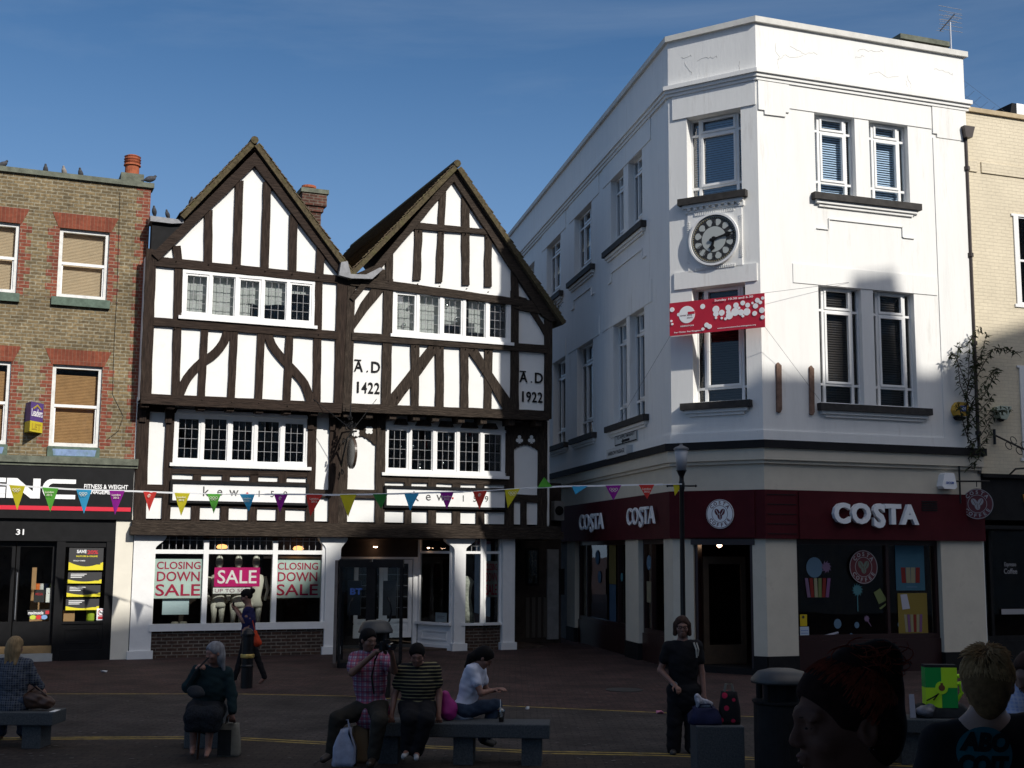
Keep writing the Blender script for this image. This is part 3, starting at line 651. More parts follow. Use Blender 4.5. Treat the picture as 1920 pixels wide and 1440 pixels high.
# --- shop window
rs = PG.R(288, 1037, 606, 1165); dS = -.02
uS0, uS1 = G(284, 1100)[0], G(608, 1100)[0]; zS = G(440, 1168)[1]; zT = G(440, 1035)[1]; zTop = zB
um1, um2 = G(384, 1100)[0], G(514, 1100)[0]
fr_ = MB()
fr_.box(PG, uS0, uS1, zT-.045, zT+.045, -.10, .02)
for u in (um1, um2): fr_.box(PG, u-.055, u+.055, zS, zTop-.1, -.10, .025)
fr_.box(PG, uS0-.02, uS0+.05, zS, zTop, -.10, .022); fr_.box(PG, uS1-.07, uS1, zS, zTop, -.10, .022)
SW = fr_.build('shop_window', M_wpaint, TF, bevel=.005)
mb = MB(); mb.box(PG, uS0-.02, uS1+.01, zS-.15, zS-.002, -.12, .09); mb.build('sill', M_wpaint, SW, bevel=.012)
mb = MB(); mb.box(PG, uS0, uS1, 0, zS-.152, -.12, .02); mb.build('stall_riser', M_plinthbrick, TF)
spans = ((uS0+.05, um1-.055), (um1+.055, um2-.055), (um2+.055, uS1-.07))
for a, b in spans:
    pane(PG, a, b, zS, zT-.045, -.04, M_glasst, SW)
    pane(PG, a, b, zT+.045, zTop-.02, -.045, M_glass, SW)
    ld = MB()
    n = int((b-a)/.135)
    for k in range(1, n): x = a+(b-a)*k/n; ld.box(PG, x-.006, x+.006, zT+.045, zTop-.03, -.052, -.038)
    ld.box(PG, a, b, zT+.045+.2, zT+.045+.213, -.053, -.037); ld.build('leading', M_leadcame, SW)
# interior of the shop
mb = MB()
mb.box(PG, uS0-.1, uGR, -.02, .05, -5, -.15); mb.box(PG, uS0-.1, uGR, 0, zTop, -5.1, -5); mb.box(PG, uS0-.15, uS0-.1, 0, zTop, -5, -.12); mb.box(PG, uS0-.1, uGR, zTop-.03, zTop+.03, -5, -.12)
mb.build('shop_room', M_voidwarm, TF)
mb = MB(); mb.box(PG, uS0+.02, uS1-.05, .05, zS-.1, -1.1, -.13); mb.build('display_plinth', mat('display_wood', (.22, .12, .06), .6, var=.3, vs=4), TF)
mb = MB(); mb.box(PG, uS0+.02, uS1-.05, zS-.1, zTop-.2, -1.5, -1.45); mb.build('display_back', M_void, TF)
M_lampglow = mat('warm_ceiling_lamp', (1, .6, .3), .5, emit=(1, .45, .15), es=2.2)
M_lampspot = mat('warm_spot_lamp', (1, .7, .45), .5, emit=(1, .62, .38), es=14)
for x, y in ((430, 1026), (577, 1029)):
    u, z = G(x, y); mb = MB(); p = PG.pt(u, z, -.9); mb.lathe([(.02, .07), (.10, .05), (.13, 0), (.10, -.03), (.01, -.04)], p, 14); mb.build('pendant_lamp', M_lampglow, TF)
# --- recessed entrance
PE = PG.off(-1.15)
def E_(x, y): return PE.uz(x, y)
uE0 = E_(636, 1100)[0]-1.2; ud1 = E_(782, 1100)[0]
zE_ = E_(700, 1044)[1]
mb = MB(); mb.box(PE, uE0-.6, ud1+.2, zE_, zB, -.1, 0); mb.build('entrance_header', mat('dark_brown_header', (.05, .04, .035), .8, var=.2), TF)
mb = MB()
mb.box(PE, uE0-.6, ud1, zE_-.05, zE_-.002, -.06, .03)
dr = thing('door', None, None, PE.pt(ud1-.5, 0, 0)); dr.parent = TF; dr.location = dr.location-TF.location
for q in ((749, 757), (775, 783)): pass
mb.box(PE, E_(774, 1100)[0], ud1, 0, zE_-.05, -.06, .03); mb.build('door_frame', M_wpaint, TF)
ud0 = E_(664, 1100)[0]
for a, b in ((ud0, E_(719, 1100)[0]), (E_(719, 1100)[0], E_(773, 1100)[0])):
    zt = zE_-.06; zb_ = E_(760, 1195)[1]; zg = E_(760, 1163)[1]; mb = MB(); s_ = .10
    for q in ((a+.004, b-.004, zt-s_, zt), (a+.004, a+s_, max(zb_, .1), zt-s_), (b-s_, b-.004, max(zb_, .1), zt-s_), (a+s_, b-s_, zg-.05, zg+.04), (a+s_, b-s_, max(zb_, .1), max(zb_, .1)+.12)): mb.box(PE, *q, -.05, 0)
    lf = mb.build('door_leaf', M_wpaint, dr)
    mb = MB(); mb.box(PE, a+s_, b-s_, max(zb_, .1)+.12, zg-.05, -.05, -.02); mb.box(PE, a+s_+.06, b-s_-.06, max(zb_, .1)+.18, zg-.11, -.02, -.008); mb.build('door_panel', M_wpaint, lf)
    pane(PE, a+s_, b-s_, zg+.04, zt-s_, -.03, M_glass, lf)
    ld = MB()
    for k in range(1, 5): zz = zg+.04+(zt-s_-zg-.04)*k/5; ld.box(PE, a+s_, b-s_, zz-.006, zz+.006, -.04, -.02)
    ld.box(PE, (a+b)/2-.005, (a+b)/2+.005, zg+.04, zt-s_, -.041, -.021)
    ld.build('glazing_bar', M_leadcame, lf)
mb = MB(); mb.box(PE, uE0, ud1, .0, .10, -.1, .35); mb.build('door_step', mat('dark_stone_step', (.05, .05, .05), .7, var=.2), TF)
u, z = E_(700, 1042); mb = MB(); mb.lathe([(.05, .02), (.05, 0), (.01, -.01)], PE.pt(u, z+.20, .16), 12); mb.build('entrance_lamp', M_lampspot, TF)
u, z = G(823, 1028); mb = MB(); mb.lathe([(.03, .02), (.03, 0), (.01, -.01)], PG.pt(u, z, -.75), 10); mb.build('spot_lamp', M_lampspot, TF)
# bay window returning to column three, then front bay
def pl2(A, B):
    t = math.atan2(B[1]-A[1], B[0]-A[0]); return Pl(A, t), math.hypot(B[0]-A[0], B[1]-A[1])
A_ = PE.pt(ud1+.02, 0, .02); B_ = PG.pt(G(850, 1150)[0]-.02, 0, -.06)
PW, LW = pl2(A_, B_)
zbs = PG.uz(870, 1168)[1]; zbt = PG.uz(900, 1036)[1]
def bay(P_, L_, panelled, par, n=1, lead=False, m0=.07):
    mb = MB(); zs = zbs
    mb.box(P_, 0, L_, zs-.06, zs-.002, -.02, .10); mb.box(P_, .0, L_, zbt-.03, zbt+.03, -.05, .02)
    for k in range(n+1): x = k*(L_-m0)/n; mb.box(P_, x, x+m0, zs, zB-.01, -.05, .025)
    o = mb.build('bay_window', M_wpaint, par, bevel=.005)
    pane(P_, m0, L_-m0, zs, zbt, -.02, M_glasst, o); pane(P_, m0, L_-m0, zbt, zB-.01, -.022, M_glass, o)
    if lead:
        ld = MB()
        for k in range(1, int(L_/.13)): x = k*.13; ld.box(P_, x-.005, x+.005, zbt+.03, zB-.01, -.03, -.012)
        ld.box(P_, m0, L_-m0, zbt+.15, zbt+.16, -.032, -.01); ld.build('leading', M_leadcame, o)
    mb = MB(); mb.box(P_, 0, L_, 0, zs-.061, -.06, .0)
    if panelled:
        mb.build('panel', M_wpaint, o); g = MB(); x0, x1, y0, y1 = .15, L_-.15, .22, zs-.2
        for q in ((x0, x1, y1-.03, y1), (x0, x1, y0, y0+.03), (x0, x0+.03, y0+.03, y1-.03), (x1-.03, x1, y0+.03, y1-.03)): g.box(P_, *q, .0, .02)
        g.box(P_, 0, L_, 0, .12, .0, .03); g.build('moulding', M_wpaint, o)
    else: mb.build('brick_riser', M_plinthbrick, o)
    return o
bay(PW, LW, True, TF)
uc, ud = G(872, 1100)[0], G(905, 1100)[0]; ue = G(941, 1100)[0]
P1, L1 = pl2(PG.pt(uc-.1, 0, -.02), PG.pt(ud, 0, .02)); bay(P1, L1, False, TF, lead=True)
P2, L2 = pl2(PG.pt(ud, 0, .02), PG.pt(ue+.02, 0, -.10)); BW = bay(P2, L2, False, TF)
# ---- posters of the sale: things standing in the window
M_pal = mat('pale_green_poster', (.55, .66, .62), .8, var=.06, vs=3); M_crim = mat('crimson_lettering', (.42, .03, .08), .7, var=.15); M_mag = mat('magenta_poster', (.52, .015, .16), .7, var=.1)
M_wh = mat('white_card', (.78, .78, .76), .7, var=.05); M_gr = mat('grey_lettering', (.25, .12, .16), .7)
def poster(pl, r, label, lines, mbg, mfg, d=-.055, bold=.012, group=None, thick=.004, mg=.05):
    u0, u1, z0, z1 = r; t = thing('poster', label, 'poster', pl.pt((u0+u1)/2, z0, d), group)
    mb = MB(); mb.box(pl, u0, u1, z0, z1, d-thick, d); mb.build('sheet', mbg, t)
    lt = MB()
    for s, f0, f1, wf in lines:
        h = (z1-z0)*(f1-f0); put(lt, text(s, h=h, w=(u1-u0)*wf, ext=.001, bold=bold), pl, (u0+u1)/2, z0+(z1-z0)*(f0+f1)/2, d+.003)
    lt.build('lettering', mfg, t); return t
CDS = (('CLOSING', .74, .93, .88), ('DOWN', .43, .68, .86), ('SALE', .06, .36, .90))
poster(PG, PG.R(288, 1048, 381.5, 1122), 'pale green closing down sale poster in the left pane of the shop window', CDS, M_pal, M_crim)
poster(PG, PG.R(515.5, 1050, 602, 1121), 'pale green closing down sale poster in the right pane beside the second column', CDS, M_pal, M_crim)
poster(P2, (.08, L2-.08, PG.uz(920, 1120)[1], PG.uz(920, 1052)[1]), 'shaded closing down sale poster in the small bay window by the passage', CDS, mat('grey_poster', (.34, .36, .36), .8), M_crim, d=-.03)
t = poster(PG, PG.R(402.5, 1064, 488, 1100), 'magenta sale poster hanging in front of the mannequins', (('SALE', .16, .86, .86),), M_mag, M_wh, d=-.052)
t = poster(PG, PG.R(400, 1102, 470, 1113), 'white up to half price strip under the magenta sale poster', (('UP TO 50%', .2, .8, .9),), M_wh, M_gr, d=-.05, bold=0)
poster(PG, PG.R(306, 1124, 356, 1153), 'small pale blue notice at the foot of the left pane', (('. . .', .5, .52, .5),), mat('pale_blue_card', (.55, .68, .72), .8), M_wh, d=-.15)
# mannequins
M_man = mat('cream_mannequin', (.66, .64, .55), .5, var=.05); M_strap = mat('grey_headband', (.3, .3, .28), .6)
for i, (x, nm) in enumerate(((411, 'leftmost of the three cream mannequins behind the magenta sale poster'), (447, 'middle one of the three cream mannequins behind the magenta sale poster'), (480, 'rightmost of the three cream mannequins behind the magenta sale poster'))):
    dd = -.45; u, z = PG.off(dd).uz(x, 1066); hd = PG.pt(u, z+.25, dd); base = PG.pt(u, zS-.1, dd)
    t = thing('mannequin', nm, 'mannequin', base, 'mannequins in the shop window')
    body = MB(); k = 10
    body.lathe([(.002, .0), (.075, .03), (.095, .10), (.10, .17), (.085, .25), (.04, .30), (.002, .31)][:], hd-Vector((0, 0, .25)), 16, .8, .95)
    o = body.build('head', M_man, t, smooth=True)
    s_ = MB(); s_.lathe([(.098, .09), (.103, .10), (.103, .16), (.098, .17)], hd-Vector((0, 0, .25)), 16, .82, .97); s_.build('headband', M_strap, o)
    body = MB(); body.tube([hd+Vector((0, 0, -.22)), hd+Vector((0, 0, -.36))], [.045, .05], 10)
    body.lathe([(.05, -.36), (.16, -.40), (.20, -.50), (.15, -.75), (.13, -.90), (.17, -1.05), (.16, -1.10)], hd, 16, 1, .6)
    for sx in (-1, 1):
        q = hd+PG.T*sx*.2; body.tube([q+Vector((0, 0, -.43)), q+PG.T*sx*.08+Vector((0, 0, -.72)), q+PG.N*.12+Vector((0, 0, -.95))], [.05, .04, .03], 8)
        lg = hd+PG.T*sx*.085; zl = zS-.1-hd.z
        body.tube([lg+Vector((0, 0, -1.0)), lg+Vector((0, 0, (zl-1.0)/2)), lg+Vector((0, 0, zl))], [.085, .06, .035], 10)
    body.build('body', M_man, t, smooth=True)
# display pots
for x, y, nm in ((332, 1158, 'left cream pot on the display shelf'), (348, 1158, 'right cream pot on the display shelf')):
    u, z = G(x, y); mb = MB(); mb.lathe([(.05, 0), (.075, .02), (.08, .12), (.06, .13)], PG.pt(u, zS-.1, -.3), 14); tag(mb.build('pot', mat('cream_pot', (.6, .56, .45), .6), None, smooth=True), nm, 'pot', 'pots in the shop window')
# white dress on a stand in the bay
u, z = G(888, 1085); p = PG.pt(u, 0, -.5)
t = thing('dress_form', 'white lace dress on a stand inside the small bay window', 'dress form', p)
mb = MB(); mb.lathe([(.22, .62), (.2, .8), (.12, 1.2), (.15, 1.45), (.19, 1.6), (.1, 1.7), (.04, 1.72)], p, 18, 1, .6); mb.build('dress', mat('white_lace', (.4, .41, .36), .9, var=.5, vs=14), t, smooth=True)
mb = MB(); mb.tube([p, p+Vector((0, 0, .7))], .02, 8); mb.lathe([(.16, 0), (.16, .02), (.02, .03)], p+Vector((0, 0, .05)), 16); mb.build('stand', M_black, t)
u, z = PW.uz(815, 1150); t = thing('notice', 'small white notice propped on the ledge of the entrance bay window', 'notice', PW.pt(LW*.5, zbs, -.08))
mb = MB(); mb.box(PW, LW*.45, LW*.78, zbs, zbs+.22, -.10, -.09); mb.build('card', M_wh, t); mb = MB(); mb.box(PW, LW*.5, LW*.72, zbs+.13, zbs+.14, -.09, -.088); mb.box(PW, LW*.5, LW*.7, zbs+.09, zbs+.1, -.09, -.088); mb.build('print', M_gr, t)

# ================================================================ brick building on the left
BB = thing('brick_building', 'yellow stock brick building with red brick window dressings and a black fitness shop below', 'building', PG.pt(-2.2, 0, -3))
pb = PG.off(-.02)
ub1 = pb.uz(272, 600)[0]; ub0 = ub1-9.5
zt_ = (pb.uz(280, 352)[1]+pb.uz(20, 325)[1])/2; zc = (pb.uz(250, 864)[1]+pb.uz(5, 851)[1])/2
wins = [mid(pb, 107+2, 203, 428, 434, 557, 563), mid(pb, 97-2, 188+1, 682, 688, 838, 838)]
wp = wins[0][1]-wins[0][0]; gap = pb.uz(110, 490)[0]-pb.uz(35, 480)[0]
allw = []
for k in range(4):
    for r in wins: allw.append((r[0]-k*(wp+gap), r[1]-k*(wp+gap), r[2], r[3]))
mb = MB(); holed(mb, pb, ub0, ub1, zc, zt_, allw, depth=.14)
mb.box(pb, ub1-.25, ub1-.001, zc, zt_, -8, -.001); mb.box(pb, ub0, ub1, 0, zt_, -8.2, -8); mb.box(pb, ub0, ub0+.2, 0, zt_, -8, -.001)
mb.build('brick_wall', M_stock, BB)
mb = MB(); mb.box(pb, ub0, ub1, zt_-.3, zt_-.2, -8, -.2); mb.build('flat_roof', M_lead, BB)
mb = MB(); mb.box(pb, ub0-.05, ub1+.06, zt_+.001, zt_+.11, -.35, .07); mb.build('coping', M_coping, BB, bevel=.015)
# red dressings: toothed jambs, gauged arches, corner quoin
rh = .075
def toothed(u_in, direction, z0, z1, w_a=.24, w_b=.13, nm='red_jamb'):
    mb = MB(); z = math.floor(z0/rh)*rh; i = 0; pts_l = []
    while z < z1-1e-6:
        a = max(z, z0); b = min(z+rh*3 if False else z+rh, z1); wd = w_a if (int(round(z/rh)) // 2) % 2 == 0 else w_b
        wd += random.uniform(-.01, .01)
        u2 = u_in+direction*wd; A, B = min(u_in, u2), max(u_in, u2)
        mb.face([pb.pt(A, a, .004), pb.pt(B, a, .004), pb.pt(B, b, .004), pb.pt(A, b, .004)], [(A, a), (B, a), (B, b), (A, b)])
        z += rh
    return mb
for r in allw:
    ha = .33
    mb = toothed(r[0], -1, r[2]-.03, r[3]+.02); m2 = toothed(r[1], 1, r[2]-.03, r[3]+.02)
    mb.build('red_brick_jamb', M_red, BB); m2.build('red_brick_jamb', M_red, BB)
    mb = MB(); q = [(r[0]-.03, r[3]+.0), (r[1]+.03, r[3]+.0), (r[1]+.17, r[3]+ha), (r[0]-.17, r[3]+ha)]; mb.prism(pb, q, -.02, .012); mb.build('red_brick_arch', M_redv, BB)
mb = toothed(ub1-.001, -1, zc, zt_-.02, .30, .17); mb.build('red_brick_quoin', M_red, BB)
# sash windows
M_blind = {0: mat('beige_blind', (.50, .37, .25), .9, var=.05), 1: mat('bamboo_blind', (.36, .20, .09), .9, var=.15, vs=8)}
def sash(pl, r, par, kind):
    u0, u1, z0, z1 = r; d = -.085; f = .075
    mb = MB()
    for q in ((u0, u1, z1-f, z1), (u0, u1, z0, z0+f*1.1), (u0, u0+f, z0+f*1.1, z1-f), (u1-f, u1, z0+f*1.1, z1-f)): mb.box(pl, *q, d-.08, d+.02)
    w = mb.build('sash_window', mat('chalky_white_paint', (.70, .70, .68), .8, var=.15, vs=9, dirt=(.42, .40, .36), ds=9, dpos=.6), par)
    zm = z0+(z1-z0)*.5
    mb = MB(); mb.box(pl, u0+f, u1-f, zm-.03, zm+.03, d-.03, d+.01); mb.box(pl, u0+f, u0+f+.03, z0+f, zm-.03, d-.06, d-.02); mb.box(pl, u1-f-.03, u1-f, z0+f, zm-.03, d-.06, d-.02); mb.build('meeting_rail', M_wpaint, w)
    pane(pl, u0+f, u1-f, zm+.03, z1-f, d-.02, M_glass, w); pane(pl, u0+f, u1-f, z0+f, zm-.03, d-.05, M_glass, w)
    bl = MB(); zb = z0+.02; zt2 = z1-(.02 if kind == 0 else .17); n = int((zt2-zb)/.032)
    for k in range(n):
        a = zb+k*.032; dd = d-.13
        bl.face([pl.pt(u0+.05, a, dd+.008), pl.pt(u1-.05, a, dd+.008), pl.pt(u1-.05, a+.03, dd-.002), pl.pt(u0+.05, a+.03, dd-.002)])
        bl.face([pl.pt(u0+.05, a+.03, dd-.002), pl.pt(u1-.05, a+.03, dd-.002), pl.pt(u1-.05, a+.032, dd+.008), pl.pt(u0+.05, a+.032, dd+.008)])
    bl.build('blind', M_blind[kind], w)
    mb = MB(); mb.box(pl, u0, u1, z0-.05, z1, d-.45, d-.4); mb.build('dark_room', M_void, w)
    return w
for i, r in enumerate(allw):
    w = sash(pb, r, BB, i % 2)
    if i % 2 == 0:
        mb = MB(); mb.box(pb, r[0]-.10, r[1]+.07, r[2]-.19, r[2]-.01, -.1, .09); mb.build('window_sill', M_green, w, bevel=.01)
    else:
        mb = MB(); mb.box(pb, r[0]-.02, r[1]+.02, zc-.02, r[2]-.002, -.1, .06); o = mb.build('window_sill', M_green, w, bevel=.01)
        mb = MB(); mb.prism(pb, [(r[0]+.10, zc+.03), (r[1]-.08, zc+.03), (r[1]-.05, r[2]-.06), (r[0]+.08, r[2]-.06)], .055, .064); mb.build('blue_panel', mat('flaking_blue_paint', (.20, .28, .45), .8, var=.2, vs=8, dirt=(.12, .2, .17), ds=5, dpos=.5), o)
# cracks / cable
mb = MB(); mb.tube([pb.pt(*pb.uz(225, 360), .01), pb.pt(*pb.uz(219, 560), .01), pb.pt(*pb.uz(214, 640), .01), pb.pt(*pb.uz(211, 740), .01), pb.pt(*pb.uz(231, 780), .01), pb.pt(*pb.uz(222, 808), .01), pb.pt(*pb.uz(200, 825), .01)], .006, 5); mb.build('cable', M_black, BB)
# cornice and shopfront
mb = MB(); mb.box(pb, ub0, ub1-.02, zc-.14, zc, -.1, .17); mb.box(pb, ub0, ub1-.02, zc-.2, zc-.14-.002, -.1, .12); mb.build('cornice', M_coping, BB, bevel=.02)
fz1 = zc-.2; fz0 = (pb.uz(240, 982)[1]+pb.uz(5, 964)[1])/2
uf1 = pb.uz(249, 920)[0]
mb = MB(); mb.box(pb, ub0, uf1, fz0, fz1-.002, -.1, .10); mb.build('fascia', M_black, BB, bevel=.01)
M_redstripe = mat('red_stripe_paint', (.62, .004, .03), .5); M_signwhite = mat('sign_white', (.85, .85, .85), .5)
r = pb.R(0, 947, 244, 961); mb = MB(); mb.box(pb, ub0+.5, r[1], r[2]+.04, r[3]-.03, .10, .112); mb.build('red_stripe', M_redstripe, BB)
# letters of the shop sign
lt = MB()
def L_poly(pts, h, w_, u, z):
    lt.prism(pb, [(u+x*w_, z+y*h) for x, y in pts], .10, .118)
zb0 = (pb.uz(70, 935)[1]); zb1 = pb.uz(70, 898)[1]; h = zb1-zb0
for ch, xa, xb in (('G', -90, 10), ('N', 12, 75), ('C', 79, 141)):
    ua, ubb = pb.uz(xa, 917)[0], pb.uz(xb, 917)[0]; w_ = ubb-ua; T_ = .17
    if ch == 'N':
        L_poly([(0, 0), (.22, 0), (.22, .62), (.72, 0), (1, 0), (1, 1), (.78, 1), (.78, .36), (.3, 1), (0, 1)], h, w_, ua, zb0)
    else:
        pts = []
        for a in range(90, 271, 15): pts.append((.28+.28*math.cos(math.radians(a)), .5+.5*math.sin(math.radians(a))))
        pts = [(1, 1)]+pts+[(1, 0), (1, T_+.05)]
        for a in range(270, 89, -15): pts.append((.33+.16*math.cos(math.radians(a)), .5+.28*math.sin(math.radians(a))))
        pts += [(1, 1-T_-.05)]
        L_poly(pts, h, w_, ua, zb0)
        if ch == 'G': L_poly([(.55, .55), (1, .55), (1, .23), (.8, .23), (.8, .4), (.55, .4)], h, w_, ua, zb0)
r1 = pb.R(157, 909, 239, 917.5); put(lt, text('FITNESS & WEIGHT', h=(r1[3]-r1[2]), w=r1[1]-r1[0], bold=.02), pb, (r1[0]+r1[1])/2, (r1[2]+r1[3])/2, .108)
r1 = pb.R(157, 919, 219, 927); put(lt, text('MANAGEMENT', h=(r1[3]-r1[2]), w=r1[1]-r1[0], bold=.02), pb, (r1[0]+r1[1])/2, (r1[2]+r1[3])/2, .108)
r1 = pb.R(30, 992, 45, 1003); put(lt, text('31', h=(r1[3]-r1[2]), w=r1[1]-r1[0], bold=.02), pb, (r1[0]+r1[1])/2, (r1[2]+r1[3])/2, .03)
lt.build('sign_lettering', M_signwhite, BB)
# pillar between the shops
mb = MB(); up0, up1 = pb.uz(212, 1100)[0], G(246, 1100)[0]; mb.box(pb, up0, up1-.004, 0, fz0+.1, -.2, .035); mb.build('cream_pillar', mat('cream_pillar_paint', (.74, .70, .60), .75, var=.05, dirt=(.3, .27, .22), ds=3, dpos=.72), BB)
# timber front
us1 = up0; zt1 = fz0; zh = pb.uz(100, 1011)[1]
ux = pb.uz(116, 1090)[0]; uxd = pb.uz(108, 1090)[0]
mb = MB()
mb.box(pb, ub0, us1, zh-.04, zh+.03, -.12, .03)
mb.box(pb, ub0, us1, zh+.03, zt1, -.12, -.0)
mb.box(pb, uxd-.05, ux+.04, 0, zh-.04, -.12, .02)
mb.box(pb, us1-.17, us1, 0, zh-.04, -.12, .02)
zst = pb.uz(160, 1165)[1]
mb.box(pb, ux+.04, us1-.17, .0, zst, -.12, .0); mb.box(pb, ux+.04, us1-.17, zst-.05, zst, -.001, .03)
for q in ((ux+.12, us1-.25, zst-.17, zst-.15), (ux+.12, us1-.25, .35, .37), (ux+.12, ux+.14, .37, zst-.17), (us1-.27, us1-.25, .37, zst-.17)): mb.box(pb, *q, .0, .015)
mb.box(pb, ux+.04, us1-.17, 0, .22, .001, .04)
mb.box(pb, ux+.04, us1-.17, zh-.16, zh-.04, -.1, -.02)
SF = mb.build('shopfront', M_black, BB)
pane(pb, ux+.04, us1-.17, zst, zh-.1, -.05, M_glasst, SF)
mb = MB(); mb.box(pb, ub0, us1, 0, .04, -4, -.13); mb.box(pb, ub0, us1, 0, zt1, -4.1, -4); mb.box(pb, us1, us1+.05, 0, zt1, -4, -.13); mb.box(pb, ub0, us1, zt1-.05, zt1, -4, -.13); mb.build('shop_room', M_voidwarm, BB)
# door pair (left), step
dz0 = pb.uz(60, 1212)[1]; us_d = uxd-.05
mb = MB(); dd_ = -.14
ua0 = pb.uz(-60, 1100)[0]
for a, b in ((pb.uz(28, 1100)[0], us_d), (ua0, pb.uz(26, 1100)[0])):
    m3 = MB(); s_ = .07
    zg = pb.uz(60, 1166)[1]
    for q in ((a, b, zh-.16, zh-.05), (a, a+s_, dz0, zh-.16), (b-s_, b, dz0, zh-.16), (a+s_, b-s_, dz0, zg)): m3.box(pb, *q, dd_-.05, dd_)
    dl = m3.build('door', M_black, BB)
    pane(pb, a+s_, b-s_, zg, zh-.16, dd_-.03, M_glasst, dl)
    m3 = MB(); hu = a+s_*.5; m3.tube([pb.pt(hu, zg+.05, dd_), pb.pt(hu, zg+.05, dd_+.06), pb.pt(hu, zg+1.0, dd_+.06), pb.pt(hu, zg+1.0, dd_)], .012, 8); m3.build('door_handle', M_lead, dl)
mb = MB(); mb.box(pb, ub0, us_d+.0, .16, dz0+.0, -.6, -.06); mb.build('door_threshold', mat('tan_threshold', (.30, .20, .10), .8, var=.2), BB)
mb = MB(); mb.box(pb, ub0, us_d+.02, 0, .155, -.6, .05); mb.build('door_step', mat('stone_step', (.36, .37, .36), .8, var=.15), BB)
# things in the fitness shop: counter, posters
u, z = pb.uz(85, 1160); t = thing('shop_counter', 'pale wooden counter with tubs inside the fitness shop doorway', 'counter', pb.pt(u, .0, -.6))
r = pb.R(60, 1065, 108, 1166)
M_beech = mat('beech_panel', (.48, .27, .12), .6, var=.12, vs=4)
mb = MB(); mb.box(pb, r[0], r[1]+.1, .05, r[2]+.55, -.75, -.55); mb.box(pb, r[0], r[0]+.09, r[2]+.55, r[3], -.75, -.55); mb.build('counter_body', M_beech, t)
for i, (fx, c_, nm) in enumerate(((.25, (.75, .18, .03), 'orange_tub'), (.42, (.7, .7, .68), 'white_tub'), (.62, (.10, .12, .25), 'blue_tub'), (.85, (.5, .7, .2), 'green_tub'))):
    mb = MB(); mb.lathe([(.05, 0), (.055, .01), (.055, .16), (.045, .17), (.045, .21)], pb.pt(r[0]+(r[1]-r[0])*fx, r[2]+.56, -.62), 14); mb.build('tub', mat(nm, c_, .5), t)
M_pblk = mat('poster_black', (.03, .03, .032), .5); M_pyel = mat('poster_yellow', (.72, .62, .02), .5); M_pred = mat('poster_red', (.5, .02, .03), .5)
def fposter(x0, y0, x1, y1, label, big=False):
    r = pb.R(x0, y0, x1, y1); u0, u1, z0, z1 = r; d = -.045; hh = z1-z0; ww = u1-u0
    t = thing('poster', label, 'poster', pb.pt((u0+u1)/2, z0, d), 'posters in the fitness shop window')
    mb = MB(); mb.box(pb, u0, u1, z0, z1, d-.004, d); mb.build('sheet', M_pblk, t)
    pts = [(u0, z0), (u1, z0), (u1, z0+hh*.38)]
    for k in range(13): s_ = 1-k/12; pts.append((u0+ww*s_, z0+hh*(.36-.20*math.sin(s_*math.pi)+.0)))
    mb = MB(); mb.prism(pb, pts, d, d+.002); mb.build('yellow_band', M_pyel, t)
    mb = MB(); mb.box(pb, u0+ww*.6, u0+ww*.92, z0+hh*.25, z0+hh*.55, d+.0021, d+.004); mb.build('card_picture', M_pblk, t)
    lt_ = MB()
    if big:
        put(lt_, text('SAVE', h=hh*.15, w=ww*.28, bold=.03, ext=.001), pb, u0+ww*.36, z0+hh*.83, d+.003)
        m5 = MB(); put(m5, text('20%', h=hh*.18, w=ww*.32, bold=.03, ext=.001), pb, u0+ww*.68, z0+hh*.80, d+.003); m5.build('lettering', M_pred, t)
        m5 = MB(); put(m5, text('IN-STORE & ONLINE', h=hh*.07, w=ww*.62, bold=.03, ext=.001), pb, u0+ww*.52, z0+hh*.62, d+.003); m5.build('lettering', M_pyel, t)
        put(lt_, text('GOLD CARD', h=hh*.05, w=ww*.35, bold=.02, ext=.001), pb, u0+ww*.3, z0+hh*.42, d+.003)
    else:
        for k in range(3): lt_.box(pb, u0+ww*.08, u0+ww*(.55-.07*k), z0+hh*(.80-.14*k), z0+hh*(.86-.14*k), d+.0022, d+.0035)
    lt_.build('lettering', M_signwhite, t); return t
fposter(129.5, 1027, 194, 1069, 'largest black and yellow save poster at the top of the fitness shop window', True)
fposter(127.5, 1073, 191, 1094, 'second black and yellow poster from the top in the fitness shop window')
fposter(125.5, 1097.5, 188.5, 1119, 'third black and yellow poster from the top in the fitness shop window')
fposter(123.5, 1123, 186, 1144, 'lowest black and yellow poster in the fitness shop window')
t = thing('notice', 'small white and red no smoking sticker in the corner of the shop window', 'sticker', pb.pt(*pb.uz(190, 1150), -.04)); r = pb.R(181.5, 1141, 198, 1163)
mb = MB(); mb.box(pb, *r, -.044, -.04); mb.build('sheet', M_signwhite, t)
mb = MB(); ring(mb, pb, (r[0]+r[1])/2, r[2]+(r[3]-r[2])*.64, .055, .068, -.04, -.037, 20); mb.box(pb, r[0]+.03, r[1]-.03, r[2]+.02, r[2]+.08, -.04, -.037); mb.build('mark', M_pred, t)
mb = MB(); uu = (r[0]+r[1])/2; zz = r[2]+(r[3]-r[2])*.64; mb.prism(pb, [(uu-.045, zz+.035), (uu-.035, zz+.045), (uu+.045, zz-.035), (uu+.035, zz-.045)], -.04, -.0365); mb.box(pb, uu-.04, uu+.03, zz-.006, zz+.006, -.04, -.036); mb.build('cigarette_mark', M_pblk, t)
for x0, x1, nm in ((120, 141, 'tan cardboard box standing in the fitness shop window'),):
    r = pb.R(x0, 1145, x1, 1165); mb = MB(); mb.box(pb, r[0], r[1], zst, r[3], -.4, -.15); tag(mb.build('cardboard_box', M_beech, None), nm, 'box')
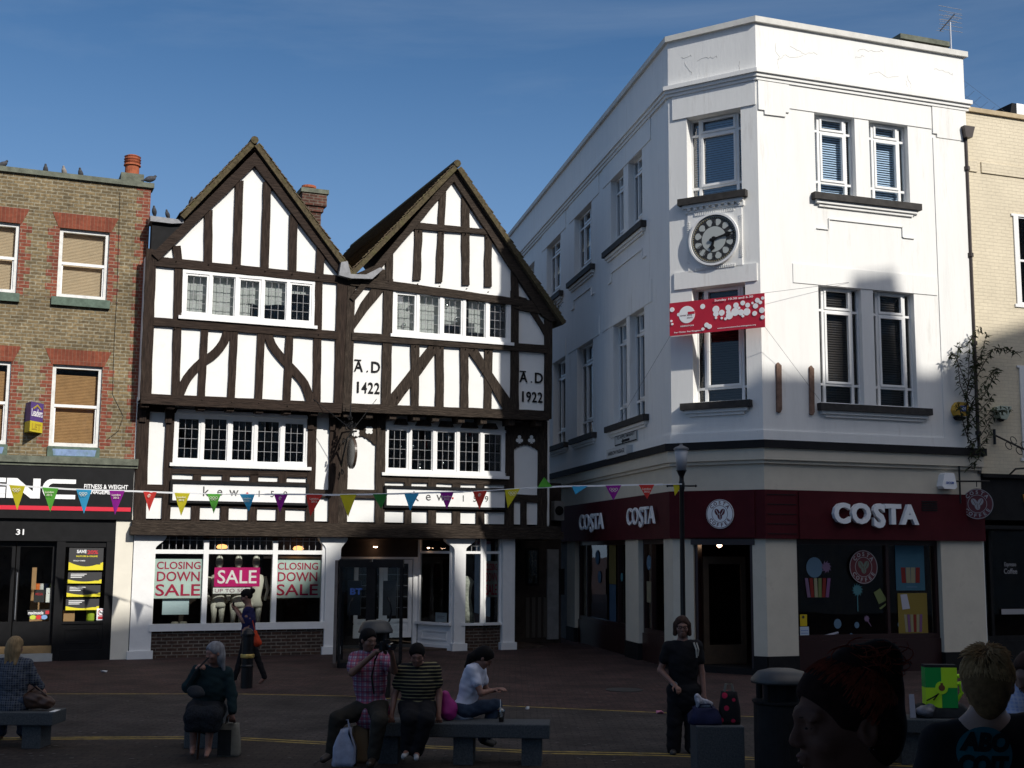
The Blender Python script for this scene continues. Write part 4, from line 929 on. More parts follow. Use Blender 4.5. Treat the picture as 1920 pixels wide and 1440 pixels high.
r = pb.R(166, 1140, 180, 1163); mb = MB(); mb.lathe([(.09, 0), (.10, .01), (.10, r[3]-r[2]), (.07, r[3]-r[2]+.02)], pb.pt((r[0]+r[1])/2, zst, -.25), 16); tag(mb.build('tub', mat('lime_tub', (.45, .6, .04), .5), None), 'lime green tub standing in the fitness shop window', 'tub')
# door sticker
t = thing('door_sticker', 'black and red stickers with coloured spots low on the fitness shop door', 'sticker', pb.pt(*pb.uz(75, 1150), dd_-.02))
r = pb.R(51, 1143, 100, 1163); mb = MB(); mb.prism(pb, [(r[0], r[3]-.02), (r[1], r[3]), (r[1]-.2, r[2]), (r[0]+.06, r[2]+.03)], dd_-.027, dd_-.02); mb.build('sheet', M_pblk, t)
lt = MB(); put(lt, text('maximuscle', h=.07, w=.30, bold=.02, ext=.001), pb, r[0]+.17, r[3]-.07, dd_-.018); lt.build('lettering', M_signwhite, t)
mb = MB(); mb.box(pb, r[0]+.36, r[1]-.05, r[3]-.10, r[3]-.03, dd_-.02, dd_-.018); mb.build('red_mark', M_pred, t)
for k, c_ in enumerate(((.5, .6, .05), (.6, .02, .02), (.2, .35, .6))):
    mb = MB(); disc(pb, r[0]+.12+.11*k, r[2]+.055, .045, dd_-.02, dd_-.0175, mb, 16, 1.4); mb.build('spot', mat('spot%d' % k, c_, .5), t)
r = pb.R(87, 1103, 106, 1130); poster(pb, r, 'pale notice taped inside the fitness shop door', (('....', .6, .65, .6),), M_wh, M_gr, d=dd_-.04)
r = pb.R(64, 1106, 84, 1130); poster(pb, r, 'dark advert card taped inside the fitness shop door', (('MEGA', .55, .75, .7),), M_pblk, M_pred, d=dd_-.04)
# chimney on brick building
ch = thing('chimney', None, None, (0, 0, 0)); ch.parent = BB; P = pb.off(-.35); ch.location = P.pt(P.uz(250, 320)[0], zt_, 0)-BB.location
r = P.R(226, 327, 269, 345); mb = MB(); mb.box(P, r[0], r[1], zt_+.1, P.uz(247, 327)[1], -.5, .1); mb.build('stack', M_coping, ch, bevel=.02)
mb = MB(); c_ = P.pt(P.uz(249, 327)[0], P.uz(249, 327)[1], -.2); H_ = P.uz(249, 287)[1]-c_.z
mb.lathe([(.155, 0), (.155, H_*.48), (.19, H_*.5), (.18, H_*.58), (.16, H_*.6), (.19, H_*.68), (.16, H_*.72), (.19, H_*.8), (.165, H_*.86), (.185, H_*.93), (.12, H_), (.10, H_)], c_, 20); mb.build('chimney_pot', mat('terracotta_pot', (.33, .10, .05), .85), ch, smooth=False)
# letting agent's board
t = thing('letting_board', "purple and yellow letting agent's triangular board fixed to the brick wall", 'sign', pb.pt(*pb.uz(62, 800), 0))
A_ = pb.pt(*pb.uz(52, 780), .0); zt2 = pb.uz(57, 752)[1]; zb2 = pb.uz(57, 810)[1]
uu = pb.uz(75, 780)[0]
pA = pb.pt(uu-.30, 0, .0); pC = pb.pt(uu+.0, 0, .0); pM = pb.pt(uu-.42, 0, .42)
Vv, Vw = pl2(pM, pb.pt(uu-.02, 0, .16)); 
# front face runs from nose to wall side
un = pb.off(.42).uz(57, 780)[0]; ur = pb.uz(81, 780)[0]; ul_ = pb.uz(47, 780)[0]
Vp, Vl = pl2(pb.pt(un, 0, .42), pb.pt(ur, 0, .0))
mb = MB(); zt3 = pb.uz(70, 757)[1]; zb3 = pb.uz(70, 812)[1]; zs3 = zb3+(zt3-zb3)*.36
tri = [pb.pt(un, 0, .42), pb.pt(ur, 0, .0), pb.pt(ul_, 0, .0)]
def trip(z0, z1, tri_, m_, nm):
    mb = MB(); a = [p+Vector((0, 0, z0)) for p in tri_]; b = [p+Vector((0, 0, z1)) for p in tri_]
    mb.face(a[::-1]); mb.face(b)
    for i in range(3): j = (i+1) % 3; mb.face([a[i], a[j], b[j], b[i]])
    return mb.build(nm, m_, t)
trip(zs3, zt3, tri, mat('purple_board', (.09, .05, .22), .5, var=.1), 'upper_board'); trip(zb3, zs3-.001, tri, mat('yellow_board', (.60, .50, .03), .5, var=.1), 'lower_board')
lt = MB(); put(lt, text('Leaders', h=.16, w=Vl*.85, bold=.01, ext=.002), Vp, Vl/2, zs3+(zt3-zs3)*.45, .004); lt.build('lettering', M_signwhite, t)
lt = MB(); put(lt, text('LET', h=.13, w=Vl*.7, bold=.03, ext=.002), Vp, Vl/2, zb3+(zs3-zb3)*.5, .004)
lt.prism(Vp, [(.08, zt3-.13), (Vl/2, zt3-.04), (Vl-.08, zt3-.13), (Vl-.11, zt3-.15), (Vl/2, zt3-.075), (.11, zt3-.15)], .002, .006); lt.build('lettering', mat('dark_yellow', (.45, .33, .03), .5), t)
# ================================================================ white corner building
def isect(P, Q):
    a, b, c, d = P.T.x, -Q.T.x, P.T.y, -Q.T.y; e, f = Q.O.x-P.O.x, Q.O.y-P.O.y; det = a*d-b*c
    s = (e*d-b*f)/det; p = P.O+P.T*s; return Vector((p.x, p.y, 0))
DL = 26.0; UE = 5.16
def corner_line(d, e=0.0):
    A, B, C = PD.off(d), PC.off(d), PB.off(d)
    return [PD.pt(-DL, 0, d), isect(A, B), isect(B, C), PB.pt(UE+e, 0, d)]
def ledge(z0, z1, d, name, m_, par, din=-.06, e=0.0, bevel=0, uvs=True):
    o, i = corner_line(d, e), corner_line(din, e); mb = MB(); s = 0
    for a, b, c, f in zip(o, o[1:], i, i[1:]):
        l = (b-a).length; Z0, Z1 = Vector((0, 0, z0)), Vector((0, 0, z1))
        mb.face([a+Z0, b+Z0, b+Z1, a+Z1], [(s, z0), (s+l, z0), (s+l, z1), (s, z1)])
        mb.face([a+Z1, b+Z1, f+Z1, c+Z1]); mb.face([b+Z0, a+Z0, c+Z0, f+Z0]); mb.face([c+Z0, c+Z1, f+Z1, f+Z0]); s += l
    for a, c in ((o[0], i[0]), (o[-1], i[-1])): mb.face([a+Vector((0, 0, z0)), a+Vector((0, 0, z1)), c+Vector((0, 0, z1)), c+Vector((0, 0, z0))])
    return mb.build(name, m_, par)
CB = thing('corner_building', 'white rendered corner building with a chamfered clock front and a red coffee shop fascia', 'building', PC.pt(-1, 0, -4))
zb = lambda x, y: PB.uz(x, y)[1]
zBT, zBB = zb(1440, 825.5), zb(1440, 840); zL2 = zb(1440, 862); zST, zSB = zb(1440, 918), zb(1440, 1010); zPl = .36
hB = [mid(PB, 1528.5, 1604, 212, 221, 364, 370), mid(PB, 1631, 1704, 228.7, 236, 372, 382), mid(PB, 1537, 1617.5, 534, 543, 756, 761), mid(PB, 1640, 1717, 545, 552, 762, 767)]
hB[1] = (hB[1][0], hB[1][1], hB[0][2], hB[0][3]); hB[3] = (hB[3][0], hB[3][1], hB[2][2], hB[2][3])
hC = [mid(PC, 1288, 1390, 222, 201.4, 376, 357), mid(PC, 1298.5, 1399, 542, 528, 757, 750)]
zU0, zU1, zLo0, zLo1 = hB[0][2], hB[0][3], hB[2][2], hB[2][3]
ud = lambda x, y: PD.uz(x, y)[0]
hD = []
for x0, x1, y in ((1145, 1169, 390), (1178, 1204, 360), (1077, 1109, 455), (1025, 1051, 505), (989.6, 1002, 540)): hD.append((ud(x0, y), ud(x1, y), zU0, zU1))
for x0, x1, y in ((1150, 1175, 700), (1181, 1208.5, 690), (1082, 1112, 735), (1037, 1060, 760)): hD.append((ud(x0, y), ud(x1, y), zLo0, zLo1))
print('W', [tuple(round(v, 2) for v in h) for h in hB+hC+hD])
mb = MB(); holed(mb, PB, 0, UE, zBB, TOPZ, hB, depth=.20); mb.build('front_wall', M_white, CB)
mb = MB(); holed(mb, PC, -CW, 0, zBB, TOPZ, hC, depth=.30); mb.build('chamfer_wall', M_white, CB)
mb = MB(); holed(mb, PD, -DL, 0, zBB, TOPZ, hD, depth=.22); mb.build('passage_wall', M_white, CB)
mb = MB()
for pl, a, b in ((PB, 0, UE),): mb.box(pl, UE-.2, UE-.001, 0, TOPZ, -14, -.003); mb.box(pl, .3, UE-.2, zBB+.1, zBB+.2, -12, -.5)
mb.box(PD, -DL, -DL+.2, 0, TOPZ, -6, -.01)
mb.build('back_wall', M_white, CB)
mb = MB(); rf = corner_line(-.1); mb.face([p+Vector((0, 0, TOPZ-.8)) for p in rf]+[PB.pt(UE, TOPZ-.8, -20)]); mb.face([p+Vector((0, 0, zBB+.15)) for p in rf]+[PB.pt(UE, zBB+.15, -20)]); mb.build('flat_roof', M_lead, CB)
# partition inside so that windows look into dim rooms
mb = MB()
for pl, a, b in ((PB, .1, UE-.3), (PC, -CW+.2, -.1), (PD, -DL+.3, -.3)): mb.box(pl, a, b, zBB+.2, TOPZ-.9, -2.2, -2.15)
mb.box(PB, .0, UE-.3, (zLo1+zU0)/2, (zLo1+zU0)/2+.1, -2.2, -.4); mb.build('inner_wall', M_void, CB)
# mouldings
zC1, zC0 = zb(1424, 131.5), zb(1424, 151)
ledge(TOPZ-.10, TOPZ+.02, .07, 'coping', mat('stained_white_coping', (.62, .61, .57), .8, var=.12, vs=5, dirt=(.25, .24, .2), ds=6, dpos=.6), CB, din=-.3, e=.08)
h_ = zC1-zC0
ledge(zC0+h_*.62, zC1, .13, 'cornice', M_white, CB, e=.1); ledge(zC0+h_*.30, zC0+h_*.618, .085, 'cornice', M_white, CB, e=.07); ledge(zC0, zC0+h_*.298, .05, 'cornice', M_white, CB, e=.05)
ledge(zBB, zBT, .16, 'black_band', mat('black_band_paint', (.015, .015, .017), .7, var=.2), CB, e=.05)
zba = zb(1440, 807)
ledge(zBT+.001, zba, .035, 'base_course', M_white, CB)
ledge(zL2, zBB-.001, .11, 'cream_moulding', M_cream, CB); ledge(zL2-.07, zL2-.001, .06, 'cream_moulding', M_cream, CB)
ledge(zST+.001, zL2-.071, .0, 'frieze', M_cream, CB, din=-.3)
# hairline cracks and grime runs on the parapet render
M_crack = mat('hairline_crack', (.42, .41, .38), .9)
for pl_, a, b, n in ((PB, .4, UE-.4, 9), (PC, -CW+.2, -.2, 4)):
    for k in range(n):
        u = random.uniform(a, b); z = random.uniform(zC1+.25, TOPZ-.35); pts = [(u, z)]; up_r = random.random() < .4
        for j in range(random.randint(5, 11)): u += random.uniform(.0, .12) if not up_r else random.uniform(-.03, .05); z += random.uniform(-.05, .05) if not up_r else -random.uniform(.03, .10); pts.append((min(u, b+.1), max(z, zC1+.05)))
        mb = MB(); mb.tube([pl_.pt(p, q, .001) for p, q in pts], .0035, 4); mb.build('crack', M_crack, CB)
# relief: window surrounds, lintels, aprons (thin raised panels that catch the light)
def relief(pl, pts, d, nm='render_panel', px=True, m_=None): mb = MB(); mb.prism(pl, pl.poly(pts) if px else pts, -.02, d); return mb.build(nm, m_ or M_white, CB)
uP = PB.uz(1478, 180)[0]; zl = PB.uz(1486, 204)[1]
cap = [(.02, zC0), (uP, zC0), (uP, zb(1478, 212)), (uP-.09, zb(1478, 212)), (uP-.09, zb(1466, 219)), (.16, zb(1440, 216)), (.16, zb(1430, 207)), (.02, zb(1430, 207))]
relief(PB, cap, .035, px=False)
uq = PB.uz(1746, 240)[0]
relief(PB, [(uq+.02, zC0), (UE-.02, zC0), (UE-.02, zb(1478, 212)), (UE-.12, zb(1478, 212)), (UE-.12, zb(1478, 219)), (uq+.12, zb(1478, 219)), (uq+.12, zb(1478, 212)), (uq+.02, zb(1478, 212))], .035, px=False)
relief(PB, [(uP+.002, zC0), (uq, zC0), (uq, zU1+.005), (uP+.002, zU1+.005)], .02, px=False, nm='lintel')
relief(PB, [(uq+.02, zba+.002), (UE-.02, zba+.002), (UE-.02, zb(1478, 220)), (uq+.02, zb(1478, 220))], .02, px=False, nm='pilaster')
ul = PB.uz(1487, 540)[0]; relief(PB, [(ul, zLo1+.006), (uq-.02, zLo1+.006), (uq-.02, zb(1487, 494)), (ul, zb(1487, 494))], .018, px=False, nm='lintel')
def stepped(pl, a, b, zt):
    for q in ((a, a+.28, zt-.62, zt-.60), (a+.28, a+.30, zt-.60, zt-.38), (a+.28, b-.28, zt-.40, zt-.38), (b-.30, b-.28, zt-.60, zt-.38), (b-.28, b, zt-.62, zt-.60)):
        mb = MB(); mb.box(pl, *q, -.02, .03); mb.build('step_moulding', M_white, CB)
def sillset(pl, a, b, z, par=CB):
    mb = MB(); mb.box(pl, a, b, z-.14, z-.002, -.3, .14); o = mb.build('window_sill', M_slate, par, bevel=.03)
    mb = MB(); mb.box(pl, a+.08, b-.08, z-.21, z-.141, -.01, .085); mb.box(pl, a+.16, b-.16, z-.27, z-.211, -.01, .045); mb.build('sill_moulding', M_white, o)
    return o
sillset(PB, PB.uz(1521, 367)[0], PB.uz(1721, 389)[0], zU0); sillset(PB, PB.uz(1532, 760)[0], PB.uz(1741, 769)[0], zLo0)
stepped(PB, PB.uz(1530, 400)[0], PB.uz(1712, 410)[0], zU0-.12)
sillset(PC, PC.uz(1275, 375)[0], PC.uz(1402, 360)[0], hC[0][2]); sillset(PC, PC.uz(1280, 760)[0], PC.uz(1411, 753)[0], hC[1][2])
relief(PC, [(-CW+.1, zC0), (-.02, zC0), (-.02, hC[0][3]+.006), (-CW+.1, hC[0][3]+.006)], .025, px=False, nm='lintel')
a_, b_ = PC.uz(1265, 520)[0], PC.uz(1420, 505)[0]; zz0 = hC[1][3]+.006; zz1 = PC.uz(1340, 503)[1]
relief(PC, [(a_, zz0), (b_, zz0), (b_, zz1), (a_, zz1)], .03, px=False, nm='lintel')
for q in ((-CW+.13, hC[0][0]-.0, hC[0][2]-0, hC[0][3]), (hC[0][1], -.12, hC[0][2], hC[0][3])): pass
for i in (0, 1):
    a, b = hD[i*5][0]-.35, hD[i*5+1][1]+.3; z = hD[i*5][2]; sillset(PD, a, b, z)
sillset(PD, hD[2][0]-.4, hD[2][1]+.35, zU0); sillset(PD, hD[3][0]-.4, hD[3][1]+.35, zU0); sillset(PD, hD[4][0]-.4, hD[4][1]+.35, zU0)
sillset(PD, hD[7][0]-.4, hD[7][1]+.35, zLo0); sillset(PD, hD[8][0]-.4, hD[8][1]+.35, zLo0)
stepped(PD, hD[0][0]-.2, hD[1][1]+.3, zU0-.2)
for i in (2, 3): stepped(PD, hD[i][0]-.3, hD[i][1]+.3, zU0-.15)
uc_ = [-.6, (hD[2][1]+hD[0][0])/2, (hD[3][1]+hD[2][0])/2, (hD[4][1]+hD[3][0])/2]
for k in range(3):
    b = uc_[k]-.15 if k else uc_[0]-.6; a = uc_[k+1]+.25
    relief(PD, [(a, zC0), (b, zC0), (b, zU1+.006), (a, zU1+.006)], .02, px=False, nm='lintel')
    relief(PD, [(a-.12, zLo1+.006), (b, zLo1+.006), (b, zLo1+.5), (a-.12, zLo1+.5)], .015, px=False, nm='lintel')
# steel windows
M_skybl = mat('sky_tinted_blind', (.30, .42, .56), .7, var=.06); M_darkbl = mat('dark_venetian_blind', (.05, .038, .036), .6)  # chamfer blind: blue of the reflected sky mixed into its colour
M_glassu = glassmat('sky_reflecting_glass', tint=(.75, .85, .9), refl=.20, rough=.03)
def steelwin(pl, r, d, lf=.17, rf=.83, tt=.20, tb=.17, blind=None, gl=None, par=CB, strips=True):
    u0, u1, z0, z1 = r; w_, h = u1-u0, z1-z0; mb = MB(); t = .03
    a, b = u0+w_*lf, u0+w_*rf; zt, zb_ = z1-h*tt, z0+h*tb
    for q in ((u0, u1, z1-t, z1), (u0, u1, z0, z0+t*1.6), (u0, u0+t, z0+t, z1-t), (u1-t, u1, z0+t, z1-t)): mb.box(pl, *q, d-.05, d+.02)
    for x in (a, b): mb.box(pl, x-t, x+t, z0+t*1.6, z1-t, d-.04, d+.024)
    for z in (zt, zb_): mb.box(pl, u0+t, u1-t, z-t*.8, z+t*.8, d-.04, d+.021)
    w = mb.build('steel_window', M_wpaint, par)
    for q0, q1 in ((zt+t*.8, z1-t), (zb_+t*.8, zt-t*.8)):
        mb = MB(); s_ = .045
        for q in ((a+t, b-t, q1-s_, q1), (a+t, b-t, q0, q0+s_), (a+t, a+t+s_, q0+s_, q1-s_), (b-t-s_, b-t, q0+s_, q1-s_)): mb.box(pl, *q, d-.03, d+.045)
        mb.build('casement', M_wpaint, w)
    pane(pl, u0+t, u1-t, z0+t, z1-t, d-.02, gl or M_glass, w)
    if blind is not None:
        bl = MB(); n = int(h*.97/.05)
        for k in range(n):
            z = z0+.02+k*.05; bl.face([pl.pt(u0+.02, z, d-.10), pl.pt(u1-.02, z, d-.10), pl.pt(u1-.02, z+.046, d-.135), pl.pt(u0+.02, z+.046, d-.135)])
        bl.build('blind', blind, w)
    return w
for r in hB[:2]: steelwin(PB, r, -.15, blind=mat('pale_sky_tinted_blind', (.50, .64, .80), .7, var=.06), gl=glassmat('clear_upper_glass', tint=(.95, .98, 1), refl=.10))  # these blinds also carry the sky reflection as a pale blue colour
for r in hB[2:]: steelwin(PB, r, -.15, blind=M_darkbl)
steelwin(PC, hC[0], -.24, blind=M_skybl, gl=M_glassu, rf=.86, tb=.15); steelwin(PC, hC[1], -.24, blind=M_darkbl, rf=.86, tb=.13)
for r in hD: steelwin(PD, r, -.17, lf=.3, rf=.72, blind=None, gl=M_glassu)
mb = MB(); cloth(PD, hD[3][0], hD[3][1]-.4, zU0, zU1-.5, -.5, 'curtain', M_net, CB); cloth(PD, hD[2][0]+.1, hD[2][1]-.5, zU0, zU1-.5, -.5, 'curtain', M_net, CB); cloth(PD, hD[7][0], hD[7][1]-.2, zLo0, zLo0+.8, -.6, 'curtain', mat('orange_stock', (.4, .18, .08), .8), CB)
# --- clock surround (moulded frame) on the chamfer
uk, zk = PC.uz(1341, 449.6); rk = abs(PC.uz(1341, 402)[1]-zk)
CK = thing('wall_clock', 'round clock with Roman numerals in a moulded square white frame between the chamfer windows', 'clock', PC.pt(uk, zk-rk, 0))
M_cdial = mat('pale_clock_dial', (.42, .44, .42), .5, var=.03); M_cring = mat('clock_black_ring', (.035, .032, .03), .5, var=.2)
s_ = rk*1.12
mb = MB(); mb.box(PC, uk-s_, uk+s_, zk-s_*1.05, zk+s_*1.05, -.01, .03)
mb.box(PC, uk-s_-.05, uk+s_+.05, zk+s_*1.05, zk+s_*1.42, -.01, .045)
mb.build('backplate', M_white, CK, bevel=.006)
mb = MB()
for k in range(9): x = uk-s_*.92+k*s_*.23; mb.box(PC, x-.035, x+.035, zk+s_*1.12, zk+s_*1.33, .045, .075)
for sg in (-1, 1):
    for k in range(22):
        z = zk-s_*.72+k*s_*.068; mb.box(PC, uk+sg*s_*.97-.03, uk+sg*s_*.97+.03, z, z+.014, .03, .045)
        x = uk-s_*.72+k*s_*.068; mb.box(PC, x, x+.014, zk+sg*s_*.97-.035, zk+sg*s_*.97+.035, .03, .0455)
mb.build('fluting', M_white, CK)
mb = MB(); ring(mb, PC, uk, zk, rk*.95, rk*1.03, .03, .10); mb.build('rim', M_wpaint, CK)
dl = MB(); disc(PC, uk, zk, rk*.96, .03, .065, dl, 48); dial = dl.build('dial', M_cring, CK)
mb = MB(); disc(PC, uk, zk, rk*.50, .065, .069, mb, 40); mb.build('dial_centre', M_cdial, dial)
mb = MB()
for k in range(12):            # pale scallops between the numerals
    a = math.radians(k*30+15)
    pts = []
    for j in range(16):
        t = j/16*2*math.pi; rr_ = rk*.665+rk*.135*math.sin(t); ta = a+.20*math.cos(t)*(1 if math.sin(t) > -.3 else .8); pts.append((uk+rr_*math.cos(ta), zk+rr_*math.sin(ta)))
    mb.prism(PC, pts, .065, .0695)
ring(mb, PC, uk, zk, rk*.89, rk*.905, .065, .0695, 60)
mb.build('dial_scallops', M_cdial, dial)
mb = MB()
for k in range(60):
    a = math.radians(k*6); disc(PC, uk+rk*.855*math.cos(a), zk+rk*.855*math.sin(a), .010, .065, .070, mb, 6)
mb.build('minute_marks', mat('gilt_marks', (.35, .28, .12), .5), dial)
mb = MB()
for k, s in enumerate(('XII', 'I', 'II', 'III', 'IV', 'V', 'VI', 'VII', 'VIII', 'IX', 'X', 'XI')):
    a = math.radians(90-k*30); V, F_ = text(s, h=rk*.22, w=rk*(.06+.045*len(s)), bold=.02, ext=.001); put(mb, (V, F_), PC, uk+rk*.66*math.cos(a), zk+rk*.66*math.sin(a), .0715, rot=a-math.pi/2)
mb.build('numerals', M_cring, dial)
def hand(ang, L_, w_, nm, dd):
    a = math.radians(90-ang); c, s = math.cos(a), math.sin(a)
    prof = [(-.2*L_, w_*.5), (-.12*L_, w_*1.4), (0, w_*.6), (.5*L_, w_*.7), (.7*L_, w_*1.8), (.8*L_, w_*.7), (L_, 0.004)]
    pts = [(x, y) for x, y in prof]+[(x, -y) for x, y in prof[::-1]]
    mb = MB(); mb.prism(PC, [(uk+x*c-y*s, zk+x*s+y*c) for x, y in pts], dd, dd+.008); mb.build(nm, M_blackmatt, CK)
hand(77, rk*.88, rk*.05, 'minute_hand', .088); hand(193, rk*.50, rk*.075, 'hour_hand', .076)
mb = MB(); disc(PC, uk, zk, rk*.06, .065, .1, mb, 16); mb.build('spindle', M_blackmatt, CK)
# --- ground floor: piers, fascia, windows
def pier(pl, a, b, nm='pier', z0=zPl, z1=zSB, d=.0, dd=-.35):
    mb = MB(); mb.box(pl, a, b, z0, z1-.001, dd, d); o = mb.build(nm, M_cream, CB, bevel=.008)
    mb = MB(); mb.box(pl, a-.0, b+.0, 0, z0-.001, dd, d+.03); mb.build('plinth', M_blackmatt, o); return o
uw0, uw1 = PB.uz(1495.5, 1110)[0], PB.uz(1767, 1110)[0]
udL, udR = PC.uz(1301, 1110)[0], PC.uz(1412, 1110)[0]
pier(PB, .0, uw0); pier(PB, uw1, UE-.02); pier(PC, udR, -.001); pier(PC, -CW+.001, udL)
up = [ud(1069, 1100), ud(1078, 1100), ud(1173, 1100), ud(1197, 1100), ud(1245, 1100)]
pier(PD, up[0]-.35, up[1]); pier(PD, up[2], up[3]); pier(PD, up[4], -.001)
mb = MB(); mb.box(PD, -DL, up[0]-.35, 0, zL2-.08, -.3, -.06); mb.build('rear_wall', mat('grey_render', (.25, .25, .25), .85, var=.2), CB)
# fascia
fB = ledge(zSB, zST, .07, 'fascia', M_maroon, CB, din=-.2, e=-.0)
mb = MB(); mb.box(PB, uw0+.02, uw1-.02, zSB-.001, zST-.02, .07, .10); mb.build('sign_panel', M_maroon, fB, bevel=.006)
mb = MB(); mb.box(PC, udL-.1, udR+.1, zSB+.02, zST-.02, .07, .10); mb.build('sign_panel', M_maroon, fB, bevel=.006)
for k in range(5):
    z = zSB+(zST-zSB)*(k+.5)/5; mb = MB(); mb.box(PB, .01, uw0-.03, z-.008, z+.008, .069, .078); mb.build('fascia_joint', M_blackmatt, fB)
r_ = PB.R(1722, 941, 1751, 957); mb = MB()
for k in range(5): z = r_[2]+(r_[3]-r_[2])*k/4; mb.box(PB, r_[0], r_[1], z-.012, z+.012, .10, .112)
mb.build('fascia_vent', M_blackmatt, fB)
M_signw = mat('illuminated_white_letter', (.80, .82, .84), .4); M_signside = mat('letter_return', (.30, .24, .30), .5)
def bigsign(pl, r, label, name='shop_sign', bold=.042, ext=.045):
    u0, u1, z0, z1 = r; w_ = u1-u0; h = z1-z0; t = thing(name, label, 'sign', pl.pt((u0+u1)/2, z0, .1))
    for ch, f0, f1, dz, hh in (('C', .0, .19, 0, 1), ('O', .205, .43, 0, 1), ('S', .46, .60, -.17, 1.17), ('T', .60, .79, .01, .98), ('A', .785, 1.0, 0, .98)):
        mb = MB(); zc = z0+h*(.5)+(h*dz/2 if ch == 'S' else 0)
        put(mb, text(ch, h=h*hh, w=w_*(f1-f0), bold=bold, ext=ext), pl, u0+w_*(f0+f1)/2, zc, .16)
        mb.build('letter', M_signw, t)
    return t
bigsign(PB, PB.R(1553, 944.5, 1711, 983.5), 'large white coffee shop name lettering on the right-hand red fascia')
r0 = (ud(1098, 975), ud(1143.5, 975), PD.uz(1142, 992)[1], PD.uz(1142, 961)[1]); bigsign(PD, r0, 'white coffee shop name lettering on the passage side, farther from the chamfer', bold=.01, ext=.018)
r0 = (ud(1188.5, 965), ud(1241.5, 965), PD.uz(1240, 982)[1], PD.uz(1240, 948)[1]); bigsign(PD, r0, 'white coffee shop name lettering on the passage side, nearer the chamfer', bold=.01, ext=.018)
def arctext(s, r, hh, a_mid, span, flip=False):
    out = []; n = len(s)
    for k, ch in enumerate(s):
        a = a_mid+(span*(.5-k/(n-1)) if not flip else span*(k/(n-1)-.5)); out.append((text(ch, h=hh, bold=.03, ext=.001), r*math.cos(a), r*math.sin(a), a-math.pi/2 if not flip else a+math.pi/2))
    return out
M_maroond = mat('dark_maroon_print', (.10, .01, .015), .5)
def roundel(pl, u, z, R_, d0, th, label, base, print_, name='round_sign', sx=1, parent_bracket=None, bean=None):
    t = thing(name, label, 'sign', pl.pt(u, z-R_, d0))
    mb = MB(); disc(pl, u, z, R_, d0, d0+th, mb, 40, sx); mb.build('disc', base, t)
    mb = MB(); d = d0+th
    ring(mb, pl, u, z, R_*.93, R_*.97, d-.002, d+.002); ring(mb, pl, u, z, R_*.56, R_*.59, d-.002, d+.002)
    for vf, x, y, rot in arctext('COSTA', R_*.76, R_*.24, math.pi/2, 1.75)+arctext('COFFEE', R_*.76, R_*.24, -math.pi/2, 2.0, True): put(mb, vf, pl, u+x, z+y, d+.001, rot)
    mb.build('lettering', print_, t)
    mb = MB()
    for k, (bx, by, ro) in enumerate(((-.19, .12, .5), (.19, .12, -.5), (.0, -.14, .15))):
        pts = [(u+R_*(bx+.17*math.cos(q)*math.cos(ro)-.25*math.sin(q)*math.sin(ro)), z+R_*(by+.17*math.cos(q)*math.sin(ro)+.25*math.sin(q)*math.cos(ro))) for q in [j/18*2*math.pi for j in range(18)]]
        mb.prism(pl, pts, d, d+.002+.001*k)
    o = mb.build('coffee_beans', bean or print_, t)
    mb = MB()
    for bx, by, ro in ((-.19, .12, .5), (.19, .12, -.5), (.0, -.14, .15)):
        c, s = math.cos(ro), math.sin(ro); q = [(-.015, -.2), (.015, -.2), (.03, 0), (.015, .2), (-.015, .2), (.0, 0)]
        mb.prism(pl, [(u+R_*(bx+x*c-y*s), z+R_*(by+x*s+y*c)) for x, y in q], d+.004, d+.0055)
    mb.build('bean_line', base, o); return t
u, z = PC.uz(1354.5, 964); RR = abs(PC.uz(1354, 936.5)[1]-PC.uz(1354, 991.5)[1])/2
roundel(PC, u, z, RR, .10, .03, 'white round coffee shop emblem above the chamfered doorway', M_signw, M_maroond)
# shop windows
def shopwin(pl, a, b, zs, zt, mulls, par, frame=None, d=-.14):
    fr_ = frame or mat('dark_maroon_frame', (.022, .006, .006), .4); mb = MB()
    for q in ((a, b, zt-.1, zt), (a, b, zs, zs+.1), (a, a+.07, zs+.1, zt-.1), (b-.07, b, zs+.1, zt-.1)): mb.box(pl, *q, d-.08, d+.03)
    for x in mulls: mb.box(pl, x-.035, x+.035, zs+.1, zt-.1, d-.07, d+.025)
    mb.box(pl, a, b, .0, zs-.001, d-.08, d+.06)
    w = mb.build('shop_window', fr_, par); pane(pl, a+.05, b-.05, zs+.1, zt-.1, d-.03, M_glasst, w); return w
zws = PB.uz(1600, 1200)[1]
shopwin(PB, uw0+.01, uw1-.01, zws, zSB-.002, [PB.uz(1672, 1100)[0]], CB)
shopwin(PD, up[1]+.01, up[2]-.01, zws-.05, zSB-.002, [ud(1092, 1100), ud(1150, 1100)], CB); shopwin(PD, up[3]+.01, up[4]-.01, zws-.05, zSB-.002, [ud(1212, 1100)], CB)
# café interior
mb = MB(); cl = corner_line(-.45); far_ = PD.pt(-9.5, 0, -.45); inn = PB.pt(UE-.3, 0, -8.5)
cp = [far_, cl[1], cl[2], PB.pt(UE-.3, 0, -.45), inn]
mb.face([p+Vector((0, 0, .02)) for p in cp]); Zt = Vector((0, 0, zBB))
for a, b in ((far_, inn), (inn, cp[3])): mb.face([a, b, b+Zt, a+Zt])
mb.build('cafe_room', mat('cafe_interior', (.035, .02, .016), .9, var=.5, vs=2), CB)
mb = MB(); mb.box(PC, udL-.05, udR+.05, zSB-.12, zSB-.003, -.25, .02); mb.box(PC, udL, udL+.07, .12, zSB-.12, -.25, -.05); mb.box(PC, udR-.07, udR, .12, zSB-.12, -.25, -.05); mb.build('door_frame', mat('dark_maroon_frame', (.022, .006, .006), .4), CB)
mb = MB(); mb.box(PC, udL, udR, 0, .12, -.6, .04); mb.build('door_step', M_blackmatt, CB)
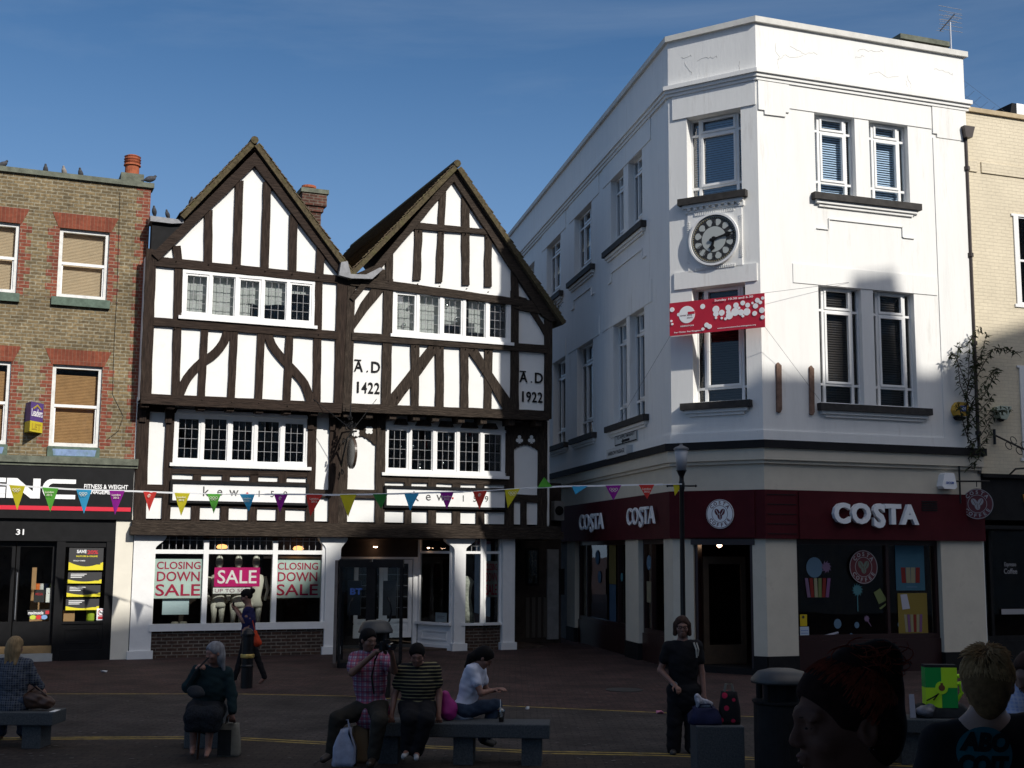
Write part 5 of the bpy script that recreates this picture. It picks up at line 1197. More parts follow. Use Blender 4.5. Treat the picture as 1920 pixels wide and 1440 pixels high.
DPl, _ = pl2(PC.pt(udL+.12, 0, -.2), PC.pt(udL+.75, 0, -1.0)); mb = MB()
mb.box(DPl, 0, .12, .13, zSB-.35, -.05, 0); mb.box(DPl, .85, .95, .13, zSB-.35, -.05, 0); mb.box(DPl, .12, .85, .13, .5, -.05, 0); mb.box(DPl, .12, .85, zSB-.5, zSB-.35, -.05, 0)
mb.build('open_door', mat('brown_wood_door', (.06, .038, .022), .6, var=.2, vs=5), CB)
u, z = PC.uz(1326, 1021.5); mb = MB(); mb.lathe([(.03, .06), (.05, .02), (.05, -.02), (.02, -.05)], PC.pt(u, z, -.6), 12); mb.build('door_lamp', M_lampspot, CB)
# decorations on the big café window
WPl = PB.off(-.155)
def wthing(name, label, cat, x, y, group=None): u, z = WPl.uz(x, y); return thing(name, label, cat, WPl.pt(u, z, .01), group), u, z
M_lb = mat('light_blue_print', (.10, .17, .24), .7); M_lil = mat('lilac_print', (.17, .11, .18), .7); M_cy = mat('cyan_print', (.07, .19, .21), .7); M_oc = mat('ochre_print', (.22, .16, .035), .7); M_rd = mat('red_print', (.19, .025, .02), .7); M_crm = mat('cream_print', (.26, .24, .15), .7); M_pu = mat('purple_print', (.16, .06, .16), .6); M_lg = mat('lime_print', (.15, .18, .07), .7)
def pinwheel(pl, u, z, R_, d, mb, n=10):
    for k in range(n):
        a = k*2*math.pi/n; mb.prism(pl, [(u, z), (u+R_*math.cos(a), z+R_*math.sin(a)), (u+R_*.62*math.cos(a+2*math.pi/n), z+R_*.62*math.sin(a+2*math.pi/n))], d, d+.002+.0001*k)
def bars(pl, r, cols, d, t, lean=.0):
    n = len(cols); w_ = (r[1]-r[0])/n
    for k, m_ in enumerate(cols):
        mb = MB(); a = r[0]+w_*k; l = (k-(n-1)/2)*lean; mb.prism(pl, [(a+.004-l*0, r[2]), (a+w_-.004-l*0, r[2]), (a+w_-.004+l, r[3]), (a+.004+l, r[3])], d, d+.003); mb.build('striped_cup', m_, t)
t, u, z = wthing('window_sticker', 'round light blue sticker with striped cups at the left of the cafe window', 'sticker', 1527, 1064)
mb = MB(); disc(WPl, u, z, .20, .0, .003, mb, 30, .93); mb.build('blue_disc', M_lb, t); u2, z2 = WPl.uz(1549, 1063); mb = MB(); pinwheel(WPl, u2, z2, .13, .004, mb); mb.build('pinwheel', M_lil, t)
bars(WPl, WPl.R(1513, 1084, 1554, 1120), [M_lil, M_rd, M_crm, M_lg, M_rd, M_pu], .0, t, .02)
u, z = WPl.uz(1617, 1063)
t = roundel(WPl, u, z, abs(WPl.uz(1617, 1031)[1]-z), .03, .01, 'dark round coffee shop emblem hanging inside the cafe window', M_maroond, mat('grey_print', (.33, .32, .33), .5), name='hanging_emblem', sx=.92, bean=mat('dull_green_print', (.13, .17, .13), .6))
t, u, z = wthing('window_sticker', 'cyan pinwheel sticker on a stick below the round cafe emblem', 'sticker', 1607.5, 1106); mb = MB(); pinwheel(WPl, u, z, .14, 0, mb, 12); mb.build('pinwheel', M_cy, t); mb = MB(); mb.box(WPl, u-.01, u+.01, z-.42, z-.0, -.003, 0); mb.build('stick', M_cy, t)
t, u, z = wthing('window_sticker', 'lime green deck chair sticker on the cafe window', 'sticker', 1651, 1118); mb = MB(); mb.prism(WPl, WPl.poly([(1638, 1111), (1650, 1103), (1663, 1125), (1648, 1133)]), 0, .003); mb.build('seat', M_lg, t); mb = MB(); mb.prism(WPl, WPl.poly([(1648, 1140), (1662, 1130), (1664, 1133), (1651, 1143)]), 0, .003); mb.build('leg', M_lg, t)
for x, y, R_, nm, m_ in ((1570.5, 1169.5, .095, 'largest of the plain blue dot stickers low on the cafe window', M_lb), (1606.5, 1172, .062, 'blue dot sticker right of the largest one on the cafe window', M_lb), (1596, 1191, .042, 'smallest blue dot sticker near the sill of the cafe window', M_lb), (1686.5, 1171, .052, 'blue dot sticker touching the yellow cafe poster', M_lb)):
    t, u, z = wthing('dot_sticker', nm, 'sticker', x, y, 'dot stickers on the cafe window'); mb = MB(); disc(WPl, u, z, R_, 0, .003, mb, 24, .9); mb.build('disc', m_, t)
t, u, z = wthing('window_sticker', 'small lilac pinwheel sticker low on the cafe window', 'sticker', 1625, 1160); mb = MB(); pinwheel(WPl, u, z, .075, 0, mb, 8); mb.build('pinwheel', M_lil, t); mb = MB(); mb.prism(WPl, [(u, z-.02), (u+.10, z-.16), (u+.11, z-.15), (u+.012, z)], -.003, -.001); mb.build('stick', M_lil, t)
t, u, z = wthing('window_sticker', 'pale blue sandwich pack sticker at the foot of the cafe window', 'sticker', 1560, 1195); mb = MB(); mb.prism(WPl, WPl.poly([(1539, 1192), (1571, 1184), (1573, 1187), (1556, 1192), (1576, 1194), (1577, 1200), (1561, 1199), (1541, 1202)]), 0, .003); mb.build('print', mat('pale_print', (.40, .40, .46), .6), t)
def bposter(x0, y0, x1, y1, m_, label, cols, cr, dn):
    r = WPl.R(x0, y0, x1, y1); t = thing('poster', label, 'poster', WPl.pt((r[0]+r[1])/2, r[2], 0)); mb = MB(); mb.box(WPl, *r, .0, .004); mb.build('sheet', m_, t)
    bars(WPl, WPl.R(*cr), cols, .0045, t, .01); return t, r
t, r = bposter(1679, 1022, 1733, 1107, mat('teal_blue_poster', (.05, .13, .18), .7, var=.1), 'blue poster of striped cups in the upper right of the cafe window', [M_rd, M_crm, M_crm, M_rd], (1690, 1064, 1724, 1093), 0)
mb = MB(); mb.box(WPl, r[0]+.25, r[0]+.5, r[2]+.06, r[2]+.08, .0045, .006); mb.build('print', M_lb, t)
t, r = bposter(1684, 1112, 1739, 1200, M_oc, 'yellow poster of striped cups in the lower right of the cafe window', [M_crm, M_pu, M_crm, M_rd, M_crm, M_pu], (1697, 1152, 1728, 1185), 0)
mb = MB(); mb.prism(WPl, WPl.poly([(1688, 1115), (1700, 1114), (1706, 1141), (1692, 1143)]), .0045, .006); mb.build('print', mat('pale_print', (.40, .40, .46), .6), t)
t, u, z = wthing('window_sticker', 'small yellow sticker at the left edge of the cafe window', 'sticker', 1506, 1162); mb = MB(); mb.box(WPl, *WPl.R(1500, 1152, 1513, 1174), 0, .003); mb.build('sheet', mat('deep_yellow_print', (.55, .40, .0), .6), t); mb = MB(); disc(WPl, u, z+.05, .03, .003, .005, mb, 12); mb.build('mark', M_pblk, t)
t, u, z = wthing('notice', 'pale blue hours notice below the small yellow sticker', 'notice', 1508, 1190); rr1 = WPl.R(1500, 1175, 1517, 1207); mb = MB(); mb.box(WPl, *rr1, 0, .003); mb.build('sheet', mat('pale_blue_print', (.42, .50, .60), .6), t)
mb = MB()
for k in range(4): mb.box(WPl, rr1[0]+.02, rr1[1]-.02, rr1[3]-.08-.05*k, rr1[3]-.07-.05*k, .003, .005)
for k in range(3): mb.box(WPl, rr1[0]+.02+.06*k, rr1[0]+.06+.06*k, rr1[2]+.03, rr1[2]+.12, .003, .005)
mb.build('print', mat('blue_ink', (.05, .12, .40), .6), t)
# stickers on the passage-side windows
WD = PD.off(-.155)
for x, y, m_, R_, nm in ((1120, 1045, M_lb, .18, 'faint pale blue sticker high on the passage-side cafe window'), (1124, 1082, M_lb, .15, 'faint pale blue sticker low on the passage-side cafe window'), (1166, 1082, M_cy, .10, 'cyan sticker near the right edge of the passage-side cafe window'), (1217, 1055, M_lb, .16, 'blue sticker in the narrow passage-side window near the chamfer')):
    u, z = WD.uz(x, y); t = thing('window_sticker', nm, 'sticker', WD.pt(u, z, 0)); mb = MB(); disc(WD, u, z, R_, 0, .003, mb, 20, 1.0); mb.build('disc', m_, t)
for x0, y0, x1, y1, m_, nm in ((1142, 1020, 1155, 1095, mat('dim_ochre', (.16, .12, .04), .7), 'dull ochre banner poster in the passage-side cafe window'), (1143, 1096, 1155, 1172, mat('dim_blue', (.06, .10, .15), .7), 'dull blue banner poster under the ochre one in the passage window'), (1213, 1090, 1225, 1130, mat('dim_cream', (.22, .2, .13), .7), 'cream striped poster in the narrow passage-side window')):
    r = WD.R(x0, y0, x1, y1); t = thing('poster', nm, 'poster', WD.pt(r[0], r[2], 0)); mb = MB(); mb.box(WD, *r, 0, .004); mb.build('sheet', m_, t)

# ================================================================ fixtures on the corner building
M_srust = mat('weathered_board', (.19, .12, .09), .9, var=.4, vs=10)
for x0, x1, y0, y1, nm in ((1454, 1463, 680, 774, 'longer weathered wooden strip fixed to the white wall near the chamfer'), (1516, 1524, 686, 779, 'weathered wooden strip fixed to the white wall beside the lower window')):
    q = PB.poly([(x0, y0+3), (x0+3, y0), (x1, y0+6), (x1+1, y1-6), (x1-2, y1), (x0+1, y1-2)]); t = MB(); t.prism(PB, q, .0, .05); tag(t.build('wooden_strip', M_srust), nm, 'wooden strip', 'wooden strips on the white wall')
# red banner
BP = PC.off(.34)
q = [BP.uz(1254, 571), BP.uz(1432, 547), BP.uz(1435, 609), BP.uz(1257, 634)]
b0 = (q[0][0]+q[3][0])/2; b1 = (q[1][0]+q[2][0])/2; bz0 = (q[2][1]+q[3][1])/2; bz1 = (q[0][1]+q[1][1])/2
BN = thing('banner', 'red church banner with white bubbles stretched across the chamfer below the clock', 'banner', BP.pt((b0+b1)/2, bz0, 0))
BQ = BP
mb = MB(); mb.box(BQ, b0, b1, bz0, bz1, -.02, 0); mb.build('banner_sheet', mat('crimson_banner', (.48, .012, .035), .6, var=.06, vs=3), BN)
bw, bh = b1-b0, bz1-bz0
mb = MB(); k_ = 0
for fx, fy, r_ in ((.10, .72, .045), (.17, .77, .04), (.36, .93, .065), (.50, .77, .09), (.50, .60, .07), (.56, .62, .075), (.49, .60, .05), (.63, .78, .075), (.63, .62, .06), (.71, .84, .07), (.78, .90, .06), (.74, .73, .035), (.83, .80, .06), (.70, .60, .10), (.76, .56, .075), (.82, .56, .09), (.64, .48, .09), (.91, .74, .065), (.93, .94, .06), (.88, .86, .03), (.96, .85, .045), (.90, .47, .06), (.98, .56, .07), (.99, 1.0, .04), (.56, .42, .03), (.60, .38, .035), (.50, .45, .03), (.78, .42, .035), (.40, .22, .06), (.43, .15, .06), (.36, .08, .04), (.03, .93, .06), (.02, .50, .03), (.03, .38, .03), (.98, .30, .05)):
    x_ = max(b0+r_*bh*1.0+.005, min(b1-r_*bh-.005, b0+fx*bw)); y_ = max(bz0+r_*bh+.005, min(bz1-r_*bh-.005, bz0+(fy*.80+.05)*bh))
    disc(BQ, x_, y_, r_*1.2*bh, .001, .003+.0003*k_, mb, 22); k_ += 1
mb.build('bubbles', M_signwhite, BN)
mb = MB(); disc(BQ, b0+.19*bw, bz0+.60*bh, .26*bh, .001, .005, mb, 36); mb.build('logo_disc', M_signwhite, BN)
mb = MB(); mb.box(BQ, b0+.20*bw, b0+.275*bw, bz0+.60*bh, bz0+.68*bh, .005, .0065); mb.build('logo_bar', _m['crimson_banner'], BN)
mb = MB(); put(mb, text('corner stone', h=.05*bh, w=.13*bw, bold=.01, ext=.0005), BQ, b0+.18*bw, bz0+.58*bh, .006); put(mb, text('church', h=.05*bh, w=.06*bw, bold=.01, ext=.0005), BQ, b0+.22*bw, bz0+.50*bh, .006); mb.build('logo_text', M_maroond, BN)
mb = MB()
for s, fx, fy, wf, hf in (('Sunday 10.30 and 6.30', .69, .955 if False else .93, .40, .085), ('KINGSTON', .19, .26, .14, .045), ('For Christ. For Kingston.', .20, .08, .30, .06), ('www.cornerstonechurchkingston.org', .71, .09, .40, .05)):
    fy2 = min(fy, .92); put(mb, text(s, h=hf*bh, w=wf*bw, bold=.015, ext=.001), BQ, b0+fx*bw, bz0+fy2*bh, .020 if fy > .9 else .004)
mb.build('lettering', M_signwhite, BN)
for p_, x, y in ((( b1, bz0), 1535, 750), ((b1, bz1), 1590, 530), ((b0, bz0), 1145, 820)):
    tp = PB if x > 1400 else PD; uu, zz = tp.uz(x, y); mb = MB(); mb.tube([BQ.pt(p_[0], p_[1], -.01), tp.pt(uu, zz, .03)], .004, 4); mb.build('guy_wire', M_lead, BN)
# alarm boxes
def boxsign(pl, pts, d, nm, label, cat, m_, extra):
    t = thing(nm, label, cat, pl.pt(*pl.uz(*pts[0]), 0)); mb = MB(); mb.prism(pl, pl.poly(pts), 0, d); mb.build('casing', m_, t, bevel=.015); extra(t); return t
def ex1(t):
    mb = MB(); r = PB.R(1791, 762, 1802, 773); mb.box(PB, *r, .16, .166); mb.build('label', mat('blue_label', (.05, .10, .35), .5), t)
    mb = MB(); put(mb, text('ADT', h=.05, w=.13, bold=.02, ext=.001), PB, (r[0]+r[1])/2, (r[2]+r[3])/2, .168); mb.build('lettering', M_signwhite, t)
    mb = MB(); mb.prism(PB, PB.poly([(1785, 782), (1804, 783), (1800, 789), (1789, 788)]), .02, .12); mb.build('strobe', M_blackmatt, t)
boxsign(PB, [(1783, 762), (1788, 755), (1804, 756), (1809, 766), (1805, 781), (1785, 780), (1781, 770)], .16, 'alarm_box', 'yellow burglar alarm box at the right end of the white wall', 'alarm box', mat('alarm_yellow', (.55, .33, .03), .5), ex1)
def ex2(t):
    mb = MB(); u, z = PB.uz(1770, 906); put(mb, text('SECOM', h=.05, w=.19, bold=.03, ext=.001), PB, u, z, .19); mb.build('lettering', mat('blue_ink', (.05, .12, .40), .6), t)
boxsign(PB, [(1760, 890), (1763, 887), (1778, 888), (1784, 914), (1780, 918), (1760, 917), (1756, 912)], .18, 'alarm_box', 'white burglar alarm box on the cream frieze above the red fascia', 'alarm box', M_signwhite, ex2)
# street name plates on the passage side
def plate(x0, x1, y0, y1, lines, label, arrow=False):
    r = (ud(x0, (y0+y1)/2), ud(x1, (y0+y1)/2), PD.uz((x0+x1)/2, y1)[1], PD.uz((x0+x1)/2, y0)[1]); t = thing('street_sign', label, 'sign', PD.pt((r[0]+r[1])/2, r[2], 0))
    mb = MB(); mb.box(PD, *r, .16, .19) if False else mb.box(PD, *r, .0, .03 if arrow else .19); mb.build('plate', mat('plate_grey_white', (.50, .52, .52), .5), t)
    d = .03 if arrow else .19; g = .03; mb = MB(); w_ = r[1]-r[0]; h = r[3]-r[2]
    if arrow:
        for q in ((r[0]+.01, r[1]-.01, r[3]-g-.01, r[3]-.01), (r[0]+.01, r[1]-.01, r[2]+.01, r[2]+g+.01), (r[0]+.01, r[0]+g, r[2]+.05, r[3]-.05), (r[1]-g, r[1]-.01, r[2]+.05, r[3]-.05)): mb.box(PD, *q, d, d+.004)
        mb.build('border', M_blackmatt, t); mb = MB(); uu = (r[0]+r[1])/2; zz = r[2]+h*.30; mb.prism(PD, [(uu-.32, zz), (uu-.18, zz+.07), (uu-.18, zz+.03), (uu+.32, zz+.03), (uu+.32, zz-.03), (uu-.18, zz-.03), (uu-.18, zz-.07)], d, d+.004)
    put(mb, text(lines, h=h*(.28 if arrow else .42), w=w_*.82, bold=.01, ext=.001), PD, (r[0]+r[1])/2, r[2]+h*(.68 if arrow else .5), d+.003); mb.build('lettering', M_blackmatt, t)
plate(1155, 1196.5, 810, 832, 'TO APPLE MARKET', 'framed arrow street plate pointing along the passage', True)
plate(1151.5, 1189, 839, 857, 'HARROW PASSAGE', 'plain street name plate below the framed arrow plate')
# hanging round sign on bracket
HT, _ = pl2(PB.pt(PB.uz(1812, 900)[0]-.02, 0, .05), PB.pt(PB.uz(1812, 900)[0]+.35, 0, .42))
br = PB.uz(1826, 905)
u, z = HT.uz(1833, 945); 
t = roundel(HT, u, z, abs(HT.uz(1833, 916)[1]-z), .0, .06, 'dark round coffee shop sign hanging from a bracket at the right end of the fascia', M_maroond, mat('grey_print', (.33, .32, .33), .5), name='hanging_sign', sx=.9)
mb = MB(); P0 = PB.pt(PB.uz(1796, 900)[0], z+.5, .05); zz = PB.uz(1800, 903)[1]
mb.tube([PB.pt(PB.uz(1788, 903)[0], zz, .07), HT.pt(u+.25, zz, .0)], .018, 8); mb.tube([PB.pt(PB.uz(1795, 903)[0], zz+.32, .07), PB.pt(PB.uz(1795, 903)[0], zz-.45, .07)], .02, 8); mb.tube([HT.pt(u, zz, .03), HT.pt(u, z+.35, .03)], .01, 6); mb.build('bracket', M_black, t)
# chimney stub and aerial on the roof
P = PB.off(-2.2); r = P.R(1690, 72, 1776, 98); mb = MB(); mb.box(P, r[0], r[1], TOPZ-1.0, r[3]-.12, -.8, 0); o = thing('chimney', None, None, P.pt(r[0], TOPZ-1, 0)-CB.location); o.parent = CB; mb.build('stack', M_stock, o)
mb = MB(); mb.box(P, r[0]-.06, r[1]+.06, r[3]-.12, r[3], -.9, .06); mb.build('chimney_cap', M_coping, o, bevel=.02)
P = PB.off(-1.0); t = thing('tv_aerial', 'metal television aerial on a mast above the corner building parapet', 'aerial', P.pt(P.uz(1782, 96)[0], TOPZ-.8, 0)); M_alu = mat('aluminium', (.55, .55, .56), .35, metal=.8)
mu, mz = P.uz(1781, 42); mb = MB(); mb.tube([P.pt(mu, TOPZ-.8, 0), P.pt(mu, mz, 0)], .022, 8); mb.build('mast', M_alu, t)
A_ = P.pt(*P.uz(1749, 66), .25); B_ = P.pt(*P.uz(1806, 17), -.3); mb = MB(); mb.tube([A_, B_], .014, 6); mb.build('boom', M_black, t)
ax = (B_-A_); mb = MB(); side = PB.T
for k in range(9): c_ = A_+ax*(k/8); l = .10+.0*k if k < 4 else .22; mb.tube([c_-side*l+Vector((0, 0, 0)), c_+side*l], .005, 5)
for k in range(6): c_ = A_+ax*.72+Vector((0, 0, -.28+.11*k)); mb.tube([c_-side*.32, c_+side*.32], .006, 5)
mb.build('elements', M_alu, t)

# ================================================================ cream building at the right edge
YB = thing('cream_building', 'cream painted brick building at the right edge with a dark shopfront below', 'building', PB.pt(8, 0, -3))
PY = PB.off(-.10); yu0 = UE-.02
zy1 = PY.uz(1830, 212)[1]; zyf = PY.uz(1850, 889)[1]
hY = [(PY.uz(1905, 490)[0], PY.uz(1905, 490)[0]+1.15, PY.uz(1908, 570)[1], PY.uz(1906, 406)[1]), (PY.uz(1916, 770)[0], PY.uz(1916, 770)[0]+1.15, PY.uz(1917, 858)[1], PY.uz(1915, 690)[1])]
mb = MB(); holed(mb, PY, yu0, yu0+9, zyf, zy1, hY, depth=.12); mb.box(PY, yu0+8.8, yu0+9, 0, zy1, -10, -.001); mb.box(PY, yu0, yu0+9, 0, zy1, -10.2, -10); mb.build('painted_wall', M_creambrick, YB)
mb = MB(); mb.box(PY, yu0, yu0+9, zy1-.3, zy1-.2, -10, -.2); mb.build('flat_roof', M_lead, YB)
mb = MB(); mb.box(PY, yu0, yu0+9, zy1+.001, zy1+.10, -.3, .06); mb.build('coping', mat('buff_coping', (.46, .37, .24), .9, var=.2, vs=6), YB, bevel=.01)
for a, b in ((PY.uz(1806, 315)[0], PY.uz(1831, 318)[0]), (PY.uz(1839, 318)[0], yu0+8.9)):
    mb = MB(); mb.box(PY, a, b, PY.uz(1840, 324)[1], PY.uz(1840, 304)[1], -.01, .03); mb.build('string_course', M_creambrick, YB)
for r in hY:
    w = steelwin(PY, r, -.02, lf=.5, rf=.5001, tt=.5, tb=.0, par=YB); mb = MB()
    g = .09
    for q in ((r[0]-g, r[1]+g, r[3], r[3]+.05), (r[0]-g, r[1]+g, r[2]-.07, r[2]), (r[0]-g*.4, r[0]+g, r[2], r[3]), (r[1]-g, r[1]+g*.4, r[2], r[3])): mb.box(PY, *q, -.06, .03)
    mb.build('frame', M_wpaint, w)
# dormer
P = PY.off(-2.5); a = P.uz(1873, 200)[0]; b = P.uz(1905, 200)[0]; zt = P.uz(1905, 194)[1]
mb = MB(); mb.prism(P, [(a, zy1-.25), (b, zy1-.25), (b, zt), (b-.12, zt)], -3, 0); mb.build('dormer_cheek', M_blackmatt, YB); mb = MB(); mb.box(P, b+.001, b+1.6, zy1-.25, zt, -3, .02); mb.build('dormer', M_wpaint, YB)
# drain pipe
mb = MB(); pu = PY.uz(1813, 500)[0]+.0; zh = PY.uz(1805, 243)[1]
mb.tube([PY.pt(pu, zh, .12), PY.pt(pu, zyf, .12)], .042, 10); 
for k in range(4): z = zyf+.8+k*1.9; mb.tube([PY.pt(pu, z, .12), PY.pt(pu, z+.08, .12)], .068, 10)
M_pipe = mat('brown_black_pipe', (.035, .025, .022), .4, var=.3, dirt=(.12, .10, .09), ds=4, dpos=.6)
dp = mb.build('drain_pipe', M_pipe, YB); mb = MB(); mb.prism(PY, [(pu-.08, zh-.25), (pu+.08, zh-.25), (pu+.16, zh), (pu-.12, zh)], .02, .25); mb.build('hopper', M_pipe, dp)
# dark shopfront
mb = MB(); e_ = yu0+8.9
mb.box(PY, yu0+.01, e_, zyf-.08, zyf, -.1, .18); mb.box(PY, yu0+.01, e_, PY.uz(1850, 975)[1], zyf-.081, -.1, .10); mb.box(PY, yu0+.01, e_, PY.uz(1850, 992)[1], PY.uz(1850, 985)[1], -.1, .14)
zsf = PY.uz(1850, 985)[1]; sh_ = mb.build('shop_fascia', M_blackmatt, YB, bevel=.01)
shopwin(PY, yu0+.01, yu0+8.7, .55, zsf-.01, [PY.uz(1862, 1100)[0], PY.uz(1862, 1100)[0]+1.5], YB, frame=M_blackmatt, d=-.06)
mb = MB(); mb.box(PY, yu0, e_, 0, .03, -5, -.2); mb.box(PY, yu0, e_, 0, zyf, -5.1, -5); mb.build('shop_room', M_void, YB)
mb = MB(); u, z = PY.uz(1916, 942); V = text('W', h=.33, w=.30, bold=.03, ext=.01); put(mb, V, PY, u+.08, z, .112); mb.build('lettering', mat('orange_lettering', (.55, .22, .02), .5), sh_)
mb = MB(); u, z = PY.uz(1898, 1071); put(mb, text('Espresso', h=.11, w=.30, bold=.01, ext=.001), PY, u, z+.13, -.05); put(mb, text('Coffee', h=.11, w=.34, bold=.01, ext=.001), PY, u, z, -.05); mb.box(PY, *PY.R(1881, 1142, 1925, 1152), -.052, -.048); mb.build('window_lettering', mat('grey_print', (.33, .32, .33), .5), sh_)
# grey-green alarm box on the cream wall
def ex3(t): mb = MB(); mb.prism(PY, PY.poly([(1866, 780), (1878, 786), (1874, 791), (1868, 788)]), .02, .12); mb.build('strobe', M_blackmatt, t)
boxsign(PY, [(1858, 767), (1868, 762), (1887, 764), (1884, 776), (1878, 788), (1868, 786)], .16, 'alarm_box', 'pale green alarm box on the cream brick wall by the climbing plant', 'alarm box', mat('alarm_green', (.36, .42, .34), .5), ex3)
# scrolled iron bracket
P = PY.off(.25); t = thing('iron_bracket', 'black scrolled iron sign bracket sloping out from the cream wall', 'bracket', PY.pt(*PY.uz(1877, 815), 0))
pA = P.pt(*P.uz(1877, 814), -.2); pB = P.pt(*P.uz(1925, 858), .35); mb = MB(); mb.tube([pA, pB], .022, 6); dv = (pB-pA).normalized(); up_ = Vector((0, 0, 1))
for k in range(6):
    c_ = pA+(pB-pA)*(.32+.12*k); sgn = 1 if k % 2 else -1; cc = c_+up_*sgn*.085; mb.tube([cc+(dv*math.cos(q)+up_*math.sin(q))*.07 for q in [j*.6 for j in range(11)]], .009, 5, cap=False)
mb.build('scroll_arm', M_black, t); mb = MB(); mb.tube([pA+Vector((0, 0, .12)), pA-Vector((0, 0, .2))], .03, 6); mb.build('wall_plate', M_black, t)
mb = MB(); r1 = PY.uz(1883, 895); mb.tube([PY.pt(*PY.uz(1884, 893), .1), PY.pt(*PY.uz(1882, 881), .35), PY.pt(*PY.uz(1935, 877), .35)], .02, 6); tag(mb.build('awning_bar', M_black), 'black metal bar projecting over the dark shopfront', 'bar')

# ================================================================ passage: neighbour beyond the timber building
NB = thing('passage_shop', 'dim shop with a white pilaster set back in the passage beside the timber building', 'building', PG.pt(9.6, 0, -4))
PN = PG.off(-1.6); nu = lambda x, y: PN.uz(x, y)
mb = MB(); n0 = nu(962, 1100)[0]; n1 = nu(1052, 1100)[0]; nz = nu(1020, 905)[1]
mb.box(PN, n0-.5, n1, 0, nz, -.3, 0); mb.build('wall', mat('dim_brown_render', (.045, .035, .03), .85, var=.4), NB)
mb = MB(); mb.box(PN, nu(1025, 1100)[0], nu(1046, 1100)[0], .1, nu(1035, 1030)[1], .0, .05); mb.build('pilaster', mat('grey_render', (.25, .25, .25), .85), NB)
r = PN.R(985, 1028, 1010, 1098); mb = MB(); mb.box(PN, *r, .0, .03); w = mb.build('window_frame', M_blackmatt, NB); pane(PN, r[0]+.06, r[1]-.06, r[2]+.06, r[3]-.06, .035, M_glassd, w)
mb = MB()
for k in range(4): a, b = nu(985+11*k, 1150)[0], nu(992+11*k, 1150)[0]; mb.box(PN, a, b, .15, nu(1000, 1120)[1], .0, .03)
mb.build('riser_panel', mat('dim_panel', (.09, .08, .07), .8), NB)
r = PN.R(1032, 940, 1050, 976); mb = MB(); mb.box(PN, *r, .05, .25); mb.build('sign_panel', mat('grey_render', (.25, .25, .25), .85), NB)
mb = MB(); disc(PN, (r[0]+r[1])/2, (r[2]+r[3])/2, .12, .25, .26, mb, 20); mb.build('sign_mark', M_blackmatt, NB)
r = PN.R(1046, 1066, 1056, 1115); mb = MB(); mb.box(PN, *r, .05, .09); mb.build('notice_frame', M_blackmatt, NB)
PE2 = Pl((2, 52, 0), .2)
EB = thing('passage_end_building', 'brown brick building closing the far end of the passage', 'building', (0, 53, 0))
mb = MB(); mb.box(PE2, -9, 6, 0, 9.0, -6, 0); mb.build('wall', M_plinthbrick, EB)

# ================================================================ buildings across the square (behind the viewer, they cast the long shade)
eu = Vector((math.cos(SUN_AZ), math.sin(SUN_AZ), 0)); VV0 = 9.0
PO = Pl(Vector((math.sin(SUN_AZ), -math.cos(SUN_AZ), 0))*VV0, SUN_AZ)   # T along u, N towards the sun
def block(us, label, brick, d=9):
    """us: roofline points (u, height)"""
    a, b = us[0][0], us[-1][0]; t = thing('square_building', label, 'building', PO.pt((a+b)/2, 0, 4)); mb = MB(); mb.prism(PO, [(a, 0), (b, 0)]+[(u, z) for u, z in us[::-1]], 0.0, d); mb.build('block', brick, t)
    for fl in range(5):
        for k in range(int((b-a)/2.4)):
            u = a+1.2+k*2.4; z = 4.5+fl*3.3
            if u+.6 > b-.3: continue
            mb = MB(); mb.box(PO, u-.5, u+.5, z, z+1.7, -.03, -.005); f_ = mb.build('window', M_wpaint, t); pane(PO, u-.42, u+.42, z+.08, z+1.62, -.035, M_glassd, f_)
    return t
M_pale = mat('pale_stucco', (.62, .57, .50), .85, var=.1, vs=1)
block([(-14, 22), (-6, 22), (-2, 23), (2, 23.3)], 'plain brick building across the square, leftmost of the row behind the viewer', M_pale)
block([(2.01, 23.4), (13.9, 23.4), (14.6, 24.0), (15.4, 24.5), (16.6, 24.4), (17.6, 23.3), (18.0, 22.3), (18.2, 22.1)], 'tall dark brick building across the square behind the viewer', M_pale)
block([(18.21, 22.0), (19.2, 21.8), (20.9, 21.5), (20.98, 23.5), (22.0, 23.5), (22.15, 22.8), (22.45, 21.3), (22.9, 21.2), (23.5, 21.6), (24.4, 21.9), (26, 22.1)], 'brick building with a broad chimney across the square behind the viewer', M_pale)
block([(26.01, 22.4), (40, 23)], 'plain brick building across the square, rightmost of the row behind the viewer', M_pale)
# ================================================================ street furniture
def bench(name, label, x0, x1, yfront, yleg, rz, legs, group='granite benches', depth=.46, th=.15, zt=.45):
    a = gp(x0, yleg); b = gp(x1, yleg); Y = (a.y+b.y)/2; c = Vector(((a.x+b.x)/2, Y, 0)); L_ = b.x-a.x
    t = thing(name, label, 'bench', c, group, rz)
    mb = MB(); mb.wbox(-L_/2, L_/2, 0, depth, zt-th, zt); mb.build('seat', M_stone, t, bevel=.012, local=True)
    for f in legs:
        x = -L_/2+L_*f; mb = MB(); mb.wbox(x-.11, x+.11, .06, depth-.06, 0, zt-th-.001); mb.build('leg', M_stone, t, bevel=.008, local=True)
    return t, c
b1, cb1 = bench('stone_bench', 'long grey granite bench in the middle with the seated trio and a plastic cup', 690, 1030, 0, 1437, -.05, (.10, .52, .90))
b2, cb2 = bench('stone_bench', 'grey granite bench cut by the left edge under the plaid shirted sitter', -230, 98, 0, 1405, 0, (.15, .87), zt=.42)
b3, cb3 = bench('stone_bench', 'grey granite bench at the right behind the red haired woman', 1560, 1790, 0, 1436, -.04, (.12, .66), zt=.50)
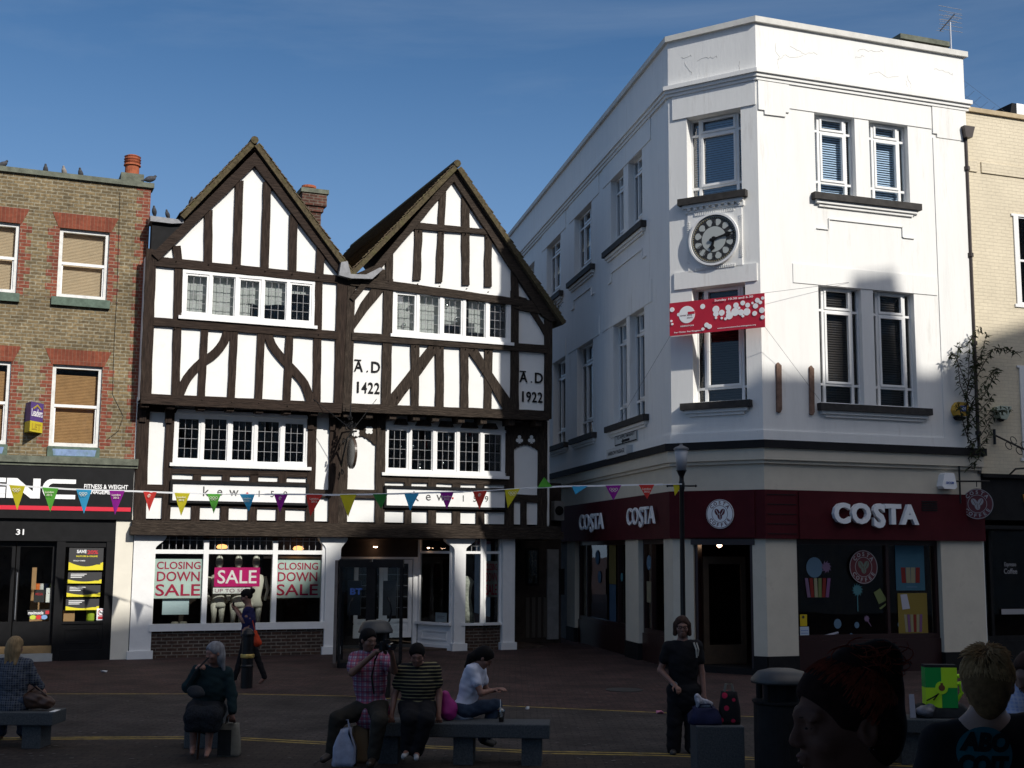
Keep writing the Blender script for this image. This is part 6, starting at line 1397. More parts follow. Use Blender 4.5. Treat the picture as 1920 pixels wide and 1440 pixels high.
def block_seat(label, x0, x1, ybase, h, name='stone_block'):
    a = gp(x0, ybase); b = gp(x1, ybase); mb = MB(); t = thing(name, label, 'stone seat', ((a.x+b.x)/2, a.y, 0), 'granite block seats'); w_ = (b.x-a.x)/2
    mb.wbox(-w_, w_, 0, .48, 0, h); mb.build('block', M_stone, t, bevel=.012, local=True); return t
bs1 = block_seat('granite block seat under the grey haired woman', 344, 414, 1404, .44)
bs2 = block_seat('granite block seat carrying a navy bag and a floral bag', 1307, 1397, 1454, .50)
# bollard
p = gp(462, 1290); t = thing('bollard', 'black bollard with a gold band on the pavement', 'bollard', p)
mb = MB(); mb.lathe([(.10, 0), (.10, .34), (.108, .35), (.108, .37), (.098, .39), (.098, .50)], p, 20); mb.lathe([(.098, .565), (.098, .86), (.11, .87), (.11, .90), (.085, .95), (.04, .99), (.001, 1.0)], p, 20); mb.build('post', M_black, t, smooth=False)
mb = MB(); mb.lathe([(.112, .50), (.118, .515), (.118, .55), (.112, .564)], p, 24); mb.build('gold_band', mat('gold_band', (.55, .40, .12), .35, metal=.6), t)
# litter bins
def bin_(x, Y, w_, label, ztop=1.16, group='litter bins'):
    p = at_depth(x, 1200, Y); p.z = 0; t = thing('litter_bin', label, 'litter bin', p, group); r = w_/2
    mb = MB(); mb.lathe([(r*.93, 0), (r*.95, .05), (r*.95, .80), (r, .82), (r, .84)], p, 32); mb.build('body', M_blackmatt, t)
    mb = MB()
    for k in range(4):
        a = k*math.pi/2+.78; c_ = p+Vector((math.cos(a)*r*.9, math.sin(a)*r*.9, 0)); mb.tube([c_+Vector((0, 0, .83)), c_+Vector((0, 0, 1.02))], .035, 8)
    mb.lathe([(r*.6, .80), (r*.6, 1.02)], p, 20); mb.build('opening_frame', M_blackmatt, t)
    mb = MB(); mb.lathe([(r*1.03, 1.01), (r*1.04, 1.03), (r*1.0, 1.06), (r*.8, ztop-.035), (r*.45, ztop-.008), (.001, ztop)], p, 36); mb.build('domed_lid', mat('scuffed_bin_lid', (.03, .032, .033), .5, var=.3, vs=8), t, smooth=True)
    return t
bin_(1464, 13.0, .60, 'black domed litter bin in front of the cafe pier', 1.155); bin_(704, 20.5, .54, 'black domed litter bin behind the man with the camera', 1.21)
# lamp post
p = gp(1282, 1266); t = thing('lamp_post', 'slim dark lamp post with a frosted lantern in front of the cafe corner', 'lamp post', p); zl = CH+(1040-908)/CF*p.y*1.0
zl = at_depth(1280, 911, p.y).z; zt = at_depth(1280, 882, p.y).z; ztt = at_depth(1280, 838, p.y).z
mb = MB(); mb.lathe([(.11, 0), (.11, .15), (.085, .2), (.085, .9), (.06, 1.0), (.05, 1.1), (.045, zl-.1), (.06, zl-.05), (.06, zl+.05), (.045, zl+.1), (.045, zt-.12), (.09, zt-.02), (.11, zt)], p, 18); mb.build('post', M_black, t, smooth=True)
mb = MB(); mb.tube([p+Vector((-.26, .03, zl)), p+Vector((-.2, .01, zl-.0)), p+Vector((.2, -.01, zl)), p+Vector((.26, -.03, zl))], .016, 8)
for s_ in (-1, 1): c_ = p+Vector((.27*s_, -.03*s_, zl)); mb.lathe([(.002, -.03), (.03, 0), (.002, .03)], c_, 10)
mb.build('ladder_bar', M_black, t)
mb = MB(); mb.lathe([(.09, zt+.002), (.135, ztt-.06)], p, 20); mb.build('lantern_glass', mat('frosted_lantern', (.33, .35, .38), .35), t, smooth=True)
mb = MB(); mb.lathe([(.15, ztt-.06), (.15, ztt-.03), (.10, ztt), (.03, ztt+.03), (.03, ztt+.06), (.001, ztt+.07)], p, 20); mb.build('lantern_cap', M_lead, t)
LAMP = p.copy(); LAMPZ = zl
# telephone kiosk
p = gp(632, 1253); Y = p.y; q = gp(752, 1253); W_ = q.x-p.x; KP = Pl((p.x, Y, 0), .06); t = thing('phone_kiosk', 'black framed glass double telephone kiosk in front of the shop entrance', 'phone kiosk', (p.x+W_/2, Y, 0))
H_ = at_depth(690, 1049, Y).z; D_k = .85
def frame_box(u0, u1, d0, d1):
    mb = MB(); w_ = .05
    for u in (u0, u1-w_):
        for d in (d0, d1-w_): mb.box(KP, u, u+w_, 0, H_-.1, -d-w_, -d)
    mb.box(KP, u0-.01, u1+.01, H_-.16, H_, -d1-.01, -d0+.01); mb.box(KP, u0, u1, 0, .10, -d1, -d0)
    return mb
half = W_/2
for k, (a, b) in enumerate(((0.0, half-.04), (half+.04, W_))):
    fr_ = frame_box(a, b, 0, D_k).build('frame', M_blackmatt, t, bevel=.008)
    gl = MB()
    for dd in (.03, D_k-.03): gl.face([KP.pt(a+.06, .1, -dd), KP.pt(b-.06, .1, -dd), KP.pt(b-.06, H_-.16, -dd), KP.pt(a+.06, H_-.16, -dd)])
    gl.build('glass_pane', M_glass, fr_)
    mb = MB(); um = a+.2 if k == 0 else b-.34; mb.box(KP, um-.07, um+.2, 1.0, 1.7, -D_k+.1, -D_k+.22); mb.build('telephone_unit', mat('phone_unit_grey', (.07, .075, .08), .5, var=.2), fr_)
    mb = MB(); uu = a+.42 if k == 0 else b-.42+.1; sg = 1 if k else -1; uu = (a+b)/2+sg*.0; mb.tube([KP.pt(uu, .85, .02), KP.pt(uu+sg*.06, .95, .05), KP.pt(uu+sg*.09, 1.12, .05), KP.pt(uu+sg*.06, 1.29, .05), KP.pt(uu, 1.39, .02)], .02, 8); mb.build('door_handle', M_black, fr_, smooth=True)
mb = MB(); mb.box(KP, half-.04, half+.04, 0, H_-.05, -D_k, -.0); mb.build('partition', M_blackmatt, t)
mb = MB(); put(mb, text('BT', h=.13, w=.24, bold=.03, ext=.001), KP, .34, 1.50, .002-.03+.004); put(mb, text('BT', h=.13, w=.24, bold=.03, ext=.001), KP, W_-.30, 1.50, -.024) if False else None; mb.build('lettering', mat('blue_ink', (.05, .12, .40), .6), t)
mb = MB(); mb.box(KP, -.09, -.03, .1, H_-.02, -.5, .02); mb.build('side_panel', mat('scratched_side_panel', (.12, .10, .09), .6, var=.3, vs=6), t)
# manhole, litter
mb = MB(); c_ = gp(1170, 1294); mb.lathe([(.32, .003), (.32, .009), (.28, .010)], c_, 24); tag(mb.build('manhole_cover', mat('iron_cover', (.02, .02, .02), .6, var=.4, vs=20)), 'round dark manhole cover in the paving in front of the cafe', 'manhole cover')
for x, y, c_, nm in ((195, 1259, (.6, .6, .62), 'crumpled white litter on the paving by the left shop pillar'), (1237, 1336, (.55, .2, .28), 'crumpled pink litter at the feet of the standing woman'), (989, 1328, (.6, .6, .6), 'tiny white litter on the road line right of the middle bench')):
    p = gp(x, y, .02); mb = MB(); vs = []
    for k in range(14): a = k*2.39996; rr_ = .055*(.5+.5*random.random()) if x != 989 else .02; vs.append(p+Vector((rr_*1.4*math.cos(a), rr_*math.sin(a), random.uniform(-.015, .03))))
    bm = bmesh.new(); [bm.verts.new(v) for v in vs]; bmesh.ops.convex_hull(bm, input=bm.verts[:]); me = bpy.data.meshes.new('litter'); bm.to_mesh(me); bm.free(); me.materials.append(mat('litter_%d' % x, c_, .8)); o = bpy.data.objects.new('litter', me); COL.objects.link(o); tag(o, nm, 'litter')

mb = MB()
for k in range(420):
    x_, y_ = random.uniform(0, 1920), random.uniform(1262, 1440)
    p = gp(x_, y_); r_ = random.uniform(.012, .030); mb.face([(p.x+r_*math.cos(a)*random.uniform(.8, 1.2), p.y+r_*math.sin(a), .0125) for a in [j*math.pi/4 for j in range(8)]])
tag(mb.build('trodden_gum', mat('pale_gum_spots', (.085, .08, .078), .9)), 'pale trodden gum spots scattered over the whole paving', 'gum spots', kind='stuff')

# ================================================================ bunting
BY = LAMP.y
cx = [(-60, 903), (0, 908), (64, 913), (127, 917), (190, 919.5), (251, 921), (310, 923.5), (372, 925.5), (433, 926.5), (496, 927), (558, 927), (622, 928), (684, 927), (742, 926), (805, 924), (869, 922.5), (930, 919), (992, 915), (1054, 912), (1118, 911), (1181, 909.5), (1243, 908.5), (1280, 908)]
BT = thing('bunting', 'white cord of coloured triangular games pennants strung from the lamp post across the shops', 'bunting', at_depth(640, 927, BY))
cpts = [at_depth(x, y, BY) for x, y in cx]; cpts[-1] = LAMP+Vector((0, -.07, LAMPZ+.03))
mb = MB(); mb.tube(cpts, .009, 5); mb.build('cord', mat('white_ribbon', (.8, .8, .8), .6), BT)
for a, b in ((0, 3), (3, 7), (9, 15), (17, 21)):
    mb = MB()
    for i in range(a, b): p, q = cpts[i], cpts[i+1]; w_ = Vector((0, .0, .016)); mb.face([p-w_+Vector((0, -.012, 0)), q-w_+Vector((0, -.012, 0)), q+w_+Vector((0, -.012, 0)), p+w_+Vector((0, -.012, 0))])
    mb.build('ribbon', _m['white_ribbon'], BT)
PC_ = {'y': (.62, .55, .03), 'g': (.12, .45, .06), 'b': (.05, .36, .62), 'p': (.30, .02, .30), 'r': (.62, .05, .04), 'dg': (.03, .18, .04)}
def clothmat(k):
    nm = 'pennant_'+k
    if nm in _m: return _m[nm]
    M = mat(nm, PC_[k], .7); t = M.node_tree; b = t.nodes['Principled BSDF']; o = [n for n in t.nodes if n.type == 'OUTPUT_MATERIAL'][0]
    tr = N(t, 'ShaderNodeBsdfTranslucent'); tr.inputs[0].default_value = (*PC_[k], 1); mxx = N(t, 'ShaderNodeMixShader'); mxx.inputs[0].default_value = .35
    t.links.new(b.outputs[0], mxx.inputs[1]); t.links.new(tr.outputs[0], mxx.inputs[2]); t.links.new(mxx.outputs[0], o.inputs[0]); return M
def cordz(x):
    for (a, ya), (b, yb) in zip(cx, cx[1:]):
        if a <= x <= b: return ya+(yb-ya)*(x-a)/(b-a)
S_ = BY/CF
txts = {220: 'London|2012', 590: 'London|2012', 1212: 'London|2012', 838: 'London|2012', 95: 'London|2012', 342: 'London|2012', 464: 'London|2012'}
rings_ = (158, 402, 33, 1150, 961)
swoosh = (282, 527, 900)
for x, k, w_, h, lean, tw in ((33, 'y', 30, 46, 0, .1), (95, 'g', 30, 45, 0, -.1), (158, 'b', 29, 45, 0, .1), (220, 'p', 29, 45, -4, .2), (282, 'r', 25, 37, -2, .5), (342, 'y', 29, 43, -2, .2), (402, 'g', 26, 37, -1, .5), (464, 'b', 28, 33, 3, .4), (527, 'p', 26, 34, -2, .5), (590, 'r', 31, 41, -8, .1), (653, 'y', 31, 42, 0, .1), (713, 'dg', 28, 28, 2, .6), (772, 'b', 28, 33, -3, .5), (838, 'p', 26, 32, 0, .5), (900, 'r', 27, 35, -1, .4), (961, 'y', 29, 36, -9, .3), (1022, 'g', 28, -19, -2, .4), (1087, 'b', 30, 16, -8, .5), (1150, 'p', 30, 28, 0, .3), (1212, 'r', 29, 27, 1, .3), (1271, 'y', 18, 22, -6, .5)):
    y0 = cordz(x-w_/2); y1 = cordz(min(x+w_/2, 1279)); A = at_depth(x-w_/2, y0, BY); B = at_depth(x+w_/2, y1, BY); Tp = at_depth(x+lean, (y0+y1)/2+h, BY-.10*tw)
    mb = MB(); n = 8; rows = []
    for i in range(n+1):
        f = i/n; l = A.lerp(Tp, f); r = B.lerp(Tp, f); row = []
        for j in range(n+1):
            g = j/n; p = l.lerp(r, g); p = p+Vector((0, .02*tw*math.sin(g*4+f*3+x)-.02, 0)); row.append(p)
        rows.append(row)
    vs = [p for r in rows for p in r]; fs = [(i*(n+1)+j, i*(n+1)+j+1, (i+1)*(n+1)+j+1, (i+1)*(n+1)+j) for i in range(n) for j in range(n)]
    mb.mesh(vs, fs); pn = mb.build('pennant', clothmat(k), BT, smooth=True)
    PP = Pl((0, BY-.055, 0), 0); mb = MB(); cu = (A.x+B.x)/2; cz = (A.z+B.z)/2
    if x in txts:
        for s, dz, ww in zip(txts[x].split('|'), (.08, .135), (.17, .11)): put(mb, text(s, h=.038, w=ww, bold=.015, ext=.0005), PP, cu+.0, cz-dz, 0)
    elif x in rings_:
        for k2, (dx, dz) in enumerate(((-.055, 0), (0, 0), (.055, 0), (-.027, -.028), (.027, -.028))): ring(mb, PP, cu+dx, cz-.075+dz, .018, .025, -.001, .0+.0004*k2, 14)
    elif x in swoosh:
        for k2 in range(3): mb.prism(PP, [(cu+.035*math.cos(q)*(1-.2*k2)+.012*k2, cz-.08+.035*math.sin(q)*(1-.2*k2)) for q in [1.2+j*.35 for j in range(10)]]+[(cu+.026*math.cos(q)*(1-.2*k2)+.012*k2, cz-.08+.026*math.sin(q)*(1-.2*k2)) for q in [1.2+j*.35 for j in range(9, -1, -1)]], -.001, .0005*k2)
    if mb.v: mb.build('print', mat('pale_pennant_print', (.75, .72, .6), .7), pn)

# ================================================================ hanging sign of the timber building
HPl = PG.off(.95); su, sz = HPl.uz(660, 850); HS = Pl(PG.pt(su, 0, 0), PG.t-math.pi/2)   # plane square to the wall, u grows away from the wall
t = thing('hanging_sign', 'black oval sign hanging from an ornate scrolled iron bracket on the timber front', 'sign', PG.pt(su, sz, .1))
uu = .95
mb = MB(); disc(HS, uu, sz, .345, -.025, .025, mb, 36, .95); mb.build('oval_board', mat('black_sign_gloss', (.012, .010, .012), .2), t, bevel=.008)
mb = MB(); ring(mb, HS, uu, sz, .315, .345, -.027, .03, 36); mb.build('rim', mat('brown_rim', (.05, .03, .02), .4), t)
mb = MB(); za = sz+.42
mb.tube([HS.pt(.02, za+.12, 0), HS.pt(.5, za+.10, 0), HS.pt(1.25, za+.05, 0)], .022, 8); mb.tube([HS.pt(.02, sz-.30, 0), HS.pt(.18, sz-.05, 0), HS.pt(.5, za-.06, 0), HS.pt(.95, za+.05, 0)], .022, 8)
mb.tube([HS.pt(.02, za+.55, 0), HS.pt(.02, sz-.55, 0)], .028, 8)
for k, (cx_, cz_, r_, dr) in enumerate(((.25, za-.12, .11, 1), (.48, za+.24, .12, -1), (.72, za+.23, .10, 1), (.95, za+.22, .10, -1), (1.2, za+.16, .09, 1), (.18, za+.33, .13, 1), (.62, za+.42, .08, 1), (.85, za+.40, .07, -1), (.20, sz-.35, .1, -1), (.75, za-.02, .07, 1))):
    mb.tube([HS.pt(cx_+r_*(1-.07*j)*math.cos(dr*j*.55), cz_+r_*(1-.07*j)*math.sin(dr*j*.55), .01) for j in range(14)], .011, 5, cap=False)
for k in range(8): a = k*.8; c_ = HS.pt(.75+.16*math.cos(a), za+.28+.14*math.sin(a), 0); mb.lathe([(.001, -.035), (.03, 0), (.001, .035)], c_, 8)
mb.tube([HS.pt(.75, za+.4, 0), HS.pt(.75, za+.78, 0)], [.02, .006], 6)
for s_ in (-.12, .12): mb.tube([HS.pt(uu+s_, za+.07, 0), HS.pt(uu+s_*.6, sz+.33, 0)], .008, 5)
mb.build('scrolled_bracket', M_black, t)
mb = MB(); mb.tube([HS.pt(.95, za+.10, .0), PG.pt(su-.95, za+.95, .38)], .007, 5); mb.tube([HS.pt(.95, za+.10, .0), PG.pt(su+.75, za+.95, .38)], .007, 5); mb.build('stay', M_black, t)

# ================================================================ plants
def leafplant(name, label, base, stems, mm, lw=.035, ll=.11, dens=16, pl=None):
    t = thing(name, label, 'plant', base); st = MB(); lf = MB()
    for pts in stems:
        pts = [Vector(p) for p in pts]; st.tube(pts, [.012-.009*i/(len(pts)-1) for i in range(len(pts))], 5)
        L_ = sum((b-a).length for a, b in zip(pts, pts[1:])); n = int(L_*dens)
        for k in range(n):
            f = (k+random.random()*.6)/n*(len(pts)-1); i = min(int(f), len(pts)-2); p = pts[i].lerp(pts[i+1], f-i)
            d = Vector((random.gauss(0, 1), random.gauss(0, .6), random.gauss(-.25, .6))).normalized(); s = d.cross(Vector((random.gauss(0, .5), random.gauss(0, .5), 1))).normalized(); l = ll*random.uniform(.6, 1.3); w_ = lw*random.uniform(.6, 1.2)
            lf.face([p, p+d*l*.5+s*w_*.5, p+d*l+Vector((0, 0, -.03)), p+d*l*.5-s*w_*.5])
    st.build('stem', mat('dark_stem', (.05, .035, .025), .9), t); lf.build('foliage', mm, t); return t
M_leaf = mat('dark_buddleia_leaf', (.045, .055, .025), .7, var=.5, vs=9)
PK = PB.off(.12)
def K(x, y, d=.12): return PB.pt(*PB.off(d).uz(x, y), d)
stems = []
for pts in ([(1816, 830), (1812, 770), (1816, 700), (1818, 640), (1838, 612)], [(1816, 760), (1800, 720), (1795, 670), (1800, 640)], [(1816, 730), (1800, 690), (1788, 662), (1780, 668)], [(1816, 740), (1840, 690), (1860, 655), (1885, 652), (1908, 662)], [(1816, 770), (1850, 735), (1872, 690)], [(1814, 800), (1840, 790), (1866, 762)], [(1812, 800), (1845, 762), (1862, 740)], [(1814, 820), (1800, 770), (1795, 755)], [(1816, 720), (1830, 680), (1822, 650)], [(1815, 860), (1845, 830), (1858, 805)], [(1814, 840), (1840, 815), (1868, 770), (1895, 768)], [(1818, 700), (1842, 660), (1850, 625)], [(1816, 780), (1830, 740), (1860, 700), (1870, 688)], [(1815, 880), (1835, 860), (1842, 835)]):
    stems.append([K(x, y, .16+.18*random.random()*(i > 0)) for i, (x, y) in enumerate(pts)])
leafplant('climbing_buddleia', 'straggly dark leaved shrub growing out around the drainpipe', PY.pt(pu, zyf+.4, .15), stems, M_leaf, dens=46, ll=.13, lw=.045)
stems = [[K2, K2+Vector((random.uniform(-.12, .2), -.05, random.uniform(.06, .3)))] for K2 in [PU.pt(*U(1040, 585), .1)]*8]
leafplant('roof_weed', 'small weed growing at the foot of the right gable roof', PU.pt(*U(1040, 590), .1), stems, M_leaf, dens=30, ll=.06, lw=.02)
# netting wires above the cream building
t = thing('bird_netting', 'faint grey net sagging over the cream building roof', 'netting', PB.pt(UE, TOPZ-.3, -.5)); mb = MB()
for k in range(10):
    a = PB.pt(UE+.05, TOPZ-.18*k*.4-.1, -.6-.25*k); b = PB.pt(UE+5, TOPZ-2.0-.09*k, -.8-.5*k)
    mb.tube([a, a.lerp(b, .5)-Vector((0, 0, .25)), b], .0035, 4)
for k in range(26):
    f = k/26; a = PB.pt(UE+.05, TOPZ-.1, -.6).lerp(PB.pt(UE+5, TOPZ-2.0, -.8), f)-Vector((0, 0, 1.0*f*(1-f))); b = PB.pt(UE+.05, TOPZ-.75, -2.85).lerp(PB.pt(UE+5, TOPZ-2.8, -5.3), f)-Vector((0, 0, 1.0*f*(1-f))); mb.tube([a, b], .0035, 4)
mb.build('net', mat('grey_net_cord', (.12, .14, .17), .8), t)
# ================================================================ people: smooth implicit bodies
class Field:
    def __init__(s, h=.010): s.p = []; s.h = h
    def cap(s, a, b, ra, rb=None, k=.02): s.p.append(('c', np.array(a, float), np.array(b, float), ra, ra if rb is None else rb, k)); return s
    def ell(s, c, r, R_=None, k=.02): s.p.append(('e', np.array(c, float), np.array(r, float), np.eye(3) if R_ is None else np.array(R_, float), 0, k)); return s
    def sub(s, c, r, R_=None, k=.01): s.p.append(('s', np.array(c, float), np.array(r, float), np.eye(3) if R_ is None else np.array(R_, float), 0, k)); return s
    def cutz(s, z, above=True, n=None): s.p.append(('z', n if n is not None else np.array([0, 0, 1.0 if above else -1.0]), z, 0, 0, .004)); return s
    def build(s, name, m_, par, noise=0):
        lo, hi = np.full(3, 1e9), np.full(3, -1e9)
        for q in s.p:
            if q[0] == 'c': r = max(q[3], q[4]); lo = np.minimum(lo, np.minimum(q[1], q[2])-r); hi = np.maximum(hi, np.maximum(q[1], q[2])+r)
            elif q[0] == 'e': r = q[2].max(); lo = np.minimum(lo, q[1]-r); hi = np.maximum(hi, q[1]+r)
        h = s.h; lo -= 3*h; hi += 3*h; n = np.ceil((hi-lo)/h).astype(int)+1
        ax = [lo[i]+h*np.arange(n[i]) for i in range(3)]; V = np.full(n, 1.0, np.float32)
        for q in s.p:
            ty = q[0]
            if ty == 'z':
                X = ax[0][:, None, None]*q[1][0]+ax[1][None, :, None]*q[1][1]+ax[2][None, None, :]*q[1][2]
                V = np.maximum(V, (X-q[2]).astype(np.float32)); continue
            if ty == 'c': r = max(q[3], q[4]); a = np.minimum(q[1], q[2])-r; b = np.maximum(q[1], q[2])+r
            else: r = q[2].max(); a = q[1]-r; b = q[1]+r
            mg = q[5]+2.5*h; i0 = np.maximum(((a-mg-lo)/h).astype(int), 0); i1 = np.minimum(((b+mg-lo)/h).astype(int)+2, n)
            sl = tuple(slice(i0[i], i1[i]) for i in range(3))
            X, Y, Z = np.meshgrid(ax[0][sl[0]], ax[1][sl[1]], ax[2][sl[2]], indexing='ij')
            if ty == 'c':
                d = q[2]-q[1]; L2 = max(d@d, 1e-9); t = np.clip(((X-q[1][0])*d[0]+(Y-q[1][1])*d[1]+(Z-q[1][2])*d[2])/L2, 0, 1)
                D = np.sqrt((X-q[1][0]-t*d[0])**2+(Y-q[1][1]-t*d[1])**2+(Z-q[1][2]-t*d[2])**2)-(q[3]+(q[4]-q[3])*t)
            else:
                P = np.stack([X-q[1][0], Y-q[1][1], Z-q[1][2]], -1)@q[3].T; u = P/q[2]; k0 = np.sqrt((u**2).sum(-1)); k1 = np.sqrt(((P/q[2]**2)**2).sum(-1))+1e-9; D = k0*(k0-1)/k1
            k = q[5]; A = V[sl]; D = D.astype(np.float32)
            if ty == 's':
                D = -D; g = np.clip(.5-.5*(D-A)/k*(-1), 0, 1); hh = np.maximum(k-np.abs(A-D), 0)/k; V[sl] = np.maximum(A, D)+hh*hh*k*.25
            else:
                hh = np.maximum(k-np.abs(A-D), 0)/k; V[sl] = np.minimum(A, D)-hh*hh*k*.25
        if noise:
            X, Y, Z = np.meshgrid(*ax, indexing='ij'); V += (noise*(np.sin(X*31+Z*17+2*np.sin(Z*9))*np.sin(Z*37+Y*23)*.7+np.sin(X*23-Z*52+Y*30+1.5*np.sin(X*14))*.6+.35*np.sin(Z*95+X*40))).astype(np.float32)
        # surface nets
        ins = V < 0; c = [ins[i:n[0]-1+i, j:n[1]-1+j, k:n[2]-1+k] for i in (0, 1) for j in (0, 1) for k in (0, 1)]
        cnt = sum(x.astype(np.int8) for x in c); act = (cnt > 0) & (cnt < 8); idx = -np.ones(act.shape, int); I = np.argwhere(act); idx[act] = np.arange(len(I))
        S = np.zeros((len(I), 3)); w_ = np.zeros(len(I))
        for ax_ in range(3):
            for da in (0, 1):
                for db in (0, 1):
                    o = [0, 0, 0]; o[(ax_+1) % 3] = da; o[(ax_+2) % 3] = db; p0 = I+o; o2 = list(o); o2[ax_] = 1; p1 = I+o2
                    v0 = V[tuple(p0.T)]; v1 = V[tuple(p1.T)]; mk = (v0 < 0) != (v1 < 0); t = np.where(mk, v0/np.where(v0 == v1, 1, v0-v1), 0); q = p0+0.0; q[:, ax_] += t; S += q*mk[:, None]; w_ += mk
        P = lo+h*S/np.maximum(w_, 1)[:, None]; F_ = []
        for ax_ in range(3):
            a1, a2 = (ax_+1) % 3, (ax_+2) % 3; s0 = [slice(None)]*3; s1 = [slice(None)]*3; s0[ax_] = slice(0, -1); s1[ax_] = slice(1, None)
            E_ = np.argwhere(ins[tuple(s0)] != ins[tuple(s1)]); E_ = E_[(E_[:, a1] > 0) & (E_[:, a2] > 0)]
            E_ = E_[(E_[:, 0] < idx.shape[0]) & (E_[:, 1] < idx.shape[1]) & (E_[:, 2] < idx.shape[2])]
            q = []
            for da, db in ((0, 0), (-1, 0), (-1, -1), (0, -1)): e = E_.copy(); e[:, a1] += da; e[:, a2] += db; q.append(idx[tuple(e.T)])
            q = np.stack(q, 1); fl = ins[tuple(E_.T)]; q[~fl] = q[~fl][:, ::-1]; F_.append(q[(q >= 0).all(1)])
        F_ = np.concatenate(F_)
        nb = np.zeros_like(P); cn = np.zeros(len(P))
        for a, b in ((0, 1), (1, 2), (2, 3), (3, 0)):
            np.add.at(nb, F_[:, a], P[F_[:, b]]); np.add.at(cn, F_[:, a], 1)
        P = P*.45+.55*nb/np.maximum(cn, 1)[:, None]
        o0 = wloc(par); P = P-np.array(o0[:])
        me = bpy.data.meshes.new(name); me.from_pydata(P.tolist(), [], F_.tolist()); me.materials.append(m_); me.shade_smooth(); o = bpy.data.objects.new(name, me); COL.objects.link(o); o.parent = par; return o
def v3(p): return np.array(p[:], float)
def unit(v): v = np.array(v, float); return v/max(np.linalg.norm(v), 1e-9)
def hframe(f, up=(0, 0, 1)):
    f = unit(f); r = unit(np.cross(f, up)); u = np.cross(r, f); return np.array([r, f, u])   # rows: right, forward, up
def add_hand(F, w, d, s=1.0, curl=.5, palm=(0, 0, -1)):
    """palm, four bent fingers of unequal length and a thumb leaving the side of the palm"""
    d = unit(d); pn = unit(np.array(palm, float)-d*np.dot(palm, d)); sd = np.cross(d, pn); w = np.array(w, float)
    F.cap(w, w+d*.045*s, .021*s, .024*s, .01)
    for o in (-.028, -.010, .010, .028): F.cap(w+d*.03*s, w+d*.075*s+sd*o*s*.9, .016*s, .0125*s, .008)
    for o, l in ((-.031, .030), (-.011, .039), (.010, .037), (.030, .029)):
        a = w+d*.08*s+sd*o*s; b = a+(d*(1-curl*.5)+pn*curl)*l*s; c = b+(d*(1-curl*1.1)+pn*curl*1.3)*l*.75*s; F.cap(a, b, .0095*s, .009*s, .004); F.cap(b, c, .009*s, .0078*s, .004)
    a = w+d*.02*s-sd*.02*s; b = a+(d*.6-sd*.8+pn*.3)*.036*s; c = b+(d*.9-sd*.3+pn*.5)*.03*s; F.cap(a, b, .0125*s, .011*s, .006); F.cap(b, c, .0105*s, .009*s, .004)
def add_head(F, c, f, s=1.0, up=(0, 0, 1), jaw=1.0, ear=-.004):
    R_ = hframe(f, up); c = np.array(c, float); L = lambda r, fw, u: c+(R_[0]*r+R_[1]*fw+R_[2]*u)*s
    F.ell(L(0, -.012, .028), np.array([.076, .094, .090])*s, R_, .02)
    F.ell(L(0, .022, -.035), np.array([.058, .066, .080])*s, R_, .03)
    F.ell(L(0, .058, -.093), np.array([.024, .022, .018])*s*jaw, R_, .03)           # chin
    F.cap(L(0, .086, .008), L(0, .102, -.030), .009*s, .0125*s, .012)                 # nose
    for q in (-1, 1):
        F.cap(L(q*.006, .088, .018), L(q*.048, .072, .022), .010*s, .009*s, .014)      # brow
        F.sub(L(q*.033, .098, .002), np.array([.018, .016, .012])*s, R_, .010)
        F.ell(L(q*.032, .076, .0), np.array([.013, .012, .013])*s, R_, .004)           # eyeball
        F.ell(L(q*.042, .056, -.032), np.array([.024, .024, .020])*s, R_, .02)         # cheek
        F.ell(L(q*.078, ear, -.008), np.array([.011, .020, .031])*s, R_, .006)       # ear
        F.ell(L(q*.011, .096, -.036), np.array([.009, .009, .007])*s, R_, .006)        # nostril
    F.ell(L(0, .088, -.060), np.array([.022, .010, .0065])*s, R_, .006); F.ell(L(0, .086, -.071), np.array([.019, .010, .007])*s, R_, .006)
    return R_, L
M_skin = mat('skin', (.22, .11, .08), .6, var=.12, vs=20); M_skinp = mat('pale_skin', (.30, .18, .135), .55, var=.1, vs=20); M_skint = mat('tanned_skin', (.15, .075, .05), .6, var=.12, vs=20)
M_shoe = mat('dark_shoe', (.02, .018, .016), .5); M_blk = mat('black_cloth', (.010, .010, .012), .9, var=.25, vs=9); M_trs = mat('charcoal_trousers', (.025, .025, .028), .9, var=.25, vs=7)
